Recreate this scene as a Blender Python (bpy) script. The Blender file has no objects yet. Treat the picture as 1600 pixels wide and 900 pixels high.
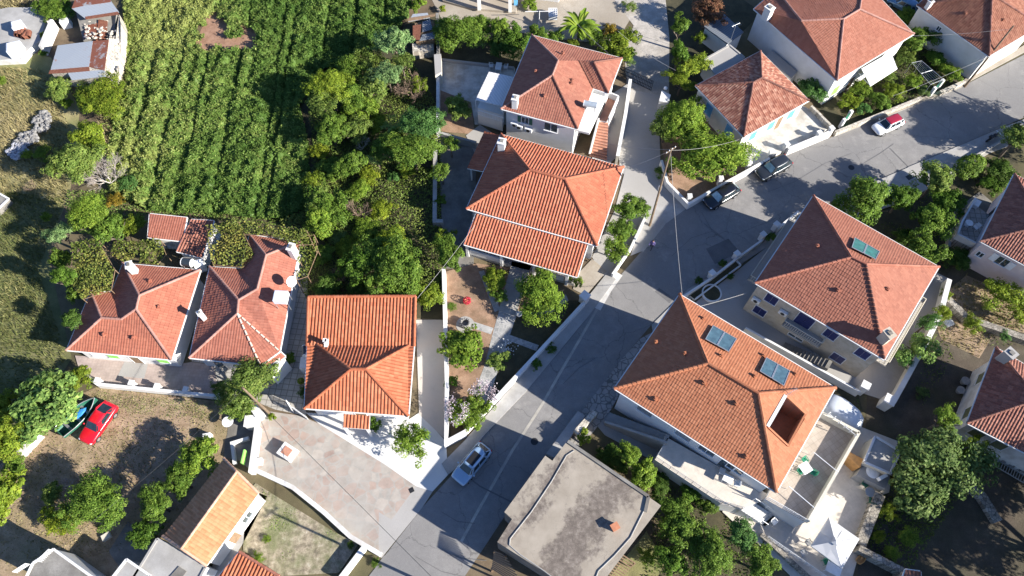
import bpy, math, random
import numpy as np
from mathutils import Vector, geometry
R = math.radians
rng = np.random.default_rng(7)
random.seed(7)
SC = bpy.context.scene
COL = SC.collection

# ------------------------------------------------------------------ camera, sky, sun, exposure
CAM_H, FPX, TILT = 70.0, 1150.0, R(26.8)
cam_data = bpy.data.cameras.new('camera')
cam = bpy.data.objects.new('camera', cam_data)
COL.objects.link(cam)
cam.location = (0, 0, CAM_H)
cam.rotation_euler = (TILT, 0, 0)
cam_data.sensor_width = 36.0
cam_data.lens = 36.0 * FPX / 1600.0
cam_data.clip_end = 3000
SC.camera = cam

SUN_EL = R(25.5)
SUN_AZ = Vector((0.90, -0.38, 0)).normalized()
world = bpy.data.worlds.new("World")
SC.world = world
world.use_nodes = True
wn = world.node_tree
wn.nodes.clear()
sky = wn.nodes.new('ShaderNodeTexSky')
sky.sky_type = 'NISHITA'
sky.sun_disc = False
sky.sun_elevation = SUN_EL
sky.sun_rotation = math.atan2(SUN_AZ.x, SUN_AZ.y)
bgn = wn.nodes.new('ShaderNodeBackground')
bgn.inputs['Strength'].default_value = 0.078
won = wn.nodes.new('ShaderNodeOutputWorld')
sky.air_density = 0.8
sky.dust_density = 0.5
sky.ozone_density = 2.0
blue = wn.nodes.new('ShaderNodeMix')            # camera white balance: the clear sky reads bluer than the warm sun
blue.data_type = 'RGBA'
blue.blend_type = 'MULTIPLY'
blue.inputs[0].default_value = 1
blue.inputs[7].default_value = (.72, .86, 1.1, 1)
wn.links.new(sky.outputs[0], blue.inputs[6])
wn.links.new(blue.outputs[2], bgn.inputs['Color'])
wn.links.new(bgn.outputs[0], won.inputs['Surface'])

sun_data = bpy.data.lights.new('sun', 'SUN')
sun_data.energy = 5.0
sun_data.angle = R(0.5)
sun_data.color = (1.0, 0.945, 0.86)
sun = bpy.data.objects.new('sun', sun_data)
COL.objects.link(sun)
sd = Vector((SUN_AZ.x * math.cos(SUN_EL), SUN_AZ.y * math.cos(SUN_EL), math.sin(SUN_EL)))
sun.rotation_euler = (-sd).to_track_quat('-Z', 'Y').to_euler()
sun.location = sd * 150
SC.view_settings.view_transform = 'Standard'
SC.view_settings.look = 'None'
SC.view_settings.exposure = 1.42
SC.view_settings.gamma = 1
SC.view_settings.use_curve_mapping = False
SC.cycles.max_bounces = 5
SC.cycles.diffuse_bounces = 3
SC.cycles.transmission_bounces = 3
SC.cycles.transparent_max_bounces = 4

# ------------------------------------------------------------------ survey: a point of the photo at a known height -> metres
ST, CT = math.sin(TILT), math.cos(TILT)
def ray(px, py):
    a, b = (px - 800) / FPX, (450 - py) / FPX
    return Vector((a, ST + b * CT, -CT + b * ST))
def P(px, py, z=0.0):
    d = ray(px, py)
    t = (z - CAM_H) / d.z
    return Vector((d.x * t, d.y * t, z))
def PX(pts, z=0.0):
    return [P(a, b, z) for a, b in pts]
def mpp(px, py, z=0.0):            # metres per photo pixel there
    d = ray(px, py)
    return ((z - CAM_H) / d.z) / FPX
def on_plane(px, py, A, B, C):
    n = (B - A).cross(C - A)
    d = ray(px, py)
    o = Vector((0, 0, CAM_H))
    return o + d * ((A - o).dot(n) / d.dot(n))

# ------------------------------------------------------------------ materials
def nodes(name):
    m = bpy.data.materials.new(name)
    m.use_nodes = True
    nt = m.node_tree
    return m, nt, nt.nodes['Principled BSDF']
def lk(nt, a, b): nt.links.new(a, b)
def noise(nt, vec, scale, detail=4, rough=.6):
    n = nt.nodes.new('ShaderNodeTexNoise')
    n.inputs['Scale'].default_value = scale
    n.inputs['Detail'].default_value = detail
    n.inputs['Roughness'].default_value = rough
    lk(nt, vec, n.inputs['Vector'])
    return n
def ramp(nt, fac, stops):
    r = nt.nodes.new('ShaderNodeValToRGB')
    el = r.color_ramp.elements
    while len(el) < len(stops): el.new(.5)
    for e, (p, c) in zip(el, stops):
        e.position = p
        e.color = (*c, 1) if len(c) == 3 else c
    lk(nt, fac, r.inputs[0])
    return r
def mix(nt, fac, a, b, mode='MIX'):
    x = nt.nodes.new('ShaderNodeMix')
    x.data_type = 'RGBA'
    x.blend_type = mode
    if isinstance(fac, (int, float)): x.inputs[0].default_value = fac
    else: lk(nt, fac, x.inputs[0])
    for i, s in ((6, a), (7, b)):
        if isinstance(s, tuple): x.inputs[i].default_value = (*s[:3], 1)
        else: lk(nt, s, x.inputs[i])
    return x.outputs[2]
def pos(nt):
    return nt.nodes.new('ShaderNodeNewGeometry').outputs['Position']
def bump(nt, bsdf, height, strength=.3, dist=.05):
    b = nt.nodes.new('ShaderNodeBump')
    b.inputs['Strength'].default_value = strength
    b.inputs['Distance'].default_value = dist
    lk(nt, height, b.inputs['Height'])
    lk(nt, b.outputs[0], bsdf.inputs['Normal'])

def mat_noise(name, stops, scale=1.0, rough=.85, bmp=.2, bscale=None, big=None, bigscale=.15, bigamt=.5, metal=0, spec=.3, fine=0):
    m, nt, b = nodes(name)
    p = pos(nt)
    n = noise(nt, p, scale, 6, .65)
    c = ramp(nt, n.outputs['Fac'], stops).outputs[0]
    if big:
        n2 = noise(nt, p, bigscale, 5, .6)
        f = ramp(nt, n2.outputs['Fac'], [(.42, (0, 0, 0)), (.62, (bigamt,) * 3)]).outputs[0]
        c = mix(nt, f, c, big)
    if fine:
        n4 = noise(nt, p, 14, 3, .7)
        f4 = ramp(nt, n4.outputs['Fac'], [(.3, (1 - fine,) * 3), (.7, (1 + fine,) * 3)]).outputs[0]
        c = mix(nt, 1.0, c, f4, 'MULTIPLY')
    lk(nt, c, b.inputs['Base Color'])
    b.inputs['Roughness'].default_value = rough
    b.inputs['Metallic'].default_value = metal
    b.inputs['Specular IOR Level'].default_value = spec
    if bmp:
        n3 = noise(nt, p, bscale or scale * 4, 5, .7)
        bump(nt, b, n3.outputs['Fac'], bmp)
    return m
def mat_flat(name, col, rough=.5, metal=0, spec=.4, coat=0, var=.08):
    m, nt, b = nodes(name)
    n = noise(nt, pos(nt), 3.0, 5, .6)
    lo, hi = tuple(x * (1 - var) for x in col), tuple(min(1, x * (1 + var)) for x in col)
    lk(nt, ramp(nt, n.outputs['Fac'], [(.3, lo), (.7, hi)]).outputs[0], b.inputs['Base Color'])
    b.inputs['Roughness'].default_value = rough
    b.inputs['Metallic'].default_value = metal
    b.inputs['Specular IOR Level'].default_value = spec
    b.inputs['Coat Weight'].default_value = coat
    b.inputs['Coat Roughness'].default_value = .05
    return m
def attr(nt, name):
    a = nt.nodes.new('ShaderNodeAttribute')
    a.attribute_name = name
    return a
def mat_tile(name, cols, lichen=.0, dirt=(.10, .05, .035), dirtamt=.35, rough=.8):
    m, nt, b = nodes(name)
    p = pos(nt)
    t = attr(nt, 'tint').outputs['Fac']
    c = ramp(nt, t, [(0, cols[0]), (.5, cols[1]), (1, cols[2])]).outputs[0]
    n = noise(nt, p, .55, 6, .7)
    f = ramp(nt, n.outputs['Fac'], [(.45, (0, 0, 0)), (.8, (dirtamt * .75,) * 3)]).outputs[0]
    c = mix(nt, f, c, dirt)
    n5 = noise(nt, p, 5, 4, .7)
    f5 = ramp(nt, n5.outputs['Fac'], [(.35, (.93,) * 3), (.65, (1.06,) * 3)]).outputs[0]
    c = mix(nt, 1.0, c, f5, 'MULTIPLY')
    if lichen:
        n2 = noise(nt, p, 1.6, 5, .75)
        f2 = ramp(nt, n2.outputs['Fac'], [(.66, (0, 0, 0)), (.74, (lichen,) * 3)]).outputs[0]
        c = mix(nt, f2, c, (.36, .2, .06))
        n6 = noise(nt, p, 2.3, 5, .75)
        f6 = ramp(nt, n6.outputs['Fac'], [(.63, (0, 0, 0)), (.7, (lichen * .8,) * 3)]).outputs[0]
        c = mix(nt, f6, c, (.30, .27, .22))
    lk(nt, c, b.inputs['Base Color'])
    b.inputs['Roughness'].default_value = rough
    b.inputs['Specular IOR Level'].default_value = .25
    return m
def mat_leaf(name, dark, mid, light, trans=.28, objcol=True):
    m, nt, b = nodes(name)
    nt.nodes.remove(b)
    out = nt.nodes['Material Output']
    t = attr(nt, 'tint').outputs['Fac']
    c = ramp(nt, t, [(0, dark), (.5, mid), (1, light)]).outputs[0]
    n = noise(nt, pos(nt), .9, 3, .6)
    f = ramp(nt, n.outputs['Fac'], [(.3, (.72,) * 3), (.7, (1.25,) * 3)]).outputs[0]
    c = mix(nt, 1.0, c, f, 'MULTIPLY')
    if objcol:
        oi = nt.nodes.new('ShaderNodeObjectInfo')
        c = mix(nt, 1.0, c, oi.outputs['Color'], 'MULTIPLY')
    d = nt.nodes.new('ShaderNodeBsdfDiffuse')
    tr = nt.nodes.new('ShaderNodeBsdfTranslucent')
    g = nt.nodes.new('ShaderNodeBsdfGlossy')
    g.inputs['Roughness'].default_value = .45
    g.inputs['Color'].default_value = (.7, .8, .5, 1)
    lk(nt, c, d.inputs['Color']); lk(nt, c, tr.inputs['Color'])
    s = nt.nodes.new('ShaderNodeMixShader')
    s.inputs[0].default_value = trans
    lk(nt, d.outputs[0], s.inputs[1]); lk(nt, tr.outputs[0], s.inputs[2])
    s2 = nt.nodes.new('ShaderNodeMixShader')
    s2.inputs[0].default_value = .012
    lk(nt, s.outputs[0], s2.inputs[1]); lk(nt, g.outputs[0], s2.inputs[2])
    lk(nt, s2.outputs[0], out.inputs['Surface'])
    return m
def mat_glass(name, col=(.03, .05, .06), rough=.06):
    m, nt, b = nodes(name)
    n = noise(nt, pos(nt), 2.0, 3, .6)
    lk(nt, ramp(nt, n.outputs['Fac'], [(.3, tuple(x * .7 for x in col)), (.7, tuple(x * 1.4 for x in col))]).outputs[0], b.inputs['Base Color'])
    b.inputs['Roughness'].default_value = rough
    b.inputs['Specular IOR Level'].default_value = .9
    b.inputs['Coat Weight'].default_value = .6
    return m
def mat_brick(name, c1, c2, mortar, w=.3, h=.3, ang=0., gap=.02, rough=.8, offset=0., bmp=.25, dirt=None):
    m, nt, b = nodes(name)
    mp = nt.nodes.new('ShaderNodeMapping')
    mp.inputs['Rotation'].default_value = (0, 0, ang)
    p = pos(nt)
    lk(nt, p, mp.inputs['Vector'])
    br = nt.nodes.new('ShaderNodeTexBrick')
    br.offset = offset
    br.inputs['Color1'].default_value = (*c1, 1)
    br.inputs['Color2'].default_value = (*c2, 1)
    br.inputs['Mortar'].default_value = (*mortar, 1)
    br.inputs['Scale'].default_value = 1
    br.inputs['Mortar Size'].default_value = gap
    br.inputs['Brick Width'].default_value = w
    br.inputs['Row Height'].default_value = h
    lk(nt, mp.outputs[0], br.inputs['Vector'])
    n = noise(nt, p, 1.2, 6, .7)
    f = ramp(nt, n.outputs['Fac'], [(.3, (.8,) * 3), (.7, (1.15,) * 3)]).outputs[0]
    c = mix(nt, 1.0, br.outputs['Color'], f, 'MULTIPLY')
    if dirt:
        n2 = noise(nt, p, .35, 5, .65)
        f2 = ramp(nt, n2.outputs['Fac'], [(.45, (0, 0, 0)), (.7, (.5,) * 3)]).outputs[0]
        c = mix(nt, f2, c, dirt)
    lk(nt, c, b.inputs['Base Color'])
    b.inputs['Roughness'].default_value = rough
    bump(nt, b, br.outputs['Fac'], -bmp, .01)
    return m
def mat_crazy(name, stones, mortar, scale=1.6, width=.05, rough=.85, dirt=None):     # irregular flagstones
    m, nt, b = nodes(name)
    p = pos(nt)
    nz = noise(nt, p, 2.5, 2, .5)
    pv = nt.nodes.new('ShaderNodeVectorMath'); pv.operation = 'MULTIPLY_ADD'
    pv.inputs[1].default_value = (.25, .25, 0)
    lk(nt, nz.outputs['Color'], pv.inputs[0]); lk(nt, p, pv.inputs[2])
    fl = nt.nodes.new('ShaderNodeVectorMath'); fl.operation = 'MULTIPLY'
    fl.inputs[1].default_value = (1, 1, 0)
    lk(nt, pv.outputs[0], fl.inputs[0])
    v = nt.nodes.new('ShaderNodeTexVoronoi'); v.inputs['Scale'].default_value = scale
    e = nt.nodes.new('ShaderNodeTexVoronoi'); e.feature = 'DISTANCE_TO_EDGE'; e.inputs['Scale'].default_value = scale
    lk(nt, fl.outputs[0], v.inputs['Vector']); lk(nt, fl.outputs[0], e.inputs['Vector'])
    sx = nt.nodes.new('ShaderNodeSeparateColor'); lk(nt, v.outputs['Color'], sx.inputs[0])
    k = len(stones)
    c = ramp(nt, sx.outputs[0], [(i / (k - 1), s) for i, s in enumerate(stones)]).outputs[0]
    f = ramp(nt, e.outputs['Distance'], [(width * .5, (1, 1, 1)), (width * 1.4, (0, 0, 0))]).outputs[0]
    c = mix(nt, f, c, mortar)
    n = noise(nt, p, 1.0, 6, .7)
    c = mix(nt, 1.0, c, ramp(nt, n.outputs['Fac'], [(.3, (.8,) * 3), (.7, (1.16,) * 3)]).outputs[0], 'MULTIPLY')
    if dirt:
        n2 = noise(nt, p, .3, 5, .65)
        c = mix(nt, ramp(nt, n2.outputs['Fac'], [(.45, (0, 0, 0)), (.65, (.65,) * 3)]).outputs[0], c, dirt)
    lk(nt, c, b.inputs['Base Color'])
    b.inputs['Roughness'].default_value = rough
    bump(nt, b, f, -.25, .015)
    return m
def mat_stripe(name, c1, c2, period, ang, rough=.5, metal=0., rust=None, rustamt=.0):      # corrugated sheet
    m, nt, b = nodes(name)
    p = pos(nt)
    mp = nt.nodes.new('ShaderNodeMapping'); mp.inputs['Rotation'].default_value = (0, 0, ang)
    lk(nt, p, mp.inputs['Vector'])
    w = nt.nodes.new('ShaderNodeTexWave'); w.inputs['Scale'].default_value = .3142 / period
    lk(nt, mp.outputs[0], w.inputs['Vector'])
    c = mix(nt, w.outputs['Fac'], c1, c2)
    if rust:
        n = noise(nt, p, .8, 7, .75)
        c = mix(nt, ramp(nt, n.outputs['Fac'], [(.5 - rustamt, (0, 0, 0)), (.56 - rustamt, (1, 1, 1))]).outputs[0], c, rust)
    lk(nt, c, b.inputs['Base Color'])
    b.inputs['Roughness'].default_value = rough
    b.inputs['Metallic'].default_value = metal
    bump(nt, b, w.outputs['Fac'], .5, .03)
    return m

# ------------------------------------------------------------------ mesh building
WLOC = {}
def setp(o, label=None, cat=None, group=None, kind=None):
    if label: o['label'] = label
    if cat: o['category'] = cat
    if group: o['group'] = group
    if kind: o['kind'] = kind
    return o
def thing(name, label, cat, loc, group=None, rz=0):
    o = bpy.data.objects.new(name, None)
    o.empty_display_size = .3
    COL.objects.link(o)
    o.location = loc
    o.rotation_euler = (0, 0, rz)
    WLOC[o.name] = Vector(loc) if rz == 0 else Vector((0, 0, 0))
    return setp(o, label, cat, group)

class MB:
    def __init__(s): s.v = []; s.f = []; s.m = []; s.t = []
    def face(s, pts, m=0, t=.5):
        k = len(s.v); s.v += [tuple(p) for p in pts]; s.f.append(list(range(k, k + len(pts)))); s.m.append(m); s.t.append(t)
    def hexa(s, b, t, m=0, mt=None):       # 4 bottom pts, 4 top pts
        k = len(s.v); s.v += [tuple(p) for p in b] + [tuple(p) for p in t]
        fs = [(3, 2, 1, 0), (4, 5, 6, 7), (0, 1, 5, 4), (1, 2, 6, 5), (2, 3, 7, 6), (3, 0, 4, 7)]
        for i, f in enumerate(fs):
            s.f.append([k + a for a in f]); s.m.append(mt if (mt is not None and i == 1) else m); s.t.append(.5)
    def box(s, c, d, rz=0, m=0, mt=None):  # c: centre of the bottom; d: full sizes
        ca, sa = math.cos(rz), math.sin(rz)
        q = [(-.5, -.5), (.5, -.5), (.5, .5), (-.5, .5)]
        b = [(c[0] + x * d[0] * ca - y * d[1] * sa, c[1] + x * d[0] * sa + y * d[1] * ca, c[2]) for x, y in q]
        s.hexa(b, [(x, y, z + d[2]) for x, y, z in b], m, mt)
    def bar(s, a, b, w, h, m=0, up=Vector((0, 0, 1))):   # rectangular bar from a to b, centred
        a, b = Vector(a), Vector(b); d = (b - a).normalized()
        sd_ = d.cross(up)
        if sd_.length < 1e-4: sd_ = d.cross(Vector((1, 0, 0)))
        sd_.normalize(); u = sd_.cross(d)
        sd_ *= w / 2; u *= h / 2
        s.hexa([a - sd_ - u, a + sd_ - u, b + sd_ - u, b - sd_ - u], [a - sd_ + u, a + sd_ + u, b + sd_ + u, b - sd_ + u], m)
    def prism(s, xy, z0, z1, m=0, mt=None, bottom=False, top=True):
        n = len(xy); k = len(s.v)
        A = sum(xy[i][0] * xy[(i + 1) % n][1] - xy[(i + 1) % n][0] * xy[i][1] for i in range(n))
        if A < 0: xy = xy[::-1]
        zt = z1 if isinstance(z1, (list, tuple)) else [z1] * n
        if A < 0: zt = list(zt)[::-1]
        s.v += [(p[0], p[1], z0) for p in xy] + [(p[0], p[1], z) for p, z in zip(xy, zt)]
        for i in range(n):
            j = (i + 1) % n
            s.f.append([k + i, k + j, k + n + j, k + n + i]); s.m.append(m); s.t.append(.5)
        if top: s.f.append([k + n + i for i in range(n)]); s.m.append(m if mt is None else mt); s.t.append(.5)
        if bottom: s.f.append([k + i for i in range(n)][::-1]); s.m.append(m); s.t.append(.5)
    def tube(s, a, b, r0, r1=None, n=8, m=0, caps=True):
        a, b = Vector(a), Vector(b); r1 = r0 if r1 is None else r1
        d = (b - a)
        if d.length < 1e-6: return
        d.normalize()
        x = d.cross(Vector((0, 0, 1)) if abs(d.z) < .9 else Vector((1, 0, 0))).normalized(); y = d.cross(x)
        k = len(s.v)
        for c, r in ((a, r0), (b, r1)):
            for i in range(n):
                t = 2 * math.pi * i / n
                s.v.append(tuple(c + x * (r * math.cos(t)) + y * (r * math.sin(t))))
        for i in range(n):
            j = (i + 1) % n
            s.f.append([k + i, k + j, k + n + j, k + n + i][::-1]); s.m.append(m); s.t.append(.5)
        if caps:
            s.f.append([k + i for i in range(n)]); s.m.append(m); s.t.append(.5)
            s.f.append([k + n + i for i in range(n)][::-1]); s.m.append(m); s.t.append(.5)
    def path(s, pts, r, n=6, m=0):
        for a, b in zip(pts[:-1], pts[1:]): s.tube(a, b, r, r, n, m)
    def lathe(s, c, prof, n=20, m=0):       # prof: list of (r, z)
        k = len(s.v)
        for r, z in prof:
            for i in range(n):
                t = 2 * math.pi * i / n
                s.v.append((c[0] + r * math.cos(t), c[1] + r * math.sin(t), c[2] + z))
        for j in range(len(prof) - 1):
            for i in range(n):
                i2 = (i + 1) % n
                s.f.append([k + j * n + i, k + j * n + i2, k + (j + 1) * n + i2, k + (j + 1) * n + i]); s.m.append(m); s.t.append(.5)
        s.f.append([k + (len(prof) - 1) * n + i for i in range(n)]); s.m.append(m); s.t.append(.5)
    def blob(s, c, rad, seed=0, m=0, jit=.25, n=8):   # rough stone
        rr = random.Random(seed)
        k = len(s.v); rings = 4
        s.v.append((c[0], c[1], c[2] - rad[2]))
        for j in range(1, rings):
            ph = -math.pi / 2 + math.pi * j / rings
            for i in range(n):
                t = 2 * math.pi * i / n; q = 1 + rr.uniform(-jit, jit)
                s.v.append((c[0] + rad[0] * q * math.cos(ph) * math.cos(t), c[1] + rad[1] * q * math.cos(ph) * math.sin(t), c[2] + rad[2] * q * math.sin(ph)))
        s.v.append((c[0], c[1], c[2] + rad[2])); top = len(s.v) - 1
        def F(f): s.f.append(f); s.m.append(m); s.t.append(rr.random())
        for i in range(n):
            i2 = (i + 1) % n
            F([k, k + 1 + i2, k + 1 + i])
            for j in range(rings - 2):
                F([k + 1 + j * n + i, k + 1 + j * n + i2, k + 1 + (j + 1) * n + i2, k + 1 + (j + 1) * n + i])
            F([k + 1 + (rings - 2) * n + i, k + 1 + (rings - 2) * n + i2, top])
    def build(s, name, mats, parent=None, smooth=False, loc=None, label=None, cat=None, group=None, kind=None, bevel=0, rz=0):
        if not isinstance(mats, (list, tuple)): mats = [mats]
        me = bpy.data.meshes.new(name)
        if parent is not None:
            off = WLOC.get(parent.name, Vector((0, 0, 0)))
        elif loc is not None:
            off = Vector(loc)
        else:
            a = np.array(s.v); off = Vector(((a[:, 0].min() + a[:, 0].max()) / 2, (a[:, 1].min() + a[:, 1].max()) / 2, a[:, 2].min()))
        me.from_pydata([(x - off[0], y - off[1], z - off[2]) for x, y, z in s.v], [], s.f)
        for m in mats: me.materials.append(m)
        me.polygons.foreach_set('material_index', s.m)
        at = me.attributes.new('tint', 'FLOAT', 'FACE'); at.data.foreach_set('value', s.t)
        if smooth: me.polygons.foreach_set('use_smooth', [True] * len(s.f))
        me.update()
        o = bpy.data.objects.new(name, me); COL.objects.link(o)
        if parent is not None:
            o.parent = parent; WLOC[o.name] = WLOC.get(parent.name, Vector((0, 0, 0)))
        else:
            o.location = off; WLOC[o.name] = off
        if bevel:
            bv = o.modifiers.new('bevel', 'BEVEL'); bv.width = bevel; bv.segments = 2; bv.limit_method = 'ANGLE'
        return setp(o, label, cat, group, kind)

def fast_mesh(name, V, totals, tint, mat, smooth=False):      # V (M,3) unshared corner points
    me = bpy.data.meshes.new(name)
    V = np.asarray(V, dtype=np.float32); totals = np.asarray(totals, dtype=np.int32)
    M, N = len(V), len(totals)
    me.vertices.add(M); me.vertices.foreach_set('co', V.ravel())
    me.loops.add(M); me.loops.foreach_set('vertex_index', np.arange(M, dtype=np.int32))
    me.polygons.add(N)
    me.polygons.foreach_set('loop_start', np.concatenate([[0], np.cumsum(totals)[:-1]]).astype(np.int32))
    me.polygons.foreach_set('loop_total', totals)
    me.update(calc_edges=True)
    if mat: me.materials.append(mat)
    at = me.attributes.new('tint', 'FLOAT', 'FACE'); at.data.foreach_set('value', np.asarray(tint, dtype=np.float32))
    return me
def link(me, name, parent=None, loc=(0, 0, 0)):
    o = bpy.data.objects.new(name, me); COL.objects.link(o); o.location = loc
    if parent is not None: o.parent = parent
    WLOC[o.name] = Vector(loc) if parent is None else WLOC.get(parent.name, Vector((0, 0, 0)))
    return o

def area(xy):
    n = len(xy); return sum(xy[i][0] * xy[(i + 1) % n][1] - xy[(i + 1) % n][0] * xy[i][1] for i in range(n)) / 2
def inset(xy, d):
    xy = [Vector((p[0], p[1])) for p in xy]; n = len(xy); sg = 1 if area(xy) > 0 else -1
    out = []
    for i in range(n):
        a, b, c = xy[i - 1], xy[i], xy[(i + 1) % n]
        e1, e2 = (b - a).normalized(), (c - b).normalized()
        n1, n2 = Vector((-e1.y, e1.x)) * sg, Vector((-e2.y, e2.x)) * sg
        k = 1 + n1.dot(n2)
        out.append(b + (n1 + n2) * (d / max(k, .3)))
    return out
def inpoly(x, y, poly):
    r = np.zeros(len(x), bool); n = len(poly)
    for i in range(n):
        x1, y1 = poly[i][0], poly[i][1]; x2, y2 = poly[(i + 1) % n][0], poly[(i + 1) % n][1]
        c = ((y1 > y) != (y2 > y)) & (x < (x2 - x1) * (y - y1) / ((y2 - y1) if y2 != y1 else 1e-9) + x1)
        r ^= c
    return r

# ------------------------------------------------------------------ tiled roofs
class TileOut:
    def __init__(s): s.V = []; s.tot = []; s.t = []
def clip_poly(poly, half):         # half: (a,b,c): a*u+b*w+c>=0
    a, b, c = half; out = []
    for i in range(len(poly)):
        p, q = poly[i], poly[(i + 1) % len(poly)]
        dp, dq = a * p[0] + b * p[1] + c, a * q[0] + b * q[1] + c
        if dp >= 0: out.append(p)
        if (dp >= 0) != (dq >= 0):
            t = dp / (dp - dq); out.append((p[0] + (q[0] - p[0]) * t, p[1] + (q[1] - p[1]) * t))
    return out
STY = {   # period, segments, row, amp, step
    'roman': (.33, 6, .42, .088, .02), 'marseille': (.25, 4, .36, .019, .026), 'flat': (.27, 4, .38, .024, .02), 'old': (.27, 4, .38, .06, .025)}
def tile_tri(out, T, O, ud, wd, style, hole=None):
    per, ns, row, amp, step = STY[style]
    row *= .93
    uw = [((p.x - O.x) * ud.x + (p.y - O.y) * ud.y, (p.x - O.x) * wd.x + (p.y - O.y) * wd.y) for p in T]
    if (uw[1][0] - uw[0][0]) * (uw[2][1] - uw[0][1]) - (uw[2][0] - uw[0][0]) * (uw[1][1] - uw[0][1]) < 0:
        uw = [uw[0], uw[2], uw[1]]; T = [T[0], T[2], T[1]]
    M = np.linalg.solve(np.array([[u, w, 1] for u, w in uw]), np.array([p.z for p in T]))
    halves = []
    for i in range(3):
        (x1, y1), (x2, y2) = uw[i], uw[(i + 1) % 3]
        a, b = -(y2 - y1), (x2 - x1); halves.append((a, b, -(a * x1 + b * y1)))
    du = per / ns
    i0, i1 = math.floor(min(u for u, w in uw) / du), math.ceil(max(u for u, w in uw) / du)
    j0, j1 = math.floor(min(w for u, w in uw) / row), math.ceil(max(w for u, w in uw) / row)
    I, J = np.meshgrid(np.arange(i0, i1 + 1), np.arange(j0, j1 + 1), indexing='ij')
    U, W = I * du, J * row
    ins = np.ones(U.shape, bool)
    for a, b, c in halves: ins &= (a * U + b * W + c >= -1e-9)
    full = ins[:-1, :-1] & ins[1:, :-1] & ins[:-1, 1:] & ins[1:, 1:]
    def zof(u, w, frac):
        pr = amp * (.5 + .5 * np.cos(2 * np.pi * u / per)) ** .8
        return M[0] * u + M[1] * w + M[2] + pr + step * (1 - frac)
    def h(i, j):
        x = (np.asarray(i) * 73856093) ^ (np.asarray(j) * 19349663) ^ (int(abs(O.x * 37)) * 83492791)
        x = (x ^ (x >> 13)) * 1274126177 & 0x7fffffff
        return (x % 1000) / 1000.0
    def emit(u, w, frac):
        return np.stack([O.x + u * ud.x + w * wd.x, O.y + u * ud.y + w * wd.y, zof(u, w, frac)], -1)
    if hole is not None:
        hu = [((p.x - O.x) * ud.x + (p.y - O.y) * ud.y, (p.x - O.x) * wd.x + (p.y - O.y) * wd.y) for p in hole]
    fi, fj = np.nonzero(full)
    gi, gj = fi + i0, fj + j0
    if hole is not None and len(gi):
        k = ~inpoly((gi + .5) * du, (gj + .5) * row, hu); gi, gj = gi[k], gj[k]
    if len(gi):
        jt = ((h(np.floor_divide(gi, ns) * 7 + 3, gj * 5 + 1) - .5) * .03)[:, None] * np.array([0, 0, 1.0])
        q = [emit(gi * du, gj * row, 0.), emit((gi + 1) * du, gj * row, 0.), emit((gi + 1) * du, (gj + 1) * row, 1.), emit(gi * du, (gj + 1) * row, 1.)]
        q[0] = q[0] + jt; q[1] = q[1] + jt; out.V.append(np.stack(q, 1).reshape(-1, 3)); out.tot.append(np.full(len(gi), 4)); out.t.append(h(np.floor_divide(gi, ns), gj))
    for i in range(i1 - i0):
        for j in range(j1 - j0):
            if full[i, j]: continue
            u0, w0 = (i + i0) * du, (j + j0) * row
            poly = [(u0, w0), (u0 + du, w0), (u0 + du, w0 + row), (u0, w0 + row)]
            for hf in halves:
                poly = clip_poly(poly, hf)
                if len(poly) < 3: break
            if len(poly) < 3: continue
            if hole is not None and inpoly(np.array([u0 + du / 2]), np.array([w0 + row / 2]), hu)[0]: continue
            a = np.array(poly)
            out.V.append(emit(a[:, 0], a[:, 1], np.clip(a[:, 1] / row - (j + j0), 0, 1))); out.tot.append(np.array([len(poly)])); out.t.append(np.array([h((i + i0) // ns, j + j0)]))

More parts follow.
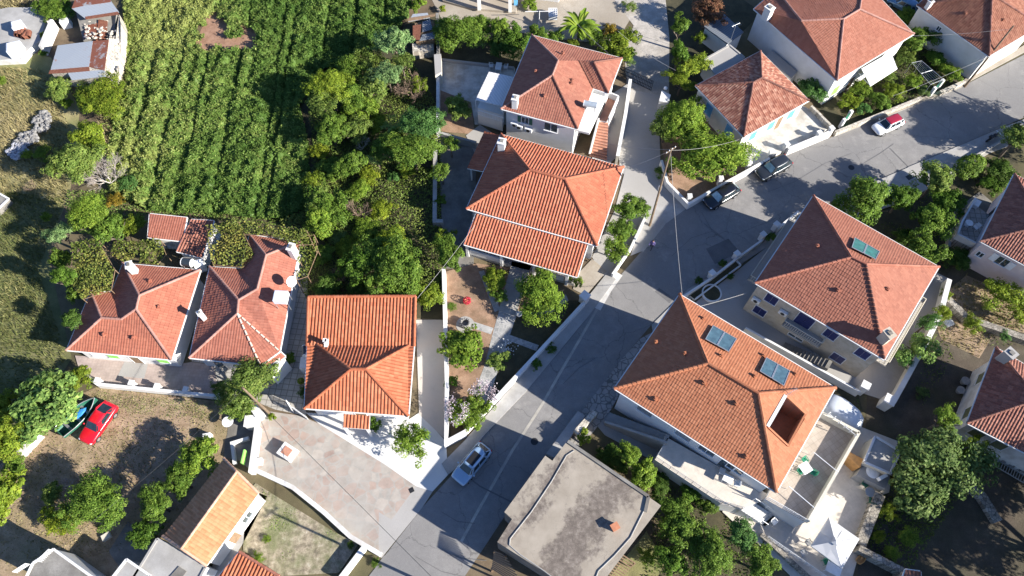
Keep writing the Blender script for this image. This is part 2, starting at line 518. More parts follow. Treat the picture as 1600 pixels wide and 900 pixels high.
def tiled_roof(parent, V, faces, style, mat, outline, ridges, mridge, mfascia, eave_drop=.16, holes=None, name='roof', ridge_r=.13, gutter=True):
    out = TileOut(); mb = MB(); holes = holes or {}
    for fi, f in enumerate(faces):
        pts = [V[k] for k in f]
        ud = (pts[1] - pts[0]); ud.z = 0; ud.normalize()
        wd = Vector((-ud.y, ud.x, 0))
        cen = sum(pts, Vector()) / len(pts)
        if (cen - pts[0]).dot(wd) < 0: wd = -wd
        tris = geometry.tessellate_polygon([[Vector((p.x, p.y, 0)) for p in pts]])
        hl = holes.get(fi)
        for a, b, c in tris:
            if abs((pts[b].xy - pts[a].xy).cross(pts[c].xy - pts[a].xy)) < 1e-4: continue
            tile_tri(out, [pts[a], pts[b], pts[c]], pts[0], ud, wd, style, hl)
            if hl is None:
                mb.face([p - Vector((0, 0, .03)) for p in (pts[a], pts[b], pts[c])], 0)
    me = fast_mesh(name, np.concatenate(out.V) - np.array(WLOC[parent.name]), np.concatenate(out.tot), np.concatenate(out.t), mat)
    ro = link(me, name, parent)
    # underside, soffit and fascia
    oz = [V[k] for k in outline]
    n = len(oz)
    for i in range(n):
        a, b = oz[i], oz[(i + 1) % n]
        mb.face([a - Vector((0, 0, eave_drop)), b - Vector((0, 0, eave_drop)), b - Vector((0, 0, .0)), a - Vector((0, 0, .0))], 1)
    dp = Vector((0, 0, eave_drop)); iz = inset(oz, .75)
    flat = max(p.z for p in oz) - min(p.z for p in oz) < .3
    for i in range(n if flat else 0):
        j = (i + 1) % n
        mb.face([oz[i] - dp, oz[j] - dp, Vector((iz[j].x, iz[j].y, oz[j].z)) - dp, Vector((iz[i].x, iz[i].y, oz[i].z)) - dp], 1)
    mb.build('soffit', [mat, mfascia], ro)
    if gutter:
        g = MB()
        A = area([(p.x, p.y) for p in oz]); sg = 1 if A > 0 else -1
        for i in range(n):
            a, b = oz[i], oz[(i + 1) % n]
            d = (b - a); d.z = 0
            if d.length < .3: continue
            d.normalize(); nn = Vector((d.y, -d.x, 0)) * sg
            g.bar(a + nn * .05 - Vector((0, 0, .06)), b + nn * .05 - Vector((0, 0, .06)), .09, .09)
        g.build('gutter', mfascia, ro)
    rb = MB(); rr = random.Random(3)
    for e in ridges:
        a, b = (V[e[0]].copy(), V[e[1]].copy())
        if b.z > a.z: a, b = b, a
        L = (b - a).length; k = max(1, int(L / .42)); d = (b - a) / k
        for i in range(k):
            p, q = a + d * i, a + d * (i + 1.08)
            j = rr.uniform(-.012, .012)
            lift = Vector((0, 0, .05 + j))
            rb.tube(p + lift, q + lift, ridge_r * .85, ridge_r * 1.08, 8)
            for f in range(10): rb.t[-1 - f] = rr.random()
            rb.t[-10:] = [rr.random()] * 10
    if ridges: rb.build('ridge_tiles', mridge, ro, smooth=False)
    return ro

# ------------------------------------------------------------------ openings on a wall edge
def wall_pt(a, b, t, z, off=0., flip=1):
    d = Vector((b[0] - a[0], b[1] - a[1], 0)); L = d.length; d.normalize()
    n = Vector((d.y, -d.x, 0)) * flip
    return Vector((a[0], a[1], 0)) + d * (t * L) + n * off + Vector((0, 0, z))
def opening(root, poly, e, t, w, z0, z1, mframe, mpane, kind='window', shutters=None, sopen=False, sill=True):
    """a framed window / door set on edge e of a wall polygon (outward side found from winding)"""
    n = len(poly); a, b = poly[e % n], poly[(e + 1) % n]
    flip = 1 if area(poly) > 0 else -1
    d = Vector((b[0] - a[0], b[1] - a[1], 0)); L = d.length; d.normalize(); nn = Vector((d.y, -d.x, 0)) * flip
    c = Vector((a[0], a[1], 0)) + d * (t * L)
    def bx(mb, s0, s1, za, zb, o0, o1, m=0):
        q = [c + d * s0 + nn * o0, c + d * s1 + nn * o0, c + d * s1 + nn * o1, c + d * s0 + nn * o1]
        mb.hexa([Vector((p.x, p.y, za)) for p in q], [Vector((p.x, p.y, zb)) for p in q], m)
    fr = MB(); fw = .07
    bx(fr, -w / 2 - fw, -w / 2, z0, z1 + fw, -.02, .05); bx(fr, w / 2, w / 2 + fw, z0, z1 + fw, -.02, .05)
    bx(fr, -w / 2, w / 2, z1, z1 + fw, -.02, .05)
    if kind == 'window':
        bx(fr, -w / 2 - fw, w / 2 + fw, z0 - fw, z0, -.02, .05 if not sill else .12)
        bx(fr, -.03, .03, z0, z1, -.02, .035)
    o = fr.build(kind, mframe, root)
    pn = MB(); bx(pn, -w / 2, w / 2, z0, z1, -.02, .02)
    pn.build('pane' if kind == 'window' else 'door_leaf', mpane, o)
    if shutters:
        for sg in (-1, 1):
            sh = MB()
            if sopen:
                lo, hi = sorted((sg * (w / 2 + fw + .02), sg * (w + fw)))
                bx(sh, lo, hi, z0, z1, .03, .075)
            else:
                lo, hi = sorted((sg * .01, sg * (w / 2 - .005)))
                bx(sh, lo, hi, z0 + .01, z1 - .01, .025, .07)
                for q in range(6):
                    zz = z0 + .08 + (z1 - z0 - .16) * (q + .5) / 6
                    bx(sh, lo + .05, hi - .05, zz - .02, zz + .02, .07, .085)
            sh.build('shutter', shutters, o)
    return o
# ------------------------------------------------------------------ palette
MT = {}
MT['ground'] = mat_noise('earth', [(.3, (.075, .055, .035)), (.5, (.13, .095, .06)), (.7, (.19, .15, .09))], .35, .95, .5, 3, big=(.07, .075, .03), bigscale=.06, bigamt=.6, fine=.25)
MT['meadow'] = mat_noise('dry_meadow', [(.28, (0.132, 0.112, 0.0529)), (.5, (0.265, 0.218, 0.106)), (.72, (0.397, 0.33, 0.171))], .5, .95, .5, 5, big=(0.132, 0.159, 0.0529), bigscale=.09, bigamt=.7, fine=.3)
MT['lot'] = mat_noise('dry_lot', [(.28, (.17, .115, .07)), (.5, (.29, .205, .135)), (.72, (.40, .30, .205))], .9, .95, .5, 6, big=(.17, .155, .07), bigscale=.16, bigamt=.5, fine=.3)
MT['greyplot'] = mat_noise('weedy_plot', [(.3, (.11, .095, .065)), (.45, (.22, .185, .13)), (.58, (.33, .28, .20)), (.72, (.45, .41, .33))], 1.9, .95, .6, 8, big=(.13, .15, .06), bigscale=.4, bigamt=.7, fine=.4)
MT['greenmeadow'] = mat_noise('green_meadow', [(.28, (.07, .075, .03)), (.5, (.13, .13, .055)), (.72, (.21, .19, .09))], .6, .95, .5, 5, big=(.09, .11, .035), bigscale=.12, bigamt=.7, fine=.3)
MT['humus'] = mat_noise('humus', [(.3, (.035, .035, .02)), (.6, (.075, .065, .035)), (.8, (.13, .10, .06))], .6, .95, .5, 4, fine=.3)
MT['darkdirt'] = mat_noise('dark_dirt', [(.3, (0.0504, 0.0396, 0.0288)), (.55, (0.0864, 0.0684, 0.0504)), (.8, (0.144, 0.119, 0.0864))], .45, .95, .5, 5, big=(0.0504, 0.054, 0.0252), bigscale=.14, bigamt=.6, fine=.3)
MT['redsoil'] = mat_noise('red_soil', [(.3, (.19, .115, .07)), (.55, (.30, .19, .125)), (.8, (.40, .275, .185))], .9, .95, .4, 6, big=(.16, .115, .07), bigscale=.5, bigamt=.6, fine=.25)
MT['plough'] = mat_noise('ploughed_soil', [(.3, (.2, .11, .07)), (.6, (.3, .18, .12)), (.8, (.36, .22, .16))], 1.2, .95, .7, 4, fine=.25)
MT['asphalt'] = mat_noise('asphalt', [(.3, (0.18, 0.173, 0.166)), (.5, (0.216, 0.208, 0.199)), (.7, (0.252, 0.243, 0.23))], .8, .9, .15, 20, big=(0.166, 0.161, 0.158), bigscale=.12, bigamt=.8, fine=.12)
MT['asphalt_patch'] = mat_noise('asphalt_patch', [(.3, (0.111, 0.108, 0.107)), (.7, (0.143, 0.139, 0.137))], 1, .9, .15, 20, fine=.15)
MT['conc'] = mat_noise('concrete', [(.25, (0.263, 0.253, 0.238)), (.5, (0.334, 0.323, 0.304)), (.75, (0.405, 0.395, 0.374))], .7, .85, .15, 9, big=(0.243, 0.233, 0.212), bigscale=.25, bigamt=.6, fine=.08)
MT['concpale'] = mat_noise('pale_concrete', [(.25, (0.286, 0.272, 0.252)), (.5, (0.34, 0.326, 0.306)), (.75, (0.381, 0.367, 0.347))], .6, .8, .1, 9, big=(0.258, 0.245, 0.224), bigscale=.3, bigamt=.5, fine=.06)
MT['concwhite'] = mat_noise('whitened_concrete', [(.25, (0.505, 0.495, 0.468)), (.5, (0.578, 0.57, 0.541)), (.75, (0.624, 0.616, 0.587))], .6, .8, .1, 9, big=(0.459, 0.44, 0.413), bigscale=.3, bigamt=.45, fine=.05)
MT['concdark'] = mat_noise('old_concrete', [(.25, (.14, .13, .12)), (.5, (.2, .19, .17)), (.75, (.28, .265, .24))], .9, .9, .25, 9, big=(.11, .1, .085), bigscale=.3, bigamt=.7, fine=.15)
MT['gravel'] = mat_noise('gravel', [(.3, (0.273, 0.253, 0.222)), (.5, (0.364, 0.334, 0.294)), (.7, (0.465, 0.425, 0.374))], 1.1, .95, .4, 12, big=(0.222, 0.202, 0.172), bigscale=.2, bigamt=.6, fine=.22)
MT['beige'] = mat_noise('beige_yard', [(.3, (0.272, 0.231, 0.184)), (.5, (0.326, 0.286, 0.231)), (.7, (0.381, 0.34, 0.286))], .8, .9, .2, 10, big=(0.231, 0.197, 0.15), bigscale=.2, bigamt=.6, fine=.12)
MT['driveway'] = mat_noise('warm_concrete', [(.25, (.36, .335, .30)), (.5, (.42, .39, .355)), (.75, (.47, .44, .4))], .6, .8, .1, 9, big=(.4, .33, .27), bigscale=.3, bigamt=.5, fine=.06)
MT['line'] = mat_noise('cream_strip', [(.3, (0.343, 0.314, 0.258)), (.7, (0.476, 0.448, 0.381))], 1.5, .85, .15, 10, big=(0.238, 0.228, 0.21), bigscale=.4, bigamt=.7, fine=.12)
MT['linewhite'] = mat_noise('white_strip', [(.3, (0.408, 0.391, 0.359)), (.7, (0.539, 0.522, 0.49))], 1.5, .85, .15, 10, fine=.1)
MT['white'] = mat_noise('whitewash', [(.3, (0.574, 0.566, 0.541)), (.6, (0.64, 0.635, 0.619)), (.8, (0.672, 0.668, 0.656))], .9, .85, .08, 6, big=(0.508, 0.492, 0.459), bigscale=.35, bigamt=.3)
MT['whitewall'] = mat_noise('worn_whitewash', [(.3, (0.492, 0.48, 0.455)), (.5, (0.607, 0.599, 0.582)), (.75, (0.656, 0.648, 0.631))], 1.6, .88, .12, 8, big=(0.344, 0.32, 0.279), bigscale=.6, bigamt=.55)
MT['cream'] = mat_noise('cream_render', [(.3, (0.492, 0.451, 0.361)), (.7, (0.574, 0.541, 0.459))], .9, .85, .08, 6, big=(0.41, 0.369, 0.295), bigscale=.4, bigamt=.35)
MT['beigewall'] = mat_noise('beige_stone_render', [(.3, (.36, .31, .24)), (.5, (.46, .405, .32)), (.7, (.53, .475, .39))], 1.8, .85, .15, 6, big=(.34, .3, .24), bigscale=.5, bigamt=.4)
MT['pinkwall'] = mat_noise('pink_render', [(.3, (.60, .50, .48)), (.7, (.68, .59, .57))], .9, .85, .08, 6, big=(.5, .4, .38), bigscale=.4, bigamt=.4)
MT['stone'] = mat_crazy('rubble_stone', [(.16, .14, .11), (.3, .27, .22), (.24, .21, .17), (.36, .33, .28)], (.1, .09, .075), 3.2, .06)
MT['stonepale'] = mat_crazy('pale_stone', [(.36, .33, .28), (.48, .44, .37), (.42, .38, .31), (.55, .51, .44)], (.24, .21, .17), 2.6, .05)
MT['crazyplaza'] = mat_crazy('pink_flagstones', [(0.313, 0.272, 0.231), (0.34, 0.258, 0.211), (0.286, 0.258, 0.224), (0.374, 0.333, 0.286), (0.306, 0.224, 0.184), (0.34, 0.306, 0.265)], (0.313, 0.292, 0.258), 1.05, .05, dirt=(0.34, 0.32, 0.286))
MT['crazygrey'] = mat_crazy('grey_flagstones', [(0.239, 0.23, 0.212), (0.313, 0.294, 0.267), (0.276, 0.258, 0.239)], (0.129, 0.12, 0.11), 1.7, .06)
MT['paveslate'] = mat_crazy('path_flagstones', [(0.248, 0.248, 0.239), (0.331, 0.322, 0.304), (0.285, 0.285, 0.276), (0.221, 0.221, 0.216)], (0.368, 0.359, 0.34), 2.2, .045)
MT['tilepink'] = mat_brick('pink_terrace_tiles', (0.34, 0.269, 0.235), (0.381, 0.306, 0.265), (0.299, 0.245, 0.211), .3, .3, .05, .012)
MT['tilegrid'] = mat_brick('pale_terrace_tiles', (0.34, 0.32, 0.286), (0.381, 0.36, 0.32), (0.177, 0.163, 0.143), .6, .6, .1, .035)
MT['tilebeige'] = mat_brick('beige_terrace_tiles', (0.367, 0.306, 0.245), (0.401, 0.34, 0.279), (0.292, 0.245, 0.197), .5, .5, -.54, .018)
MT['tilewhite'] = mat_brick('white_court_tiles', (.53, .475, .40), (.56, .50, .425), (.48, .43, .36), .5, .5, -.54, .01, dirt=(.5, .46, .4))
MT['tilered'] = mat_brick('terracotta_floor', (.42, .19, .12), (.47, .23, .15), (.36, .2, .15), .3, .3, -.2, .015)
MT['tilepatio'] = mat_noise('worn_patio', [(.3, (0.392, 0.37, 0.326)), (.5, (0.501, 0.478, 0.424)), (.7, (0.576, 0.555, 0.501))], 1.2, .85, .15, 8, big=(0.272, 0.24, 0.195), bigscale=.7, bigamt=.6, fine=.12)
MT['terracefloor'] = mat_brick('shaded_red_floor', (.16, .045, .03), (.19, .055, .036), (.12, .05, .04), .3, .3, -.54, .015)  # red floor tiles darkened: the shade inside the roof cut-out is in the colour
MT['steps'] = mat_noise('pale_steps', [(.3, (0.286, 0.272, 0.245)), (.7, (0.354, 0.34, 0.313))], 1.3, .85, .1, 9)

MT['roofM'] = mat_tile('new_terracotta', [(0.31, 0.0961, 0.0527), (0.347, 0.115, 0.062), (0.384, 0.14, 0.0775)], 0, (0.26, 0.0806, 0.0496), .25)
MT['roofC'] = mat_tile('bright_terracotta', [(0.31, 0.093, 0.0434), (0.353, 0.115, 0.0558), (0.391, 0.14, 0.0713)], 0, (0.26, 0.0744, 0.0372), .25)
MT['roofK'] = mat_tile('orange_terracotta', [(0.316, 0.116, 0.0577), (0.347, 0.133, 0.0663), (0.378, 0.153, 0.0793)], .1, (0.211, 0.0744, 0.0434), .3)
MT['roofL'] = mat_tile('rose_terracotta', [(0.248, 0.0935, 0.0597), (0.274, 0.106, 0.0674), (0.299, 0.121, 0.0777)], .12, (0.15, 0.0614, 0.0474), .4)
MT['roofA'] = mat_tile('salmon_terracotta', [(0.293, 0.0987, 0.061), (0.325, 0.113, 0.0698), (0.35, 0.13, 0.0799)], .08, (0.206, 0.0812, 0.0625), .4)
MT['roofB'] = mat_tile('faded_terracotta', [(0.268, 0.0951, 0.0625), (0.3, 0.109, 0.0727), (0.328, 0.128, 0.0857)], .2, (0.162, 0.075, 0.0625), .55)
MT['roofD'] = mat_tile('dusty_terracotta', [(0.251, 0.0935, 0.0623), (0.279, 0.109, 0.0726), (0.307, 0.13, 0.0856)], .12, (0.134, 0.067, 0.0502), .5)
MT['roofN'] = mat_tile('mottled_terracotta', [(0.186, 0.0651, 0.0434), (0.285, 0.115, 0.0744), (0.409, 0.223, 0.155)], .45, (0.124, 0.062, 0.0465), .5)
MT['roofO'] = mat_tile('pinkish_terracotta', [(0.251, 0.0935, 0.0597), (0.279, 0.109, 0.07), (0.301, 0.124, 0.082)], .08, (0.145, 0.0614, 0.0446), .4)
MT['roofP'] = mat_tile('brown_terracotta', [(0.195, 0.0734, 0.0447), (0.246, 0.101, 0.0623), (0.292, 0.13, 0.0815)], .35, (0.101, 0.0502, 0.0363), .5)
MT['roofR'] = mat_tile('old_terracotta', [(0.204, 0.0781, 0.0541), (0.256, 0.104, 0.071), (0.304, 0.135, 0.0928)], .3, (0.0806, 0.0496, 0.0403), .6)
MT['roofT'] = mat_tile('sandy_clay_tiles', [(.40, .18, .085), (.46, .215, .105), (.50, .25, .13)], 0, (.34, .15, .075), .3)
MT['ridge'] = mat_tile('ridge_terracotta', [(0.273, 0.0992, 0.062), (0.322, 0.124, 0.0806), (0.36, 0.149, 0.0992)], .15, (0.186, 0.0806, 0.062), .3)
MT['ridgedark'] = mat_tile('weathered_ridge', [(0.124, 0.0558, 0.0434), (0.198, 0.0868, 0.062), (0.273, 0.124, 0.093)], .25, (0.0744, 0.0496, 0.0434), .6)
MT['ridgepink'] = mat_tile('pink_mortar_ridge', [(0.291, 0.149, 0.118), (0.329, 0.174, 0.136), (0.36, 0.198, 0.161)], .1, (0.248, 0.149, 0.124), .3)
MT['ridgesand'] = mat_tile('sandy_ridge', [(0.403, 0.238, 0.158), (0.454, 0.274, 0.187), (0.49, 0.31, 0.223)], .0, (0.36, 0.216, 0.144), .3)
MT['mortar'] = mat_flat('pale_mortar', (.5, .4, .33), .9)
MT['fascia'] = mat_flat('white_fascia', (.68, .67, .64), .6)
MT['fasciagrey'] = mat_flat('grey_gutter', (.34, .34, .34), .5)
MT['wood'] = mat_noise('weathered_wood', [(.3, (.16, .10, .06)), (.7, (.26, .18, .11))], 3, .8, .2, 12)
MT['pole'] = mat_noise('pole_wood', [(.3, (.11, .075, .05)), (.7, (.2, .15, .1))], 3, .85, .2, 12)
MT['woodlight'] = mat_flat('varnished_wood', (.5, .26, .09), .5, var=.2)
MT['metal'] = mat_flat('galvanised_metal', (.45, .46, .47), .4, .7)
MT['metalwhite'] = mat_flat('white_metal', (.7, .7, .69), .4)
MT['metaldark'] = mat_flat('dark_iron', (.03, .03, .032), .45, .3)
MT['plasticwhite'] = mat_flat('white_plastic', (.72, .72, .71), .4)
MT['green'] = mat_flat('green_paint', (.03, .22, .12), .5)
MT['darkgreen'] = mat_flat('dark_green_paint', (.02, .11, .07), .55)
MT['bluepaint'] = mat_flat('blue_shutter_paint', (.12, .36, .62), .5)
MT['navy'] = mat_flat('navy_shutter_paint', (.02, .028, .11), .45)
MT['olive'] = mat_flat('olive_shutter_paint', (.13, .14, .075), .6)
MT['whiteshut'] = mat_flat('white_shutter_paint', (.68, .69, .7), .5)
MT['limepaint'] = mat_flat('lime_paint', (.25, .55, .12), .5)
MT['glass'] = mat_glass('window_glass')
MT['solar'] = mat_glass('solar_glass', (.055, .10, .115), .12)
MT['solargreen'] = mat_glass('green_cover', (.015, .11, .085), .45)
MT['cable'] = mat_flat('cable_rubber', (.30, .29, .27), .6)
MT['cabledark'] = mat_flat('dark_cable_rubber', (.04, .04, .04), .6)
MT['rubber'] = mat_flat('tyre_rubber', (.018, .018, .018), .8)
MT['fabricwhite'] = mat_flat('white_canvas', (.46, .46, .46), .8, var=.04)
MT['tarp'] = mat_flat('grey_white_tarpaulin', (.55, .58, .62), .6, var=.08)
MT['terracotta'] = mat_flat('terracotta_pot', (.42, .17, .09), .8, var=.15)
MT['rustsheet'] = mat_stripe('rusty_corrugated_iron', (.33, .33, .33), (.25, .25, .26), .16, R(10), .6, .2, (.19, .065, .035), .10)
MT['zincsheet'] = mat_stripe('zinc_corrugated_iron', (.36, .385, .41), (.27, .29, .31), .16, R(10), .5, .2, (.32, .16, .1), -.1)
MT['slatesheet'] = mat_stripe('grey_corrugated_sheet', (.17, .19, .21), (.09, .1, .12), .25, R(-50), .7, 0)
MT['canopysheet'] = mat_stripe('pale_corrugated_canopy', (.62, .6, .58), (.52, .5, .49), .3, R(-30), .6, 0)
MT['rust'] = mat_noise('rust', [(.3, (.10, .035, .022)), (.7, (.21, .085, .05))], 4, .9, .2, 12)
MT['rubblewhite'] = mat_tile('white_rubble', [(0.134, 0.128, 0.121), (0.194, 0.188, 0.181), (0.241, 0.238, 0.231)], 0, (0.167, 0.161, 0.151), .3)
MT['rubbleblue'] = mat_tile('grey_rubble', [(0.21, 0.21, 0.231), (0.315, 0.315, 0.336), (0.42, 0.42, 0.434)], 0, (0.21, 0.21, 0.231), .3)
MT['roofslab'] = None

# flat concrete roof with darker worn gravel zone
def slab_mat():
    m, nt, b = nodes('worn_flat_roof')
    p = pos(nt)
    n = noise(nt, p, .16, 7, .68)
    base = ramp(nt, noise(nt, p, .8, 5, .6).outputs['Fac'], [(.3, (.24, .205, .16)), (.7, (.32, .28, .225))]).outputs[0]
    worn = ramp(nt, noise(nt, p, 2.2, 8, .8).outputs['Fac'], [(.3, (.07, .058, .046)), (.5, (.14, .115, .095)), (.62, (.21, .18, .15)), (.74, (.42, .36, .28))]).outputs[0]
    a_, b_ = P(1000, 705, 4.2), P(870, 890, 4.2); nn = (b_ - a_).normalized(); nn = Vector((-nn.y, nn.x, 0))
    def band(ctr, half):
        s = nt.nodes.new('ShaderNodeVectorMath'); s.operation = 'SUBTRACT'; s.inputs[1].default_value = ctr; lk(nt, p, s.inputs[0])
        q = nt.nodes.new('ShaderNodeVectorMath'); q.operation = 'DOT_PRODUCT'; q.inputs[1].default_value = nn; lk(nt, s.outputs[0], q.inputs[0])
        ab = nt.nodes.new('ShaderNodeMath'); ab.operation = 'ABSOLUTE'; lk(nt, q.outputs['Value'], ab.inputs[0])
        ml = nt.nodes.new('ShaderNodeMath'); ml.operation = 'MULTIPLY_ADD'; ml.inputs[1].default_value = 7.0; lk(nt, noise(nt, p, .5, 7, .72).outputs['Fac'], ml.inputs[0]); lk(nt, ab.outputs[0], ml.inputs[2])
        dv = nt.nodes.new('ShaderNodeMath'); dv.operation = 'DIVIDE'; dv.inputs[1].default_value = 10.0; lk(nt, ml.outputs[0], dv.inputs[0])
        t = (half + 3.5) / 10
        return ramp(nt, dv.outputs[0], [(t - .05, (1, 1, 1)), (t + .03, (0, 0, 0))]).outputs[0]
    f = mix(nt, 1.0, band((a_ + b_) / 2, 1.7), band(P(830, 790, 4.2), .75), 'LIGHTEN')
    c = mix(nt, f, base, worn)
    cr = nt.nodes.new('ShaderNodeTexVoronoi'); cr.feature = 'DISTANCE_TO_EDGE'; cr.inputs['Scale'].default_value = .35
    w = noise(nt, p, 1.2, 4, .6)
    va = nt.nodes.new('ShaderNodeVectorMath'); va.operation = 'MULTIPLY_ADD'; va.inputs[1].default_value = (1.2, 1.2, 0)
    lk(nt, w.outputs['Color'], va.inputs[0]); lk(nt, p, va.inputs[2]); lk(nt, va.outputs[0], cr.inputs['Vector'])
    c = mix(nt, ramp(nt, cr.outputs['Distance'], [(.001, (.5, .5, .5)), (.004, (0, 0, 0))]).outputs[0], c, (.13, .115, .1))
    lk(nt, c, b.inputs['Base Color']); b.inputs['Roughness'].default_value = .92
    bump(nt, b, noise(nt, p, 9, 5, .7).outputs['Fac'], .3)
    return m
MT['roofslab'] = slab_mat()

def asphalt_mat():
    m, nt, bs = nodes('worn_asphalt_road'); p = pos(nt)
    c = ramp(nt, noise(nt, p, .9, 8, .7).outputs['Fac'], [(.3, (.175, .167, .156)), (.5, (.21, .20, .188)), (.7, (.245, .235, .22))]).outputs[0]
    c = mix(nt, ramp(nt, noise(nt, p, .09, 5, .6).outputs['Fac'], [(.42, (0, 0, 0)), (.6, (.75,) * 3)]).outputs[0], c, (.165, .16, .155))
    c = mix(nt, ramp(nt, noise(nt, p, .35, 6, .72).outputs['Fac'], [(.57, (0, 0, 0)), (.66, (.55,) * 3)]).outputs[0], c, (.27, .255, .235))
    c = mix(nt, ramp(nt, noise(nt, p, 1.3, 4, .6).outputs['Fac'], [(.68, (0, 0, 0)), (.76, (.5,) * 3)]).outputs[0], c, (.09, .087, .085))
    w = nt.nodes.new('ShaderNodeVectorMath'); w.operation = 'MULTIPLY_ADD'; w.inputs[1].default_value = (1.6, 1.6, 0)
    lk(nt, noise(nt, p, .8, 5, .65).outputs['Color'], w.inputs[0]); lk(nt, p, w.inputs[2])
    v = nt.nodes.new('ShaderNodeTexVoronoi'); v.feature = 'DISTANCE_TO_EDGE'; v.inputs['Scale'].default_value = .17; lk(nt, w.outputs[0], v.inputs['Vector'])
    c = mix(nt, ramp(nt, v.outputs['Distance'], [(.0015, (.7,) * 3), (.005, (0, 0, 0))]).outputs[0], c, (.07, .068, .066))
    c = mix(nt, 1.0, c, ramp(nt, noise(nt, p, 16, 3, .7).outputs['Fac'], [(.3, (.84,) * 3), (.7, (1.16,) * 3)]).outputs[0], 'MULTIPLY')
    lk(nt, c, bs.inputs['Base Color']); bs.inputs['Roughness'].default_value = .9; bump(nt, bs, noise(nt, p, 22, 4, .7).outputs['Fac'], .2); return m
MT['asphalt'] = asphalt_mat()
# ------------------------------------------------------------------ ground sheets (each a few mm above the one below)
ZS = [0.0]
def sheet(name, pts, mat, z=None, sub=0):
    ZS[0] += .002
    zz = ZS[0] if z is None else z
    mb = MB(); q = [P(a, b, 0) for a, b in pts]
    if area([(p.x, p.y) for p in q]) < 0: q = q[::-1]
    mb.face([(p.x, p.y, zz) for p in q])
    return mb.build(name, mat, kind='structure', loc=(0, 0, 0))
def slab(name, pts, mat, h, mside=None, kind='structure', **k):
    mb = MB(); mb.prism([(p.x, p.y) for p in PX(pts)], 0, h, 1 if mside else 0, 0)
    return mb.build(name, [mat, mside] if mside else mat, kind=kind, loc=(0, 0, 0), **k)

g = MB(); g.face([(-900, -500, 0), (900, -500, 0), (900, 1500, 0), (-900, 1500, 0)])
g.build('ground', MT['ground'], kind='structure', loc=(0, 0, 0))
sheet('meadow', [(-120, 40), (80, 90), (125, 170), (110, 300), (70, 400), (110, 560), (60, 640), (30, 720), (-80, 760)], MT['meadow'])
sheet('green_meadow', [(-120, 330), (20, 300), (100, 320), (75, 400), (112, 560), (60, 640), (30, 720), (-80, 760)], MT['greenmeadow'])
sheet('dry_lot', [(-60, 690), (40, 690), (75, 640), (150, 605), (345, 628), (372, 640), (360, 720), (250, 850), (200, 905), (-60, 960)], MT['lot'])
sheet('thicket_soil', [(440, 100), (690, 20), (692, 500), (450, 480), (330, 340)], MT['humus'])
sheet('ploughed_plot', [(296, 84), (330, 14), (408, 10), (408, 92)], MT['plough'])
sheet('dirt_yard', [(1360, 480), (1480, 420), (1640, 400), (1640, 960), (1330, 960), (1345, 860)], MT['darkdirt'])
sheet('dry_dirt', [(1462, 505), (1480, 455), (1510, 430), (1600, 470), (1600, 520), (1560, 510), (1530, 560), (1470, 530)], MT['lot'])
sheet('dirt_strip', [(930, 900), (1110, 770), (1200, 850), (1180, 960), (930, 960)], MT['humus'])
sheet('sunny_weeds', [(950, 905), (1010, 830), (1040, 880), (1010, 930)], MT['meadow'])
sheet('garden_soil', [(1030, 200), (1090, 150), (1150, 240), (1180, 255), (1078, 318), (1043, 285)], MT['redsoil'])
sheet('shrub_bed_soil', [(1240, 130), (1440, 40), (1520, 130), (1310, 205)], MT['humus'])
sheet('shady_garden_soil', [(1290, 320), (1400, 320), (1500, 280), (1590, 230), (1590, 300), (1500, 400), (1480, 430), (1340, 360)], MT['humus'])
sheet('beige_yard', [(655, -40), (965, -40), (985, 30), (960, 70), (880, 62), (760, 45), (690, 30)], MT['beige'])
sheet('orchard_soil', [(688, 30), (880, 62), (830, 110), (690, 95)], MT['humus'])
sheet('gravel_lane', [(930, -40), (1070, -40), (1050, 60), (1045, 155), (980, 140), (975, 80), (990, 40)], MT['gravel'])
sheet('lane_verge', [(1040, 0), (1120, -30), (1190, 20), (1120, 90), (1090, 150), (1045, 160), (1046, 60)], MT['humus'])
sheet('patio', [(688, 92), (805, 106), (795, 195), (742, 195), (736, 160), (688, 141)], MT['tilepatio'])
sheet('patio_soil', [(688, 141), (736, 160), (742, 210), (688, 206)], MT['redsoil'])
sheet('side_yard', [(684, 215), (745, 228), (740, 420), (695, 420), (690, 340)], MT['concdark'])
sheet('pale_path', [(728, 212), (750, 195), (775, 212), (742, 240)], MT['concpale'])
sheet('asphalt_road', [(560, 925), (578, 898), (660, 793), (720, 727), (757, 680), (822, 612), (923, 490), (968, 432), (1003, 392), (1030, 345), (1076, 322), (1180, 262), (1303, 213), (1433, 163), (1500, 137), (1660, 55), (1700, 140), (1563, 200), (1370, 282), (1300, 315), (1240, 342), (1200, 374), (1150, 409), (1075, 452), (1020, 505), (973, 560), (913, 640), (853, 715), (800, 790), (700, 940)], MT['asphalt'])
sheet('worn_asphalt', [(560, 925), (600, 868), (730, 880), (700, 940)], MT['asphalt'])
sheet('asphalt_patch', [(1103, 389), (1138, 373), (1156, 394), (1117, 413)], MT['asphalt_patch'])
sheet('asphalt_strip', [(1023, 456), (1030, 450), (1052, 466), (1046, 474)], MT['asphalt_patch'])
sheet('concrete_lane', [(985, 140), (1043, 152), (1030, 200), (1032, 260), (1043, 288), (1078, 322), (1032, 346), (1005, 392), (985, 400), (1008, 330), (985, 290), (968, 262), (966, 235)], MT['concpale'])
sheet('concrete_apron', [(1003, 345), (1035, 315), (1078, 322), (1040, 350), (1018, 378), (1004, 395)], MT['conc'])
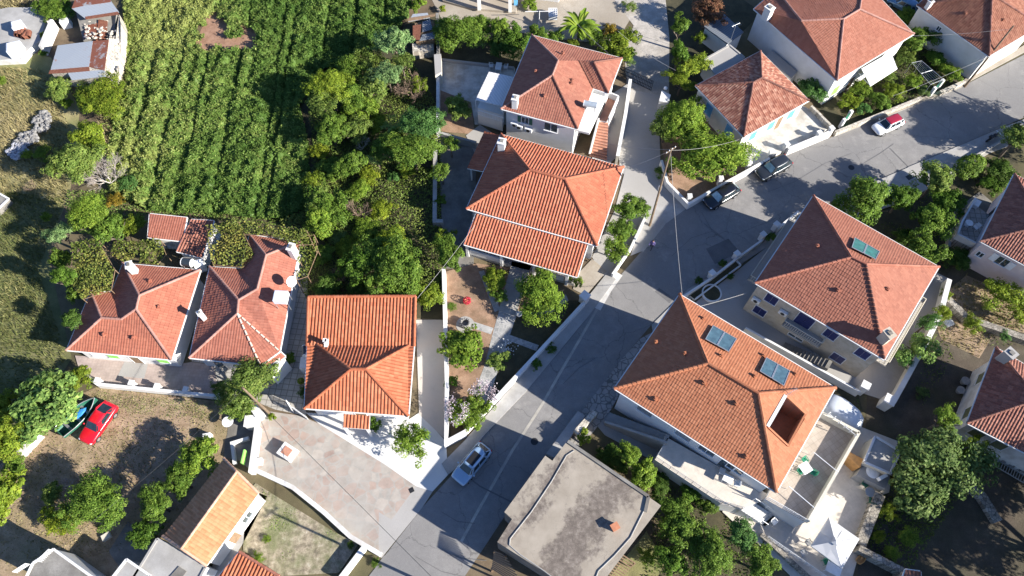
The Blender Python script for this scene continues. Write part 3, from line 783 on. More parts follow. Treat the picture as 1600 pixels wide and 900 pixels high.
def strip(name, pts, w, mat):
    ZS[0] += .002
    q = PX(pts); L, Rr = [], []
    for i, p in enumerate(q):
        d = (q[min(i + 1, len(q) - 1)] - q[max(i - 1, 0)]).normalized(); n = Vector((-d.y, d.x, 0)) * w / 2
        L.append(p + n); Rr.append(p - n)
    mb = MB()
    for i in range(len(q) - 1):
        mb.face([(Rr[i].x, Rr[i].y, ZS[0]), (Rr[i + 1].x, Rr[i + 1].y, ZS[0]), (L[i + 1].x, L[i + 1].y, ZS[0]), (L[i].x, L[i].y, ZS[0])])
    return mb.build(name, mat, kind='structure', loc=(0, 0, 0))
strip('cream_road_strip', [(721, 846), (743, 805), (800, 705), (846, 634), (875, 583), (905, 532), (933, 483)], .26, MT['line'])
strip('white_road_strip', [(933, 483), (950, 453), (968, 428)], .75, MT['linewhite'])
strip('kerb_gap', [(757, 678), (822, 610), (880, 542), (918, 495)], .12, MT['asphalt_patch'])
strip('road_crack', [(727, 742), (750, 760), (800, 785)], .14, MT['asphalt_patch'])
for c in ([(1200, 300), (1240, 285), (1290, 255), (1330, 240)], [(880, 600), (905, 575), (930, 560)], [(1350, 255), (1375, 240), (1396, 225)], [(690, 800), (715, 815), (742, 818)], [(1050, 400), (1080, 372), (1112, 362)], [(1096, 332), (1113, 362), (1140, 380)], [(1390, 232), (1420, 262), (1440, 280)], [(650, 870), (690, 893), (740, 905)], [(690, 860), (720, 872), (760, 876)], [(1100, 350), (1130, 372)]):
    strip('tar_seam', c, .05, MT['asphalt_patch'])

# pavements with a kerb step
slab('pavement', [(700, 742), (720, 727), (757, 680), (822, 612), (923, 490), (962, 437), (950, 425), (910, 475), (860, 535), (725, 690), (690, 725)], MT['conc'], .12, MT['concpale'])
slab('stone_pavement', [(853, 712), (905, 648), (971, 562), (1000, 530), (1018, 520), (985, 585), (955, 640), (915, 690), (868, 722)], MT['crazygrey'], .12, MT['concdark'])
slab('pale_pavement', [(853, 711), (902, 645), (914, 652), (868, 719)], MT['conc'], .6, MT['concpale'])
slab('road_pavement', [(1300, 317), (1370, 283), (1563, 201), (1640, 172), (1640, 205), (1545, 240), (1500, 268), (1420, 312), (1330, 345)], MT['conc'], .13, MT['concpale'])
sheet('driveway_white', [(1418, 262), (1440, 253), (1470, 268), (1440, 285)], MT['concpale'], .134)
slab('corner_pavement', [(1075, 452), (1150, 409), (1200, 374), (1240, 342), (1255, 345), (1200, 385), (1150, 418), (1080, 468), (1020, 520), (1018, 508)], MT['conc'], .12, MT['concpale'])
slab('garden_foot_pavement', [(1303, 214), (1433, 164), (1500, 138), (1520, 125), (1660, 50), (1655, 40), (1510, 122), (1500, 130), (1430, 157), (1303, 207)], MT['beige'], .12, MT['concpale'])
slab('plaza', [(400, 640), (470, 650), (498, 662), (600, 725), (650, 760), (612, 812), (592, 800), (592, 868), (547, 842), (507, 805), (457, 765), (392, 735), (396, 690)], MT['crazyplaza'], .06, MT['conc'])
slab('plaza_border', [(650, 760), (676, 768), (660, 793), (596, 872), (592, 868), (592, 800), (612, 812)], MT['concpale'], .05, MT['conc'])
slab('white_forecourt', [(498, 662), (478, 645), (640, 655), (655, 645), (697, 690), (700, 742), (676, 768), (650, 760), (600, 725)], MT['concwhite'], .065, MT['conc'])
slab('driveway', [(650, 500), (694, 500), (697, 600), (699, 690), (655, 648)], MT['driveway'], .07, MT['conc'])
slab('tiled_yard', [(425, 380), (480, 380), (482, 560), (478, 650), (430, 640), (400, 628), (345, 618), (335, 570), (300, 565), (300, 540), (440, 540)], MT['tilegrid'], .06, MT['conc'])
slab('pink_terrace', [(118, 556), (290, 568), (300, 566), (335, 571), (343, 618), (152, 602), (126, 584)], MT['tilepink'], .10, MT['white'])
sheet('cream_terrace_patch', [(195, 566), (232, 569), (226, 592), (185, 588)], MT['concpale'], .108)
slab('court_floor', [(1085, 474), (1150, 425), (1240, 352), (1300, 345), (1482, 436), (1466, 500), (1398, 632), (1340, 612), (1240, 555), (1120, 500)], MT['concpale'], .10, MT['conc'])
slab('narrow_yard', [(1095, 495), (1240, 560), (1340, 615), (1350, 650), (1300, 640), (1180, 575), (1060, 520)], MT['humus'], .05)
slab('lower_court', [(1150, 772), (1225, 800), (1250, 700), (1345, 668), (1402, 690), (1388, 770), (1372, 775), (1344, 856), (1330, 905), (1240, 905), (1190, 855), (1150, 820), (1128, 800)], MT['tilewhite'], .15, MT['white'])
slab('porch_terrace', [(1152, 246), (1160, 228), (1250, 168), (1264, 176), (1296, 203), (1175, 262)], MT['tilepatio'], .5, MT['white'])
slab('side_paving', [(925, 402), (960, 330), (978, 262), (1004, 298), (1010, 335), (985, 388), (957, 428), (945, 436)], MT['concpale'], .06)
slab('entrance_paving', [(903, 428), (925, 405), (948, 424), (915, 462), (895, 452)], MT['beige'], .07)
sheet('stair_foot_paving', [(952, 150), (986, 128), (966, 244), (945, 262), (925, 250), (930, 205)], MT['concpale'])
slab('grey_yard', [(1490, 330), (1530, 300), (1572, 335), (1545, 420), (1480, 395)], MT['concdark'], .1)
slab('ruin_terrace', [(-60, 35), (20, 20), (62, 20), (78, 35), (70, 70), (52, 85), (40, 100), (-60, 105)], MT['conc'], .9, MT['whitewall'])
slab('bare_garden', [(385, 770), (400, 755), (415, 765), (520, 830), (560, 850), (530, 895), (440, 900), (380, 860)], MT['greyplot'], .07)
slab('stairway_court', [(355, 680), (360, 640), (398, 668), (392, 735), (375, 720), (350, 715), (352, 690)], MT['concdark'], .05)
slab('grey_forecourt', [(262, 715), (355, 640), (358, 700), (300, 745)], MT['lot'], .03)
slab('shaded_yard', [(170, 862), (200, 815), (235, 840), (250, 870), (200, 905)], MT['concdark'], .05)
slab('house_path', [(400, 768), (418, 776), (385, 840), (345, 905), (320, 905)], MT['conc'], .07)

# garden of the large terracotta house: red soil and slate paths
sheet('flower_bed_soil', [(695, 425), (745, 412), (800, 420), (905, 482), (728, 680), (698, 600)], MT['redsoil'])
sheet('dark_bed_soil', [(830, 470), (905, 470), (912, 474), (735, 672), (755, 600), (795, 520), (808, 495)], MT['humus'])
def path(n, p): slab(n, p, MT['paveslate'], .1, MT['conc'])
path('garden_path', [(780, 486), (807, 494), (796, 526), (772, 598), (757, 642), (732, 638), (757, 572), (772, 514)])
path('garden_path', [(740, 503), (771, 513), (767, 523), (738, 513)])
path('garden_path', [(797, 524), (842, 540), (838, 549), (793, 532)])
path('garden_path', [(807, 494), (850, 497), (888, 470), (884, 460), (846, 488), (808, 487)])
path('garden_path', [(748, 425), (756, 423), (782, 484), (773, 488)])
st = MB()
for i in range(9):
    t0, t1 = i / 9, (i + 1) / 9
    a0, a1 = P(800, 412) .lerp(P(779, 486), t0), P(800, 412).lerp(P(779, 486), t1)
    b0, b1 = P(830, 418).lerp(P(806, 494), t0), P(830, 418).lerp(P(806, 494), t1)
    st.prism([(p.x, p.y) for p in (a0, b0, b1, a1)], 0, .55 - .05 * i)
st.build('garden_steps', MT['steps'], kind='structure', loc=(0, 0, 0))

# ------------------------------------------------------------------ garden walls
def gwall(pts, w, h, mat, label, cap=None, name='garden_wall', pillars=(), ph=.4, pw=.45, cat='wall', zc=None, group=None):
    root = thing(name, label, cat, P(*pts[0], 0), group)
    q = [P(a, b, h) for a, b in pts]
    mb = MB(); n = len(q); L, Rr = [], []
    for i in range(n):
        d1 = (q[i] - q[i - 1]).normalized() if i else None; d2 = (q[i + 1] - q[i]).normalized() if i < n - 1 else None
        d1 = d1 or d2; d2 = d2 or d1
        n1, n2 = Vector((-d1.y, d1.x, 0)), Vector((-d2.y, d2.x, 0)); m = (n1 + n2) * (w / 2 / max(.4, 1 + n1.dot(n2)))
        L.append(q[i] + m); Rr.append(q[i] - m)
    mb.prism([(p.x, p.y) for p in Rr + L[::-1]], 0, h)
    mb.build('wall', mat, root)
    if cap:
        c = MB()
        for i in range(n - 1):
            c.bar(q[i] + Vector((0, 0, .03)), q[i + 1] + Vector((0, 0, .03)), w + .08, .06)
        c.build('coping', cap, root)
    for p in pillars:
        c = P(p[0], p[1], h + ph); m = MB()
        d = (q[-1] - q[0]); rz = math.atan2(d.y, d.x)
        m.box((c.x, c.y, 0), (pw, pw, h + ph), rz); m.box((c.x, c.y, h + ph), (pw + .12, pw + .12, .1), rz)
        m.build('pillar', mat, root)
    return root
W, WW = MT['white'], MT['whitewall']
gwall([(727, 674), (795, 600), (913, 472)], .34, .9, W, 'long white roadside wall of the flower garden', None, pillars=[(914, 462)], ph=.5, pw=.8)
gwall([(727, 674), (697, 690), (698, 600), (693, 420)], .36, 1.3, W, 'straight white wall between the driveway and the red soil garden', None)
gwall([(1034, 250), (1043, 284), (1076, 318), (1130, 287), (1203, 247)], .28, 1.0, W, 'white corner wall of the tree garden at the lane mouth', None, pillars=[(1078, 306), (1127, 278), (1172, 253), (1206, 236)], ph=.35, pw=.4)
gwall([(1232, 232), (1300, 204)], .3, 1.2, W, 'white wall in front of the blue shuttered cottage porch', None, pillars=[(1230, 225), (1281, 207), (1300, 200)], ph=.3, pw=.45)
gwall([(126, 580), (152, 600), (345, 619)], .3, .8, W, 'white low wall along the pink terrace above the dry lot', None, pillars=[(152, 594), (205, 598), (245, 603), (290, 608), (344, 613)], ph=.15, pw=.4)
gwall([(28, 708), (58, 676)], .7, .9, WW, 'short white wall stub beside the fig tree')
gwall([(683, 20), (684, 84)], .35, 1.5, MT['concdark'], 'grey wall beside the junk shed')
gwall([(684, 118), (684, 205)], .36, 1.5, WW, 'pale wall along the cracked patio', None)
gwall([(680, 216), (679, 345), (692, 345)], .45, .9, MT['conc'], 'grey planter wall in the shaded side yard', None)
gwall([(684, 206), (744, 222)], .3, 1.1, MT['conc'], 'grey cross wall below the patio soil', None)
gwall([(690, 92), (803, 105)], .25, .45, MT['concpale'], 'low kerb wall between the patio and the leafy trees')
gwall([(985, 124), (978, 175), (965, 244)], .3, 1.7, MT['cream'], 'cream lane wall beside the outside staircase', MT['white'])
gwall([(1066, 464), (1112, 434), (1152, 403), (1192, 374)], .22, .8, W, 'white courtyard wall along the shaded road bend', None, pillars=[(1113, 426), (1152, 396), (1193, 366)], ph=.35, pw=.5)
gwall([(1215, 357), (1248, 330)], .25, .8, W, 'white wall piece by the balcony of the rose roofed house', None, pillars=[(1214, 350)], ph=.4, pw=.5)
gwall([(1484, 436), (1470, 490), (1450, 530), (1396, 628)], .5, 1.3, W, 'thick white garden wall under the climbing vine', None, pillars=[(1391, 625)], ph=.5, pw=.9)
gwall([(1165, 512), (1230, 548), (1345, 612)], .22, 1.3, W, 'white boundary wall between the two solar panel houses', None, pillars=[(1353, 602)], ph=.5, pw=.7)
gwall([(392, 731), (457, 761), (507, 801), (547, 838), (594, 866)], .4, .6, WW, 'worn white wall along the lower edge of the flagstone plaza', None)
gwall([(568, 855), (530, 905)], .4, 1.0, W, 'white wall running down from the plaza corner')
gwall([(401, 666), (391, 738)], .42, 1.1, W, 'white wall on the left edge of the flagstone plaza', None, pillars=[(391, 658)], ph=.3, pw=1.0)
gwall([(1376, 772), (1345, 852)], .9, 1.0, MT['stone'], 'thick stone wall on the right of the white court')
gwall([(1343, 856), (1412, 892)], .55, 1.4, MT['stone'], 'stone wall behind the overturned orange boat')
gwall([(1478, 462), (1513, 497), (1561, 513), (1620, 534)], .7, .9, MT['stone'], 'rubble terrace wall above the dirt yard')
gwall([(1500, 745), (1535, 775), (1560, 815)], .9, .5, MT['stone'], 'crumbling stone wall end in the dark dirt yard')
gwall([(1306, 206), (1370, 180), (1440, 152)], .35, .7, MT['stonepale'], 'pale stone wall in front of the shrub bed', None)
gwall([(1470, 143), (1508, 126)], .35, .7, MT['stonepale'], 'short pale stone wall by the leaning pole', None)
gwall([(900, 676), (930, 643)], .6, 1.1, MT['stonepale'], 'block wall of big pale stones beside the outer stairs')
gwall([(80, 30), (62, 72)], .35, 1.6, WW, 'curved white wall beside the ruined terrace')
gwall([(1010, 335), (985, 388), (957, 428)], .22, .8, W, 'thin white wall between the villa trees and the lane', None)
gwall([(1190, 835), (1240, 880), (1268, 905)], .4, .7, MT['stone'], 'stone edging below the court railing')
gwall([(1497, 315), (1483, 385)], .3, .9, MT['concpale'], 'pale parapet in the shaded yard of the pink house')
gwall([(1572, 215), (1510, 252)], .25, .6, MT['concpale'], 'pale kerb wall behind the clipped hedge')
gwall([(366, 724), (362, 692), (388, 684)], .3, .5, W, 'white rim wall of the sunken yard below the plaza')
gwall([(1268, 165), (1300, 197)], .3, 1.1, MT['stonepale'], 'pale side wall between cottage porch and shrub bed')
# ------------------------------------------------------------------ houses
UP = Vector((0, 0, 1))
PITCH = 24.5
def house(name, label, verts, faces, outline, style, rm, wm, ridges, rmat, over=.45, holes=None, fascia='fascia', rr=.13, cat='house', gutter=True):
    ez = min(verts[k][2] for k in outline); kf = 1.0
    for it in range(4):
        V = {k: P(x, y, z if k in outline or z - ez < .5 else ez + (z - ez) * kf) for k, (x, y, z) in verts.items()}
        sl, wt = 0, 0
        for f in faces:
            p = [V[k] for k in f]
            if abs(p[0].z - p[1].z) > .3: continue
            n = (p[1] - p[0]).cross(p[-1] - p[0]); sl += Vector((n.x, n.y)).length; wt += abs(n.z)
        kf *= min(1.35, max(.75, math.tan(R(PITCH)) / max(sl / wt, .05)))
    c = sum((V[k] for k in outline), Vector()) / len(outline); c.z = 0
    root = thing(name, label, cat, c)
    hl = {k: [on_plane(x, y, *[V[q] for q in faces[k][:3]]) for x, y in h] for k, h in (holes or {}).items()}
    ro = tiled_roof(root, V, faces, style, MT[rm], outline, ridges, MT[rmat], MT[fascia], holes=hl, ridge_r=rr, gutter=gutter)
    wp = inset([V[k] for k in outline], over)
    mb = MB(); mb.prism([(p.x, p.y) for p in wp], 0, [V[k].z - .12 for k in outline], top=False)
    mb.build('wall', wm if not isinstance(wm, str) else MT[wm], root)
    return root, wp, V, ro
def chimney(parent, px, py, zt, sx, sy, h, mat, rz=0, capmat=None, label=None):
    c = P(px, py, zt); mb = MB()
    mb.box((c.x, c.y, zt - h), (sx, sy, h), rz, 0); mb.box((c.x, c.y, zt), (sx + .14, sy + .14, .09), rz, 0)
    mb.box((c.x, c.y, zt + .09), (sx * .5, sy * .5, .12), rz, 1)
    o = mb.build('chimney', [mat, capmat or MT['concdark']], parent)
    if label: o['label'] = label
    return o
def vents(parent, pts, V, f, mat):
    A, B, C = [V[k] for k in f[:3]]
    for x, y in pts:
        p = on_plane(x, y, A, B, C); mb = MB()
        mb.box((p.x, p.y, p.z), (.3, .34, .2), random.uniform(0, 1)); mb.tube(p + UP * .2, p + UP * .32, .08, .08, 8)
        mb.build('vent_tile', mat, parent)
def flatroof(name, label, pts, h, wm, rm, cat='outbuilding', rim=None, over=0):
    q = PX(pts, h); c = sum(q, Vector()) / len(q); c.z = 0
    root = thing(name, label, cat, c)
    w = inset(q, over) if over else q
    mb = MB(); mb.prism([(p.x, p.y) for p in w], 0, h - .18); mb.build('wall', wm, root)
    mb = MB(); mb.prism([(p.x, p.y) for p in q], h - .18, h, 0, 0, True); ro = mb.build('roof', rm, root)
    if rim:
        mb = MB(); n = len(q)
        for i in range(n): mb.bar(q[i] + UP * .05, q[(i + 1) % n] + UP * .05, .2, .1)
        mb.build('rim', rim, ro)
    return root, w

# -- salmon-roofed bungalow at the left
Vv = dict(TL=(192, 412, 3.3), TR=(313, 422, 3.3), BR=(268, 562, 3.3), BL=(104, 547, 3.3), wT=(142, 455, 3.3), wI=(174, 457, 3.3), ap=(218, 462, 5.2), j=(213, 483, 5.2), v=(190, 499, 4.6), w=(159, 497, 4.6))
fc = [('TL', 'TR', 'ap'), ('TR', 'BR', 'j', 'ap'), ('BL', 'BR', 'j', 'v', 'w'), ('TL', 'wI', 'v', 'j', 'ap'), ('wT', 'wI', 'v', 'w'), ('BL', 'wT', 'w')]
hA, wA, VA, rA = house('bungalow', 'salmon tiled bungalow with a small side gable above the pink terrace', Vv, fc, ['BL', 'BR', 'TR', 'TL', 'wI', 'wT'], 'flat', 'roofA', 'white',
    [('ap', 'TR'), ('ap', 'TL'), ('ap', 'j'), ('j', 'BR'), ('j', 'v'), ('v', 'w'), ('w', 'BL'), ('w', 'wT')], 'ridgepink')
chimney(rA, 201, 414, 5.3, .55, .7, 1.9, MT['white'], .3)
vents(rA, [(235, 440)], VA, fc[0], MT['roofA']); vents(rA, [(249, 480)], VA, fc[1], MT['roofA']); vents(rA, [(163, 523), (209, 528)], VA, fc[2], MT['roofA'])
for t, m in ((.15, 'whiteshut'), (.33, 'limepaint'), (.86, 'limepaint')): opening(hA, wA, 0, t, 1.1, 1.0, 2.3, MT['whiteshut'], MT['glass'], shutters=MT[m])
opening(hA, wA, 0, .55, 1.0, .1, 2.3, MT['whiteshut'], MT['wood'], 'door')
# -- faded roof with the vine, right of it
Vv = dict(LB=(296, 559, 3.3), BR=(407, 571, 3.3), B2=(437, 549, 3.3), RT=(469, 378, 3.3), TL=(390, 367, 3.3), V1=(376, 420, 3.5), LT=(328, 417, 3.3), inn=(402, 452, 5.0), c=(373, 469, 5.0), d=(371, 490, 5.0), ap=(416, 399, 5.0))
fc = [('LB', 'LT', 'c', 'd'), ('LT', 'V1', 'inn', 'c'), ('V1', 'TL', 'ap', 'inn'), ('TL', 'RT', 'ap'), ('RT', 'B2', 'd', 'c', 'inn', 'ap'), ('LB', 'BR', 'd'), ('BR', 'B2', 'd')]
hB, wB, VB, rB = house('bungalow', 'faded red tiled bungalow half covered by a leafy vine', Vv, fc, ['LB', 'BR', 'B2', 'RT', 'TL', 'V1', 'LT'], 'flat', 'roofB', 'white',
    [('d', 'LB'), ('d', 'c'), ('c', 'LT'), ('c', 'inn'), ('inn', 'ap'), ('ap', 'TL'), ('ap', 'RT')], 'ridgepink')
mb = MB()
for k in ('BR', 'B2'):
    n_ = 9; a, b = VB['d'], VB[k]; dd = (b - a) / n_
    for i in range(n_): mb.tube(a + dd * i + UP * .06, a + dd * (i + .75) + UP * .06, .08, .1, 8)
mb.build('mortar_ridge', MT['mortar'], rB)
chimney(rB, 454, 386, 5.4, .55, .8, 1.9, MT['white'], -.3)
chimney(rB, 312, 489, 5.0, .42, .42, 1.6, MT['white'], .6, label='slim white chimney')
opening(hB, wB, 0, .25, 1.0, .1, 2.3, MT['whiteshut'], MT['glass'], 'door'); opening(hB, wB, 0, .75, 1.2, 1, 2.2, MT['whiteshut'], MT['glass'], shutters=MT['whiteshut'])
mb = MB(); q = PX([(437, 549), (412, 577), (421, 588), (447, 560)], 2.9)
mb.prism([(p.x, p.y) for p in inset(q, .1)], 0, 2.8); mb.build('porch_wall', MT['white'], hB)
pv = dict(a=(437, 549, 3.2), b=(408, 575, 3.2), c=(414, 581, 2.9), d=(446, 557, 2.9)); PV = {k: P(*v) for k, v in pv.items()}
tiled_roof(hB, PV, [('d', 'c', 'b', 'a')], 'flat', MT['roofB'], ['a', 'b', 'c', 'd'], [], MT['ridge'], MT['fascia'], name='porch_roof')

# -- bright terracotta house with the mono-pitch rear
Vv = dict(UL=(482, 464, 4.7), UR=(649, 463, 4.7), MR=(647, 541, 3.75), ML=(480, 540, 3.75), SW=(476, 638, 3.4), SE=(638, 650, 3.4), r1=(548, 577, 5.2), r2=(572, 577, 5.2), nl=(497, 540, 3.75), nr=(638, 541, 3.75))
fc = [('ML', 'MR', 'UR', 'UL'), ('nl', 'nr', 'r2', 'r1'), ('SW', 'ML', 'nl', 'r1'), ('SW', 'SE', 'r2', 'r1'), ('SE', 'MR', 'nr', 'r2')]
hC, wC, VC, rC = house('terracotta_house', 'bright new terracotta house beside the flagstone plaza', Vv, fc, ['SW', 'SE', 'MR', 'UR', 'UL', 'ML'], 'roman', 'roofC', 'white',
    [('UL', 'UR'), ('UL', 'ML'), ('UR', 'MR'), ('r1', 'r2'), ('r1', 'SW'), ('r2', 'SE'), ('r2', 'nr'), ('r1', 'nl')], 'roofC', rr=.16)
pv = dict(a=(537, 647, 3.2), b=(578, 650, 3.2), c=(577, 671, 2.7), d=(537, 668, 2.7)); PV = {k: P(*v) for k, v in pv.items()}
tiled_roof(hC, PV, [('d', 'c', 'b', 'a')], 'roman', MT['roofC'], ['a', 'b', 'c', 'd'], [], MT['ridge'], MT['fascia'], name='porch_roof', gutter=False)
for k in ('c', 'd'):
    mb = MB(); p = PV[k].lerp(PV['a'], .1); mb.box((p.x, p.y, 0), (.22, .22, 2.6)); mb.build('porch_post', MT['white'], hC)
for t in (.15, .82): opening(hC, wC, 0, t, 1.2, 1.0, 2.3, MT['whiteshut'], MT['glass'], shutters=MT['whiteshut'])
opening(hC, wC, 0, .5, 1.1, .1, 2.3, MT['whiteshut'], MT['wood'], 'door')
for t in (.3, .75): opening(hC, wC, 1, t, 1.1, 1.0, 2.3, MT['whiteshut'], MT['glass'])
mb = MB(); c = P(507, 531, 5.0)
mb.box((c.x, c.y, 4.0), (.35, .35, 1.0)); mb.box((c.x + .2, c.y - .3, 4.9), (.35, .8, .1)); mb.build('chimney', MT['white'], rC)

# -- dusty roofed two-storey house at the top
Vv = dict(TL=(831, 55, 5.8), TR=(972, 91, 5.8), wr=(951, 146, 5.8), wl=(927, 138, 5.75), BR=(903, 202, 5.8), BL=(783, 170, 5.8), a=(872, 95, 7.6), b=(863, 118, 7.6), vt=(905, 95, 6.7), wa=(928, 98, 7.0))
fc = [('TL', 'TR', 'wa', 'vt', 'a'), ('BL', 'TL', 'a', 'b'), ('BL', 'BR', 'b'), ('BR', 'wl', 'vt', 'a', 'b'), ('wl', 'vt', 'wa', 'wr'), ('wr', 'TR', 'wa')]
hD, wD, VD, rD = house('hillside_house', 'two storey white house with a dusty rose tiled roof and white sun canopy', Vv, fc, ['BL', 'BR', 'wl', 'wr', 'TR', 'TL'], 'flat', 'roofD', 'white',
    [('a', 'TL'), ('a', 'b'), ('b', 'BL')], 'ridgepink')
mb = MB(); rr_ = random.Random(5)
for k0, k1 in (('b', 'BR'), ('wa', 'wr'), ('vt', 'wl'), ('wa', 'TR')):
    a, b = VD[k0], VD[k1]; n_ = 14; dd = (b - a) / n_
    mb = MB()
    for i in range(n_): mb.tube(a + dd * i + UP * .07, a + dd * (i + .9) + UP * .06, .09, .13, 8)
    mb.build('ridge_tiles', MT['ridgedark'], rD)
chimney(rD, 805, 153, 7.4, .6, .7, 1.8, MT['white'], -.25)
vents(rD, [(880, 83)], VD, fc[0], MT['roofD']); vents(rD, [(851, 150)], VD, fc[2], MT['roofD']); vents(rD, [(837, 112)], VD, fc[1], MT['roofD']); vents(rD, [(894, 126), (893, 131)], VD, ('BR', 'wl', 'b'), MT['roofD'])
opening(hD, wD, 0, .28, .8, 3.9, 4.9, MT['whiteshut'], MT['glass'], shutters=MT['darkgreen'], sopen=True)
opening(hD, wD, 0, .66, 1.5, 3.7, 5.0, MT['whiteshut'], MT['glass'], sill=True)
def ac_unit(c, rz, parent):
    mb = MB(); mb.box(c, (.85, .32, .6), rz); o = mb.build('air_conditioner', MT['metalwhite'], parent, bevel=.02)
    d = Vector((-math.sin(rz), math.cos(rz), 0)) * -.17
    f = MB(); f.tube(Vector(c) + UP * .3 + d, Vector(c) + UP * .3 + d * 1.06, .22, .22, 16); f.build('fan_grille', MT['metaldark'], o)
d_ = (wD[1] - wD[0]).normalized(); nD = Vector((d_.y, -d_.x)) * (1 if area(wD) > 0 else -1)
for t, z in ((.13, 3.1), (.2, 2.9), (.34, 2.8)):
    q = wD[0].lerp(wD[1], t) + nD * .2; ac_unit((q.x, q.y, z), math.atan2(d_.y, d_.x), hD)
# side wing below the canopy, with railing
mb = MB(); q = PX([(746, 168), (785, 180), (790, 150), (760, 140)], 2.9); mb.prism([(p.x, p.y) for p in q], 0, 2.9); mb.build('terrace_block', MT['white'], hD)
mb = MB(); a, b = P(747, 180, 2.9), P(787, 192, 2.9); mb.bar(a + UP * .9, b + UP * .9, .05, .05); mb.bar(a + UP * .15, b + UP * .15, .04, .04)
for i in range(17): p = a.lerp(b, i / 16); mb.bar(p + UP * .12, p + UP * .9, .03, .03)
mb.build('railing', MT['metalwhite'], hD)
ct = MB(); q = PX([(764, 112), (802, 120), (786, 166), (743, 156)], 4.9)
ct.prism([(p.x, p.y) for p in q], 4.84, 4.9, bottom=True)
for p in q: ct.tube((p.x, p.y, 2.9 if p.y < q[0].y else 0), (p.x, p.y, 4.85), .05, .05, 6)
ct.build('sun_canopy', MT['canopysheet'], hD)
# flat white terrace, solar heater and red outside stairs on the lane side
mb = MB(); q = PX([(928, 143), (950, 146), (921, 208), (902, 203), (884, 160)], 4.6); mb.prism([(p.x, p.y) for p in q], 4.3, 4.6, bottom=True); mb.build('balcony_slab', MT['white'], hD)
mb = MB(); q = PX([(950, 152), (964, 156), (948, 190), (935, 188)], 3.3); mb.prism([(p.x, p.y) for p in q], 0, 3.3, 1, 0); mb.build('stair_landing', [MT['tilered'], MT['white']], hD)
mb = MB(); n_ = 13
A0, A1 = P(935, 188, 3.3), P(921, 243, .2); B0, B1 = P(951, 190, 3.3), P(948, 250, .2)
for i in range(n_):
    t0, t1 = i / n_, (i + 1) / n_
    mb.prism([(p.x, p.y) for p in (A0.lerp(A1, t0), B0.lerp(B1, t0), B0.lerp(B1, t1), A0.lerp(A1, t1))], 0, 3.1 * (1 - t0))
mb.build('outside_stairs', MT['tilered'], hD)
mb = MB(); mb.bar(A0 + UP * .4, A1 + UP * .4, .16, .8); mb.build('stair_parapet', MT['white'], hD)
mb = MB(); mb.bar(P(965, 158, 3.3) + UP * .45, P(950, 192, 3.3) + UP * .45, .16, .9); mb.bar(P(950, 152, 3.3) + UP * .45, P(965, 158, 3.3) + UP * .45, .16, .9); mb.build('stair_parapet', MT['white'], hD)

# -- the large terracotta house with the veranda
Vv = dict(TL=(783, 210, 3.9), TR=(974, 261, 3.9), BR=(933, 384, 3.9), BL=(729, 326, 3.9), r1=(828, 266, 6.0), r2=(883, 280, 6.0))
fc = [('TL', 'TR', 'r2', 'r1'), ('TR', 'BR', 'r2'), ('BR', 'BL', 'r1', 'r2'), ('BL', 'TL', 'r1')]
hM, wM, VM, rM = house('villa', 'large new terracotta house with a long veranda roof over the flower garden', Vv, fc, ['BL', 'BR', 'TR', 'TL'], 'roman', 'roofM', 'white',
    [('r1', 'r2'), ('r1', 'TL'), ('r2', 'TR'), ('r2', 'BR'), ('r1', 'BL')], 'roofM', rr=.16)
chimney(rM, 784, 221, 5.7, .75, .75, 1.5, MT['white'], -.25)
pv = dict(a=(744, 334, 3.6), b=(918, 383, 3.6), c=(902, 433, 2.7), d=(725, 382, 2.7)); PV = {k: P(*v) for k, v in pv.items()}
tiled_roof(hM, PV, [('d', 'c', 'b', 'a')], 'roman', MT['roofM'], ['a', 'b', 'c', 'd'], [], MT['ridge'], MT['fascia'], name='veranda_roof')
for t in (.02, .35, .66, .97):
    p = PV['d'].lerp(PV['c'], t).lerp(PV['a'], .06); mb = MB(); mb.box((p.x, p.y, 0), (.3, .3, 2.55), -.28); mb.build('veranda_column', MT['white'], hM)
mb = MB(); q = [PV['d'], PV['c'], PV['b'], PV['a']]; mb.prism([(p.x, p.y) for p in inset(q, .25)], 0, .55); mb.build('veranda_floor', MT['steps'], hM)
mb = MB()
for s0, s1 in ((.04, .38), (.66, .96)):
    a, b = PV['d'].lerp(PV['c'], s0).lerp(PV['a'], .08), PV['d'].lerp(PV['c'], s1).lerp(PV['a'], .08); a.z = b.z = 1.0
    mb = MB(); mb.bar(a, b, .18, .9); mb.build('veranda_parapet', MT['white'], hM)
pv = dict(a=(783, 212, 3.6), b=(756, 268, 3.6), c=(730, 263, 2.8), d=(757, 205, 2.8)); PV2 = {k: P(*v) for k, v in pv.items()}
tiled_roof(hM, PV2, [('c', 'd', 'a', 'b')], 'roman', MT['roofM'], ['a', 'b', 'c', 'd'], [], MT['ridge'], MT['fascia'], name='lean_to_roof', gutter=False)
for k in ('c', 'd'):
    p = PV2[k].lerp(PV2['a'], .1); mb = MB(); mb.box((p.x, p.y, 0), (.2, .2, 2.7)); mb.build('post', MT['white'], hM)
for t in (.2, .5, .8): opening(hM, wM, 0, t, 1.2, 1.2, 2.6, MT['wood'], MT['glass'])
opening(hM, wM, 1, .3, 1.0, 1.2, 2.6, MT['whiteshut'], MT['glass']); opening(hM, wM, 1, .7, 1.0, 1.2, 2.6, MT['whiteshut'], MT['glass'])

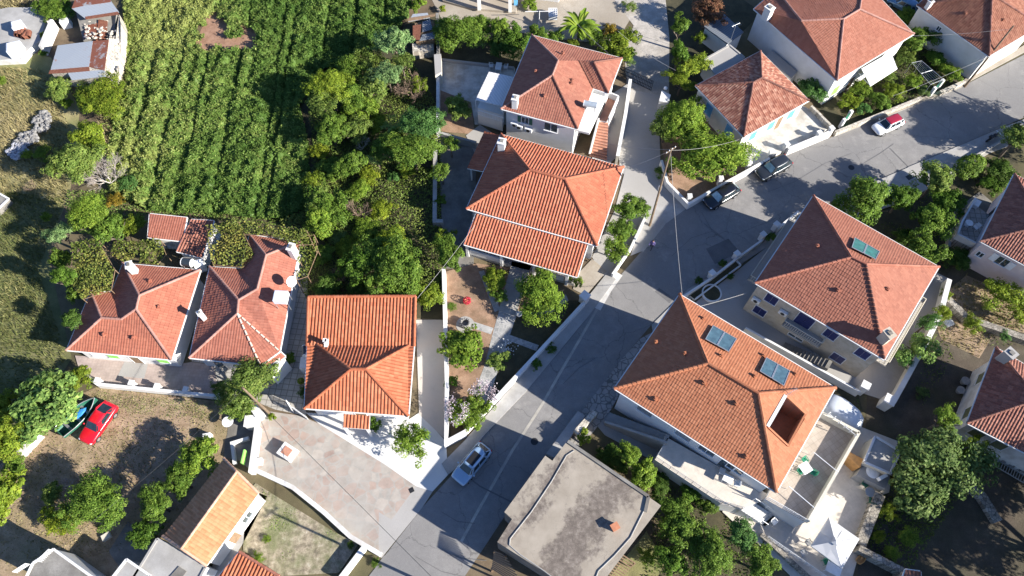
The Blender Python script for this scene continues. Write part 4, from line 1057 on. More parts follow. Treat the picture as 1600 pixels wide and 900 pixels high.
# -- cottage with blue shutters
Vv = dict(L=(1087, 134, 3.5), T=(1188, 80, 3.5), R=(1264, 157, 3.5), B=(1162, 214, 3.5), r1=(1177, 129, 5.4), r2=(1190, 122, 5.4))
fc = [('L', 'B', 'r1'), ('T', 'L', 'r1', 'r2'), ('R', 'T', 'r2'), ('B', 'R', 'r2', 'r1')]
hN, wN, VN, rN = house('cottage', 'small white cottage with blue shutters and mottled old roof', Vv, fc, ['L', 'B', 'R', 'T'], 'old', 'roofN', 'white',
    [('r1', 'L'), ('r1', 'r2'), ('r2', 'T'), ('r1', 'B'), ('r2', 'R')], 'ridgedark', over=.3)
for t in (.2, .5, .83): opening(hN, wN, 1, t, 1.0, 1.3, 2.7, MT['whiteshut'], MT['glass'], shutters=MT['bluepaint'])
opening(hN, wN, 1, .64, .9, .5, 2.7, MT['whiteshut'], MT['wood'], 'door')
for t in (.3, .75): opening(hN, wN, 0, t, 1.1, 1.0, 2.7, MT['whiteshut'], MT['glass'], shutters=MT['bluepaint'])

# -- big house above it
Vv = dict(A=(1178, 14, 4.9), B=(1308, 126, 4.9), C=(1428, 53, 4.9), D=(1350, -30, 4.9), E=(1262, -28, 4.9), F=(1212, -16, 4.9), r1=(1318, 30, 6.9), r2=(1343, 15, 6.9), v=(1252, 33, 6.6))
fc = [('A', 'B', 'r1', 'v'), ('B', 'C', 'r2', 'r1'), ('C', 'D', 'r2'), ('E', 'D', 'r2', 'r1', 'v'), ('F', 'E', 'v'), ('A', 'F', 'v')]
hO, wO, VO, rO = house('tall_house', 'tall white walled house with rose roof and white awning over a garden', Vv, fc, ['A', 'B', 'C', 'D', 'E', 'F'], 'marseille', 'roofO', 'white',
    [('r1', 'B'), ('r1', 'r2'), ('r2', 'C'), ('v', 'r1'), ('r2', 'D'), ('v', 'F')], 'ridgepink')
chimney(rO, 1203, 12, 6.9, .8, .9, 1.7, MT['white'], .7)
for t in (.12, .85): opening(hO, wO, 1, t, 1.1, 1.0, 2.4, MT['whiteshut'], MT['glass'], shutters=MT['limepaint'])
opening(hO, wO, 1, .35, 1.0, .1, 2.3, MT['whiteshut'], MT['wood'], 'door')
q = PX([(1346, 107), (1392, 81)], 3.7) + PX([(1402, 107), (1360, 134)], 2.7); mb = MB()
mb.face(q); mb.face([p - UP * .05 for p in q[::-1]])
for i in range(4): mb.face([q[i], q[i] - UP * (.05 if i != 2 else .22), q[(i + 1) % 4] - UP * (.05 if i != 2 else .22), q[(i + 1) % 4]])
aw = mb.build('awning', MT['fabricwhite'], hO)
mb = MB(); mb.tube(q[3], q[2], .04); mb.tube(q[3], q[0] - UP * .8, .03); mb.tube(q[2], q[1] - UP * .8, .03); mb.build('awning_arm', MT['metalwhite'], aw)

# -- house in the top right corner
Vv = dict(A=(1433, 8, 4.4), B=(1545, 88, 4.4), C=(1625, 40, 4.4), D=(1620, -60, 4.4), E=(1490, -45, 4.4), r=(1550, -8, 6.2))
fc = [('A', 'B', 'r'), ('B', 'C', 'r'), ('C', 'D', 'r'), ('D', 'E', 'r'), ('E', 'A', 'r')]
hP, wP, VP, rP = house('corner_house', 'white house with a brown tiled roof in the top right corner', Vv, fc, ['A', 'B', 'C', 'D', 'E'], 'old', 'roofP', 'white', [('r', 'B'), ('r', 'C'), ('r', 'A')], 'ridgedark', over=.3)
chimney(rP, 1455, 2, 5.6, .5, .5, 1.2, MT['white'], .5)
vents(rP, [(1508, 21)], VP, fc[0], MT['roofP']); vents(rP, [(1567, 32)], VP, fc[1], MT['roofP'])
for t in (.3, .7): opening(hP, wP, 1, t, 1.1, 1.1, 2.5, MT['whiteshut'], MT['glass'], shutters=MT['whiteshut'])
opening(hP, wP, 0, .35, .5, 3.0, 3.6, MT['whiteshut'], MT['glass'])

# -- two-storey house with navy shutters
Vv = dict(T=(1271, 306, 6.2), L=(1180, 442, 6.2), B=(1382, 562, 6.2), R=(1467, 417, 6.2), r1=(1330, 402, 8.5), r2=(1353, 413, 8.5))
fc = [('L', 'T', 'r1'), ('T', 'R', 'r2', 'r1'), ('R', 'B', 'r2'), ('B', 'L', 'r1', 'r2')]
hL, wL, VL, rL = house('apartment_house', 'two storey beige walled house with navy shutters and a rose tiled roof', Vv, fc, ['L', 'B', 'R', 'T'], 'marseille', 'roofL', 'beigewall',
    [('r1', 'T'), ('r1', 'L'), ('r1', 'r2'), ('r2', 'R')], 'ridge', over=.35)
mb = MB(); a, b = VL['r2'], VL['B']; n_ = 22; dd = (b - a) / n_
for i in range(n_): mb.tube(a + dd * i + UP * .07, a + dd * (i + .8) + UP * .06, .09, .13, 8)
mb.build('ridge_tiles', MT['ridgedark'], rL)
chimney(rL, 1390, 521, 8.3, .7, .9, 2.0, MT['beigewall'], .5, MT['stone'])
vents(rL, [(1277, 385)], VL, fc[0], MT['roofL']); vents(rL, [(1309, 454)], VL, fc[3], MT['roofL']); vents(rL, [(1386, 452)], VL, fc[2], MT['roofL'])
for t, z, w in ((.16, 3.95, 1.2), (.66, 3.95, 1.2), (.92, 3.95, 1.2)): opening(hL, wL, 0, t - .02, w, z, z + 1.4, MT['whiteshut'], MT['glass'], shutters=MT['navy'])
opening(hL, wL, 0, .43, 1.6, 3.3, 5.4, MT['whiteshut'], MT['glass'], 'door', shutters=MT['navy'])
for t in (.12, .8): opening(hL, wL, 0, t, 1.25, .9, 2.2, MT['whiteshut'], MT['glass'], shutters=MT['navy'])
opening(hL, wL, 0, .46, 1.5, .6, 1.0, MT['whiteshut'], MT['glass'])
# SW balcony
def balcony(root, poly, e, t, w, z, depth, mslab, mrail, n=18, pal=None):
    flip = 1 if area(poly) > 0 else -1
    a, b = poly[e % len(poly)], poly[(e + 1) % len(poly)]
    d = Vector((b[0] - a[0], b[1] - a[1], 0)); L = d.length; d.normalize(); nn = Vector((d.y, -d.x, 0)) * flip
    c = Vector((a[0], a[1], 0)) + d * t * L
    q = [c - d * w / 2 + nn * .01, c + d * w / 2 + nn * .01, c + d * w / 2 + nn * depth, c - d * w / 2 + nn * depth]
    mb = MB(); mb.prism([(p.x, p.y) for p in q], z - .16, z, bottom=True); o = mb.build('balcony', mslab, root)
    r = MB(); q = [q[0] + UP * z, q[3] + UP * z - nn * .06, q[2] + UP * z - nn * .06, q[1] + UP * z]
    for i in range(3):
        r.bar(q[i] + UP * .95, q[i + 1] + UP * .95, .06, .06); r.bar(q[i] + UP * .1, q[i + 1] + UP * .1, .04, .04)
        k = n if i == 1 else max(2, int(n * depth / w))
        for j in range(k + 1): p = q[i].lerp(q[i + 1], j / k); r.bar(p + UP * .08, p + UP * .94, .03, .03)
    r.build('railing', mrail, o)
balcony(hL, wL, 0, .47, 4.0, 3.2, 1.1, MT['concpale'], MT['cream'])
balcony(hL, wL, 3, .5, 9.0, 3.2, 1.2, MT['concpale'], MT['cream'], 40)
balcony(hL, wL, 1, .45, 8.5, 3.2, 1.3, MT['concpale'], MT['cream'], 30)
q = wL[0].lerp(wL[1], .05); d_ = (wL[1] - wL[0]).normalized(); n_ = Vector((d_.y, -d_.x)) * (1 if area(wL) > 0 else -1); q += n_ * .22; ac_unit((q.x, q.y, 3.0), math.atan2(d_.y, d_.x), hL)
q = wL[0].lerp(wL[1], .27) + n_ * .22; ac_unit((q.x, q.y, 3.6), math.atan2(d_.y, d_.x), hL)
mb = MB(); a = Vector((*(wL[0].lerp(wL[1], .42) + n_ * 1.3), 0)); b = Vector((*(wL[0].lerp(wL[1], .78) + n_ * 1.3), 0))
for i in range(13):
    p, r_ = a.lerp(b, i / 13), a.lerp(b, (i + 1) / 13); nn = Vector((n_.x, n_.y, 0)) * .5
    mb.prism([(v.x, v.y) for v in (p - nn, r_ - nn, r_ + nn, p + nn)], .1, .25 + .13 * i)
mb.build('side_steps', MT['concdark'], hL)

# -- two-storey house with the roof terrace
Vv = dict(T=(1062, 460, 6.3), L=(960, 607, 6.3), B=(1213, 769, 6.3), R=(1305, 606, 6.3), r1=(1106, 568, 8.7), r2=(1185, 615, 8.7))
fc = [('L', 'T', 'r1'), ('T', 'R', 'r2', 'r1'), ('R', 'B', 'r2'), ('B', 'L', 'r1', 'r2')]
HOLE = [(1227, 618), (1258, 647), (1231, 697), (1199, 667)]
hK, wK, VK, rK = house('apartment_house', 'two storey white house with orange tiles, roof terrace cut-out and two solar panels', Vv, fc, ['L', 'B', 'R', 'T'], 'marseille', 'roofK', 'white',
    [('r1', 'T'), ('r1', 'L'), ('r1', 'r2'), ('r2', 'R'), ('r2', 'B')], 'roofK', over=.55, holes={2: HOLE}, rr=.17)
hq = [on_plane(x, y, VK['R'], VK['B'], VK['r2']) for x, y in HOLE]
zf = 4.7
mb = MB(); mb.face([(p.x, p.y, zf) for p in hq][::-1], 0)
for i in range(4):
    a, b = hq[i], hq[(i + 1) % 4]
    mb.face([(a.x, a.y, zf), (b.x, b.y, zf), (b.x, b.y, b.z + .06), (a.x, a.y, a.z + .06)], 1 if i == 3 else 0)
mb.build('roof_terrace', [MT['terracefloor'], MT['white']], hK)
mb = MB()
for i in range(4): mb.bar(hq[i] + UP * .05, hq[(i + 1) % 4] + UP * .05, .3 if i == 3 else .16, .2, 1 if i == 3 else 0)
mb.build('terrace_edge', [MT['roofK'], MT['white']], rK)
for f, pts in ((0, [(1025, 535), (1070, 553)]), (3, [(1024, 624), (1100, 599), (1150, 631), (1166, 714)]), (1, [(1127, 556), (1099, 498), (1193, 556), (1179, 588), (1243, 585)])):
    vents(rK, pts, VK, fc[f], MT['roofK'])
for t in (.2, .47, .63, .82): opening(hK, wK, 0, t - .02, 1.5, 3.6, 5.0, MT['whiteshut'], MT['glass'], shutters=MT['metal'] if t < .6 else None, sopen=False)
opening(hK, wK, 0, .75, 1.3, 2.6, 4.8, MT['whiteshut'], MT['glass'], 'door')
# raised front terrace, outer stairs, east terrace with parapet
mb = MB(); q = PX([(1043, 684), (1023, 718), (1127, 787), (1160, 796), (1205, 775)], 2.5); mb.prism([(p.x, p.y) for p in q], 0, 2.5, 1, 0); mb.build('front_terrace', [MT['tilewhite'], MT['white']], hK)
mb = MB(); q2 = PX([(1275, 648), (1336, 680), (1258, 816), (1196, 780)], 3.1); mb.prism([(p.x, p.y) for p in q2], 0, 3.1, 1, 0); et = mb.build('east_terrace', [MT['tilebeige'], MT['white']], hK)
mb = MB(); mb.bar(q2[1] + UP * .5, q2[2] + UP * .5, .26, 1.0); mb.bar(q2[0] + UP * .5, q2[1] + UP * .5, .26, 1.0); mb.build('parapet', MT['cream'], hK)
def rail(a, b, h, mat, root, n=12, nb=2, r=.025, name='railing'):
    mb = MB(); mb.tube(a + UP * h, b + UP * h, r, r, 6)
    for k in range(1, nb + 1): mb.tube(a + UP * h * k / (nb + 1), b + UP * h * k / (nb + 1), r * .6, r * .6, 5)
    for i in range(n + 1): p = a.lerp(b, i / n); mb.tube(p, p + UP * h, r * .8, r * .8, 5)
    return mb.build(name, mat, root)
rail(q[1], q[2], .95, MT['metal'], hK, 9); rail(q[2], q[3], .95, MT['metal'], hK, 3); rail(q[1], q[1].lerp(q[0], .6), .95, MT['metal'], hK, 3)
rail(q2[3], q2[2], .95, MT['metalwhite'], hK, 22)
A0, A1 = P(944, 662, .1), P(1040, 694, 2.5); B0, B1 = P(953, 645, .1), P(1047, 680, 2.5); n_ = 15; mb = MB()
for i in range(n_):
    t0, t1 = i / n_, (i + 1) / n_
    mb.prism([(p.x, p.y) for p in (A0.lerp(A1, t0), B0.lerp(B1, t0), B0.lerp(B1, t1), A0.lerp(A1, t1))], 0, .1 + 2.4 * t1)
mb.build('outside_stairs', MT['conc'], hK)
mb = MB(); a, b = A0.copy(), A1.copy(); mb.hexa([a + Vector((0, -.12, -.1)), a + Vector((0, .12, -.1)), b + Vector((0, .12, -2.5)), b + Vector((0, -.12, -2.5))], [a + Vector((0, -.12, .7)), a + Vector((0, .12, .7)), b + Vector((0, .12, .7)), b + Vector((0, -.12, .7))]); mb.build('stair_parapet', MT['conc'], hK)
a, b = P(1157, 796, 2.5), P(1196, 822, .2); c = P(1176, 782, 2.5); d = P(1214, 806, .2); mb = MB()
for i in range(10):
    t0, t1 = i / 10, (i + 1) / 10
    mb.prism([(p.x, p.y) for p in (a.lerp(b, t0), c.lerp(d, t0), c.lerp(d, t1), a.lerp(b, t1))], 0, .15 + 2.2 * (1 - t1))
mb.build('court_stairs', MT['concwhite'], hK)
mb = MB(); mb.tube(a + UP * .9, b + UP * .9, .03); mb.tube(c + UP * .9, d + UP * .9, .03)
for p in (a, b, c, d, a.lerp(b, .5), c.lerp(d, .5)): mb.tube(p, p + UP * .9, .025)
mb.build('railing', MT['metalwhite'], hK)
rail(P(1196, 840, .15), P(1300, 912, .15), .95, MT['metalwhite'], hK, 12)
slab('stair_yard', [(920, 650), (944, 640), (1040, 690), (1020, 720), (945, 680)], MT['conc'], .08)

# -- houses on the right edge
Vv = dict(T=(1585, 272, 4.8), L=(1532, 377, 4.8), B=(1690, 462, 4.8), R=(1740, 350, 4.8), r1=(1632, 352, 6.8), r2=(1665, 370, 6.8))
fc = [('L', 'T', 'r1'), ('T', 'R', 'r2', 'r1'), ('R', 'B', 'r2'), ('B', 'L', 'r1', 'r2')]
hQ, wQ, VQ, rQ = house('pink_house', 'pale pink house with a dark old roof and open white shutters', Vv, fc, ['L', 'B', 'R', 'T'], 'old', 'roofR', 'pinkwall', [('r1', 'T'), ('r1', 'L'), ('r1', 'r2')], 'ridgedark', over=.4)
opening(hQ, wQ, 0, .28, 1.1, 2.7, 3.9, MT['whiteshut'], MT['glass'], shutters=MT['whiteshut'], sopen=True)
opening(hQ, wQ, 0, .07, .6, 2.3, 3.0, MT['whiteshut'], MT['glass'])
opening(hQ, wQ, 3, .35, 1.1, .9, 2.9, MT['whiteshut'], MT['metaldark'], 'door')
q = PX([(1497, 352), (1518, 316), (1546, 336), (1528, 372), (1518, 386), (1490, 372)], 1.6); mb = MB(); mb.prism([(p.x, p.y) for p in q], 0, 1.6); mb.build('side_terrace', MT['tilegrid'], hQ)
for i in (0, 4): mb = MB(); mb.bar(q[i] + UP * .45, q[(i + 1) % 6] + UP * .45, .2, .9); mb.build('terrace_parapet', MT['white'], hQ)
mb = MB(); mb.bar(q[5] + UP * .45, q[0] + UP * .45, .2, .9); mb.build('terrace_parapet', MT['white'], hQ)
Vv = dict(T=(1556, 543, 4.6), L=(1511, 661, 4.6), B=(1680, 748, 4.6), R=(1720, 640, 4.6), r1=(1622, 624, 6.6), r2=(1650, 640, 6.6))
hR, wR, VR, rR = house('old_house', 'old white house with dark weathered roof and olive shutters', Vv, fc, ['L', 'B', 'R', 'T'], 'old', 'roofR', 'whitewall', [('r1', 'T'), ('r1', 'L'), ('r1', 'r2')], 'ridgedark', over=.5)
chimney(rR, 1580, 552, 6.4, .8, .9, 1.6, MT['concpale'], .6)
for t in (.25, .78): opening(hR, wR, 3, t, 1.2, 2.0, 3.4, MT['whiteshut'], MT['glass'], shutters=MT['olive'])
for t in (.14, .38): opening(hR, wR, 0, t, 1.1, 2.2, 3.5, MT['whiteshut'], MT['glass'], shutters=MT['olive'])

# -- flat concrete roof in the foreground
fp = [(887, 688), (1033, 790), (940, 912), (900, 925), (777, 847), (800, 811), (788, 800), (852, 712), (863, 720)]
hS, wS = flatroof('concrete_building', 'grey flat roofed concrete building beside the road bend', fp, 4.2, MT['concdark'], MT['roofslab'], 'building')
mb = MB(); q = PX([(887, 690), (1013, 776), (1008, 800)], 4.2)
for a, b in zip(q[:-1], q[1:]): mb.bar(a + UP * .08, b + UP * .08, .28, .16)
mb.build('parapet', MT['concdark'], hS)
mb = MB(); q = PX([(897, 704), (885, 712), (862, 752), (830, 800), (797, 842), (796, 852), (812, 866), (850, 892), (880, 915)], 4.2); mb.path([p + UP * .05 for p in q], .045); mb.build('roof_pipe', MT['conc'], hS); mb = MB()
q = PX([(1012, 778), (1005, 800), (985, 840), (960, 868), (935, 892), (928, 910)], 4.2); mb.path([p + UP * .05 for p in q], .045)
mb.build('roof_pipe', MT['conc'], hS)
c = P(961, 823, 4.7); mb = MB(); mb.box((c.x, c.y, 4.2), (.55, .55, .55), .5); mb.box((c.x, c.y, 4.75), (.7, .62, .06), .5, 1); mb.build('chimney', [MT['roofC'], MT['terracotta']], hS)

# -- long low house with the sandy gable roof, bottom left
Vv = dict(a=(370, 737, 4.5), b=(284, 857, 4.5), L1=(350, 717, 3.3), L2=(255, 838, 3.3), R1=(404, 771, 3.3), R2=(323, 884, 3.3))
fc = [('L2', 'L1', 'a', 'b'), ('R2', 'R1', 'a', 'b')]
hT, wT, VT, rT = house('long_house', 'long low house with a sandy clay gable roof below the plaza', Vv, fc, ['L2', 'R2', 'R1', 'L1'], 'roman', 'roofT', 'white', [('a', 'b'), ('a', 'L1'), ('a', 'R1'), ('b', 'L2'), ('b', 'R2')], 'ridgesand', over=.25, gutter=False)
mb = MB(); g0, g1 = wT[2], wT[3]
for u, v, pk in ((wT[2], wT[3], VT['a']), (wT[0], wT[1], VT['b'])):
    pk2 = (Vector((u.x, u.y, 0)) + Vector((v.x, v.y, 0))) / 2
    mb.face([(u.x, u.y, 3.1), (v.x, v.y, 3.1), (pk2.x, pk2.y, 4.35)])
mb.build('gable', MT['white'], hT)
opening(hT, wT, 1, .4, .9, .1, 2.1, MT['whiteshut'], MT['wood'], 'door'); opening(hT, wT, 1, .7, 1.0, 1.0, 2.1, MT['whiteshut'], MT['glass'])
hX, _ = flatroof('flat_annex', 'pale flat roofed annex joined to the sandy gable house', [(246, 842), (322, 886), (295, 935), (195, 925)], 2.9, W, MT['conc'], 'annex', MT['conc'])
mb = MB(); p0 = P(272, 880, 2.9)
q = PX([(262, 905), (280, 885), (292, 893), (276, 915)], 2.9); mb.prism([(p.x, p.y) for p in q], 2.9, 2.98); mb.build('roof_hatch', MT['concdark'], hX)
hX, _ = flatroof('white_outbuilding', 'white flat outbuilding cut off by the lower edge beside the pale annex', [(198, 874), (236, 900), (215, 930), (170, 910)], 3.0, W, MT['conc'], 'outbuilding', W)
hX, _ = flatroof('white_building', 'white flat roofed house with roof railings at the lower left edge', [(84, 858), (145, 902), (110, 940), (40, 905), (52, 880)], 3.6, W, MT['concdark'], 'house', W)
rail(P(84, 860, 3.6), P(66, 878, 3.6), .8, MT['metalwhite'], hX, 8)
rail(P(48, 882, 3.6), P(28, 895, 3.6), .8, MT['metalwhite'], hX, 8)
Vv = dict(a=(374, 862, 3.3), b=(436, 900, 3.3), c=(410, 940, 2.7), d=(338, 905, 2.7))
hU, wU, VU, rU = house('red_shed', 'small red tiled roof at the lower edge beside the bare garden', Vv, [('d', 'c', 'b', 'a')], ['a', 'd', 'c', 'b'], 'roman', 'roofC', 'white', [('a', 'b')], 'ridge', over=.15, cat='shed')
# -- sheds behind the bungalows
Vv = dict(a=(234, 334, 2.9), b=(292, 340, 2.9), c=(285, 377, 2.4), d=(231, 371, 2.4))
house('tiled_shed', 'tiled shed behind the bungalows at the field edge', Vv, [('d', 'c', 'b', 'a')], ['a', 'd', 'c', 'b'], 'flat', 'roofB', 'whitewall', [], 'ridge', over=.15, cat='shed')
Vv = dict(a=(299, 343, 2.8), b=(334, 345, 2.8), c=(316, 403, 2.3), d=(276, 393, 2.3))
house('tiled_shed', 'narrow shed with brown and orange tiles under the vine', Vv, [('d', 'c', 'b', 'a')], ['a', 'd', 'c', 'b'], 'roman', 'roofR', 'whitewall', [], 'ridge', over=.15, cat='shed')
# -- outbuildings near the cottage
hX, w_ = flatroof('tin_shed', 'white shed with a grey corrugated roof between the trees', [(1100, 41), (1132, 22), (1162, 50), (1137, 68)], 2.6, W, MT['slatesheet'], 'shed', None, .12)
hX, w_ = flatroof('flat_outbuilding', 'small flat roofed outbuilding touching the cottage', [(1101, 93), (1140, 71), (1163, 90), (1118, 117)], 2.7, W, MT['concpale'], 'outbuilding', MT['concpale'], .05)
hX, w_ = flatroof('stone_annex', 'low slab roofed annex between the cottage and the tall house', [(1196, 88), (1206, 78), (1246, 112), (1236, 122)], 1.8, W, MT['concpale'], 'annex', None)
# -- kitchen block in the court
hX, w_ = flatroof('kitchen_block', 'cream service block with grey roof in the corner of the white court', [(1367, 682), (1406, 705), (1391, 740), (1350, 722)], 2.5, MT['cream'], MT['conc'], 'outbuilding', MT['white'])
mb = MB(); q = PX([(1349, 726), (1391, 742), (1384, 764), (1338, 742)], 1.6); mb.prism([(p.x, p.y) for p in q], 0, 1.6); mb.build('counter', MT['conc'], hX)
mb = MB(); mb.prism([(p.x, p.y) for p in PX([(1320, 702), (1350, 718), (1344, 730), (1319, 708)], 1.9)], 0, 1.9); mb.build('wooden_screen', MT['woodlight'], hX)
c = P(1382, 744, 2.4); ac_unit((c.x, c.y, 1.65), .45, hX); c = P(1368, 735, 2.2); mb = MB(); mb.lathe((c.x, c.y, 1.6), [(.6, 0), (.62, .05), (.4, .12), (.05, .16)], 20); mb.build('basin', MT['metalwhite'], hX)

# -- rusty sheds and ruin, top left
root = thing('rusty_shed', 'long stone shed with zinc and rusty corrugated sheets beside the field', 'shed', P(125, 95, 0))
def panel(root, pts, mat, th=.06, name='roof_sheet'):
    q = [P(*p) for p in pts]; mb = MB(); mb.hexa([p - UP * th for p in q], q); mb.build(name, mat, root)
def under(root, pts, mat, ins=.15):
    q = [P(*p) for p in pts]; w = inset(q, ins); mb = MB(); mb.prism([(p.x, p.y) for p in w], 0, [p.z - .1 for p in q]); mb.build('wall', mat, root)
under(root, [(89, 71, 2.5), (170, 62, 2.8), (165, 118, 2.6), (77, 114, 2.3)], MT['stonepale'])
panel(root, [(79, 109, 2.42), (139, 104, 2.57), (145, 64, 2.77), (90, 71, 2.57)], MT['zincsheet'])
panel(root, [(139, 104, 2.55), (163, 110, 2.6), (170, 62, 2.8), (145, 64, 2.75)], MT['rustsheet'])
panel(root, [(76, 115, 2.36), (140, 111, 2.5), (139, 104, 2.56), (78, 109, 2.4)], MT['rust'])
panel(root, [(112, 125, 2.3), (166, 119, 2.45), (163, 109, 2.56), (106, 114, 2.4)], MT['zincsheet'])
root2 = thing('ruined_shed', 'half collapsed shed with broken rusty sheets under a zinc roof', 'shed', P(150, 35, 0))
under(root2, [(113, 12, 2.6), (172, -5, 2.6), (185, 20, 2.6), (180, 60, 1.4), (126, 66, 1.2)], MT['concdark'], .3)
panel(root2, [(133, 29, 2.7), (186, 19, 2.8), (173, 1, 3.0), (112, 13, 2.9)], MT['zincsheet'])
panel(root2, [(112, 12, 2.9), (173, 3, 3.0), (172, -8, 3.05), (118, -2, 2.95)], MT['rustsheet'])
panel(root2, [(134, 30, 2.72), (186, 22, 2.8), (184, 18, 2.84), (133, 26, 2.76)], MT['rust'])
panel(root2, [(130, 60, 1.5), (150, 58, 1.6), (152, 36, 2.0), (134, 40, 1.9)], MT['rustsheet'])
panel(root2, [(150, 64, 1.5), (166, 60, 1.5), (168, 33, 2.1), (154, 30, 2.2)], MT['rust'])
mb = MB(); rr_ = random.Random(9)
for i in range(60):
    c = P(rr_.uniform(132, 168), rr_.uniform(34, 62), 1.75); s = rr_.uniform(.12, .28); mb.blob((c.x, c.y, c.z + .1), (s, s * .8, s * .6), i)
mb.build('rubble', MT['stonepale'], root2, kind='stuff')
root3 = thing('broken_wall', 'pale broken masonry wall along the right side of the sheds', 'wall', P(180, 75, 0))
mb = MB(); q = PX([(186, 22), (190, 40), (186, 80), (176, 112), (166, 118), (172, 62), (180, 60)], 2.3); mb.prism([(p.x, p.y) for p in q], 0, [2.3, 2.5, 1.9, 1.6, 2.3, 2.6, 2.2]); mb.build('wall', MT['stonepale'], root3)
mb = MB()
for i in range(30):
    c = P(rr_.uniform(172, 187), rr_.uniform(45, 110), 2); s = rr_.uniform(.12, .26); mb.blob((c.x, c.y, 2.0), (s, s, s * .7), i + 90)
mb.build('rubble', MT['stonepale'], root3, kind='stuff')
# porch at the top edge
root = thing('porch_house', 'house with a white columned porch at the top edge of the view', 'house', P(775, -15, 0))
mb = MB(); mb.prism([(p.x, p.y) for p in PX([(700, -50), (900, -40), (872, 4), (812, -4), (700, -14)])], 0, 3.2); mb.build('wall', W, root)
mb = MB(); mb.prism([(p.x, p.y) for p in PX([(690, -14), (812, -4), (806, 22), (735, 16), (692, 4)])], 0, .35); mb.build('porch_floor', MT['beige'], root)
for x, y in ((749, 15), (797, 18)):
    c = P(x, y, .3); mb = MB(); mb.box((c.x, c.y, .35), (.45, .45, 2.7)); mb.build('porch_column', W, root)
mb = MB(); mb.prism([(p.x, p.y) for p in PX([(738, -30), (806, -24), (806, -10), (738, -14)], 3.1)], 3.05, 3.25, bottom=True); mb.build('porch_roof', MT['roofD'], root)
c = P(806, 2, 1.0); mb = MB(); mb.box((c.x, c.y, .35), (.5, .1, 1.3)); mb.build('blue_door', MT['bluepaint'], root)
# junk shed
root = thing('junk_shed', 'shack of grey planks and loose sheets beside the leafy trees', 'shed', P(664, 55, 0))
under(root, [(646, 34, 2.1), (680, 30, 2.1), (680, 62, 2.0), (648, 64, 2.0)], MT['wood'])
for i, pts in enumerate([[(638, 34, 2.3), (672, 28, 2.3), (668, 20, 2.4), (645, 22, 2.4)], [(660, 50, 2.25), (676, 46, 2.3), (672, 30, 2.4), (660, 34, 2.35)], [(645, 62, 2.2), (656, 62, 2.2), (658, 38, 2.3), (645, 40, 2.3)], [(655, 64, 2.15), (680, 60, 2.15), (680, 50, 2.2), (660, 54, 2.2)], [(638, 33, 2.45), (680, 25, 2.5), (680, 22, 2.52), (638, 28, 2.48)]]):
    panel(root, pts, [MT['zincsheet'], MT['slatesheet'], MT['rust'], MT['slatesheet'], MT['wood']][i], .04)
mb = MB(); q = PX([(645, 82), (678, 78), (677, 66), (644, 68)], 1.2); mb.prism([(p.x, p.y) for p in q], 0, 1.2); mb.build('stone_bin', MT['stonepale'], root)
flatroof('gate_block', 'tan rendered gate block on the wall beside the patio', [(678, 85), (689, 84), (690, 112), (680, 117)], 2.1, MT['cream'], MT['concpale'], 'pillar')
# far left corner of another roof
flatroof('flat_outbuilding', 'grey flat roof with a white rim at the left edge', [(-30, 300), (0, 303), (14, 311), (-8, 332), (-40, 332)], .9, MT['concdark'], MT['concdark'], 'outbuilding', W)
# little tiled roof at the lower right edge
Vv = dict(a=(1415, 890, 2.6), b=(1438, 893, 2.6), c=(1440, 920, 2.2), d=(1405, 920, 2.2))
house('tiled_shed', 'tiny tiled roof behind the stone wall at the lower right edge', Vv, [('d', 'c', 'b', 'a')], ['a', 'd', 'c', 'b'], 'roman', 'roofR', 'stone', [], 'ridge', over=.1, cat='shed')
# ------------------------------------------------------------------ vegetation
LEAF = mat_leaf('leaf_green', (.04, .078, .015), (.105, .168, .031), (.205, .26, .056), .36)
FIELDLEAF = mat_leaf('crop_leaf', (.066, .13, .026), (.15, .232, .05), (.32, .35, .105), .4, False)
DRYGRASS = mat_leaf('dry_grass_blade', (.10, .11, .035), (.22, .19, .085), (.40, .33, .18), .25, False)
WEED = mat_leaf('weed_leaf', (.055, .10, .02), (.13, .18, .038), (.26, .27, .08), .25, False)
BARK = mat_noise('bark', [(.3, (.09, .07, .05)), (.7, (.17, .14, .11))], 5, .9, .3, 12)
BAREBARK = mat_noise('grey_twigs', [(.3, (.22, .19, .17)), (.7, (.36, .32, .29))], 5, .9, .2, 12)
BROWNBARK = mat_noise('brown_twigs', [(.3, (.15, .10, .075)), (.7, (.26, .19, .14))], 5, .9, .2, 12)
PALEBARK = mat_noise('pale_limbs', [(.3, (.36, .33, .29)), (.7, (.52, .48, .43))], 5, .9, .2, 12)
BLOSSOM = mat_leaf('lilac_blossom', (.36, .27, .31), (.5, .42, .45), (.6, .55, .57), .25, False)

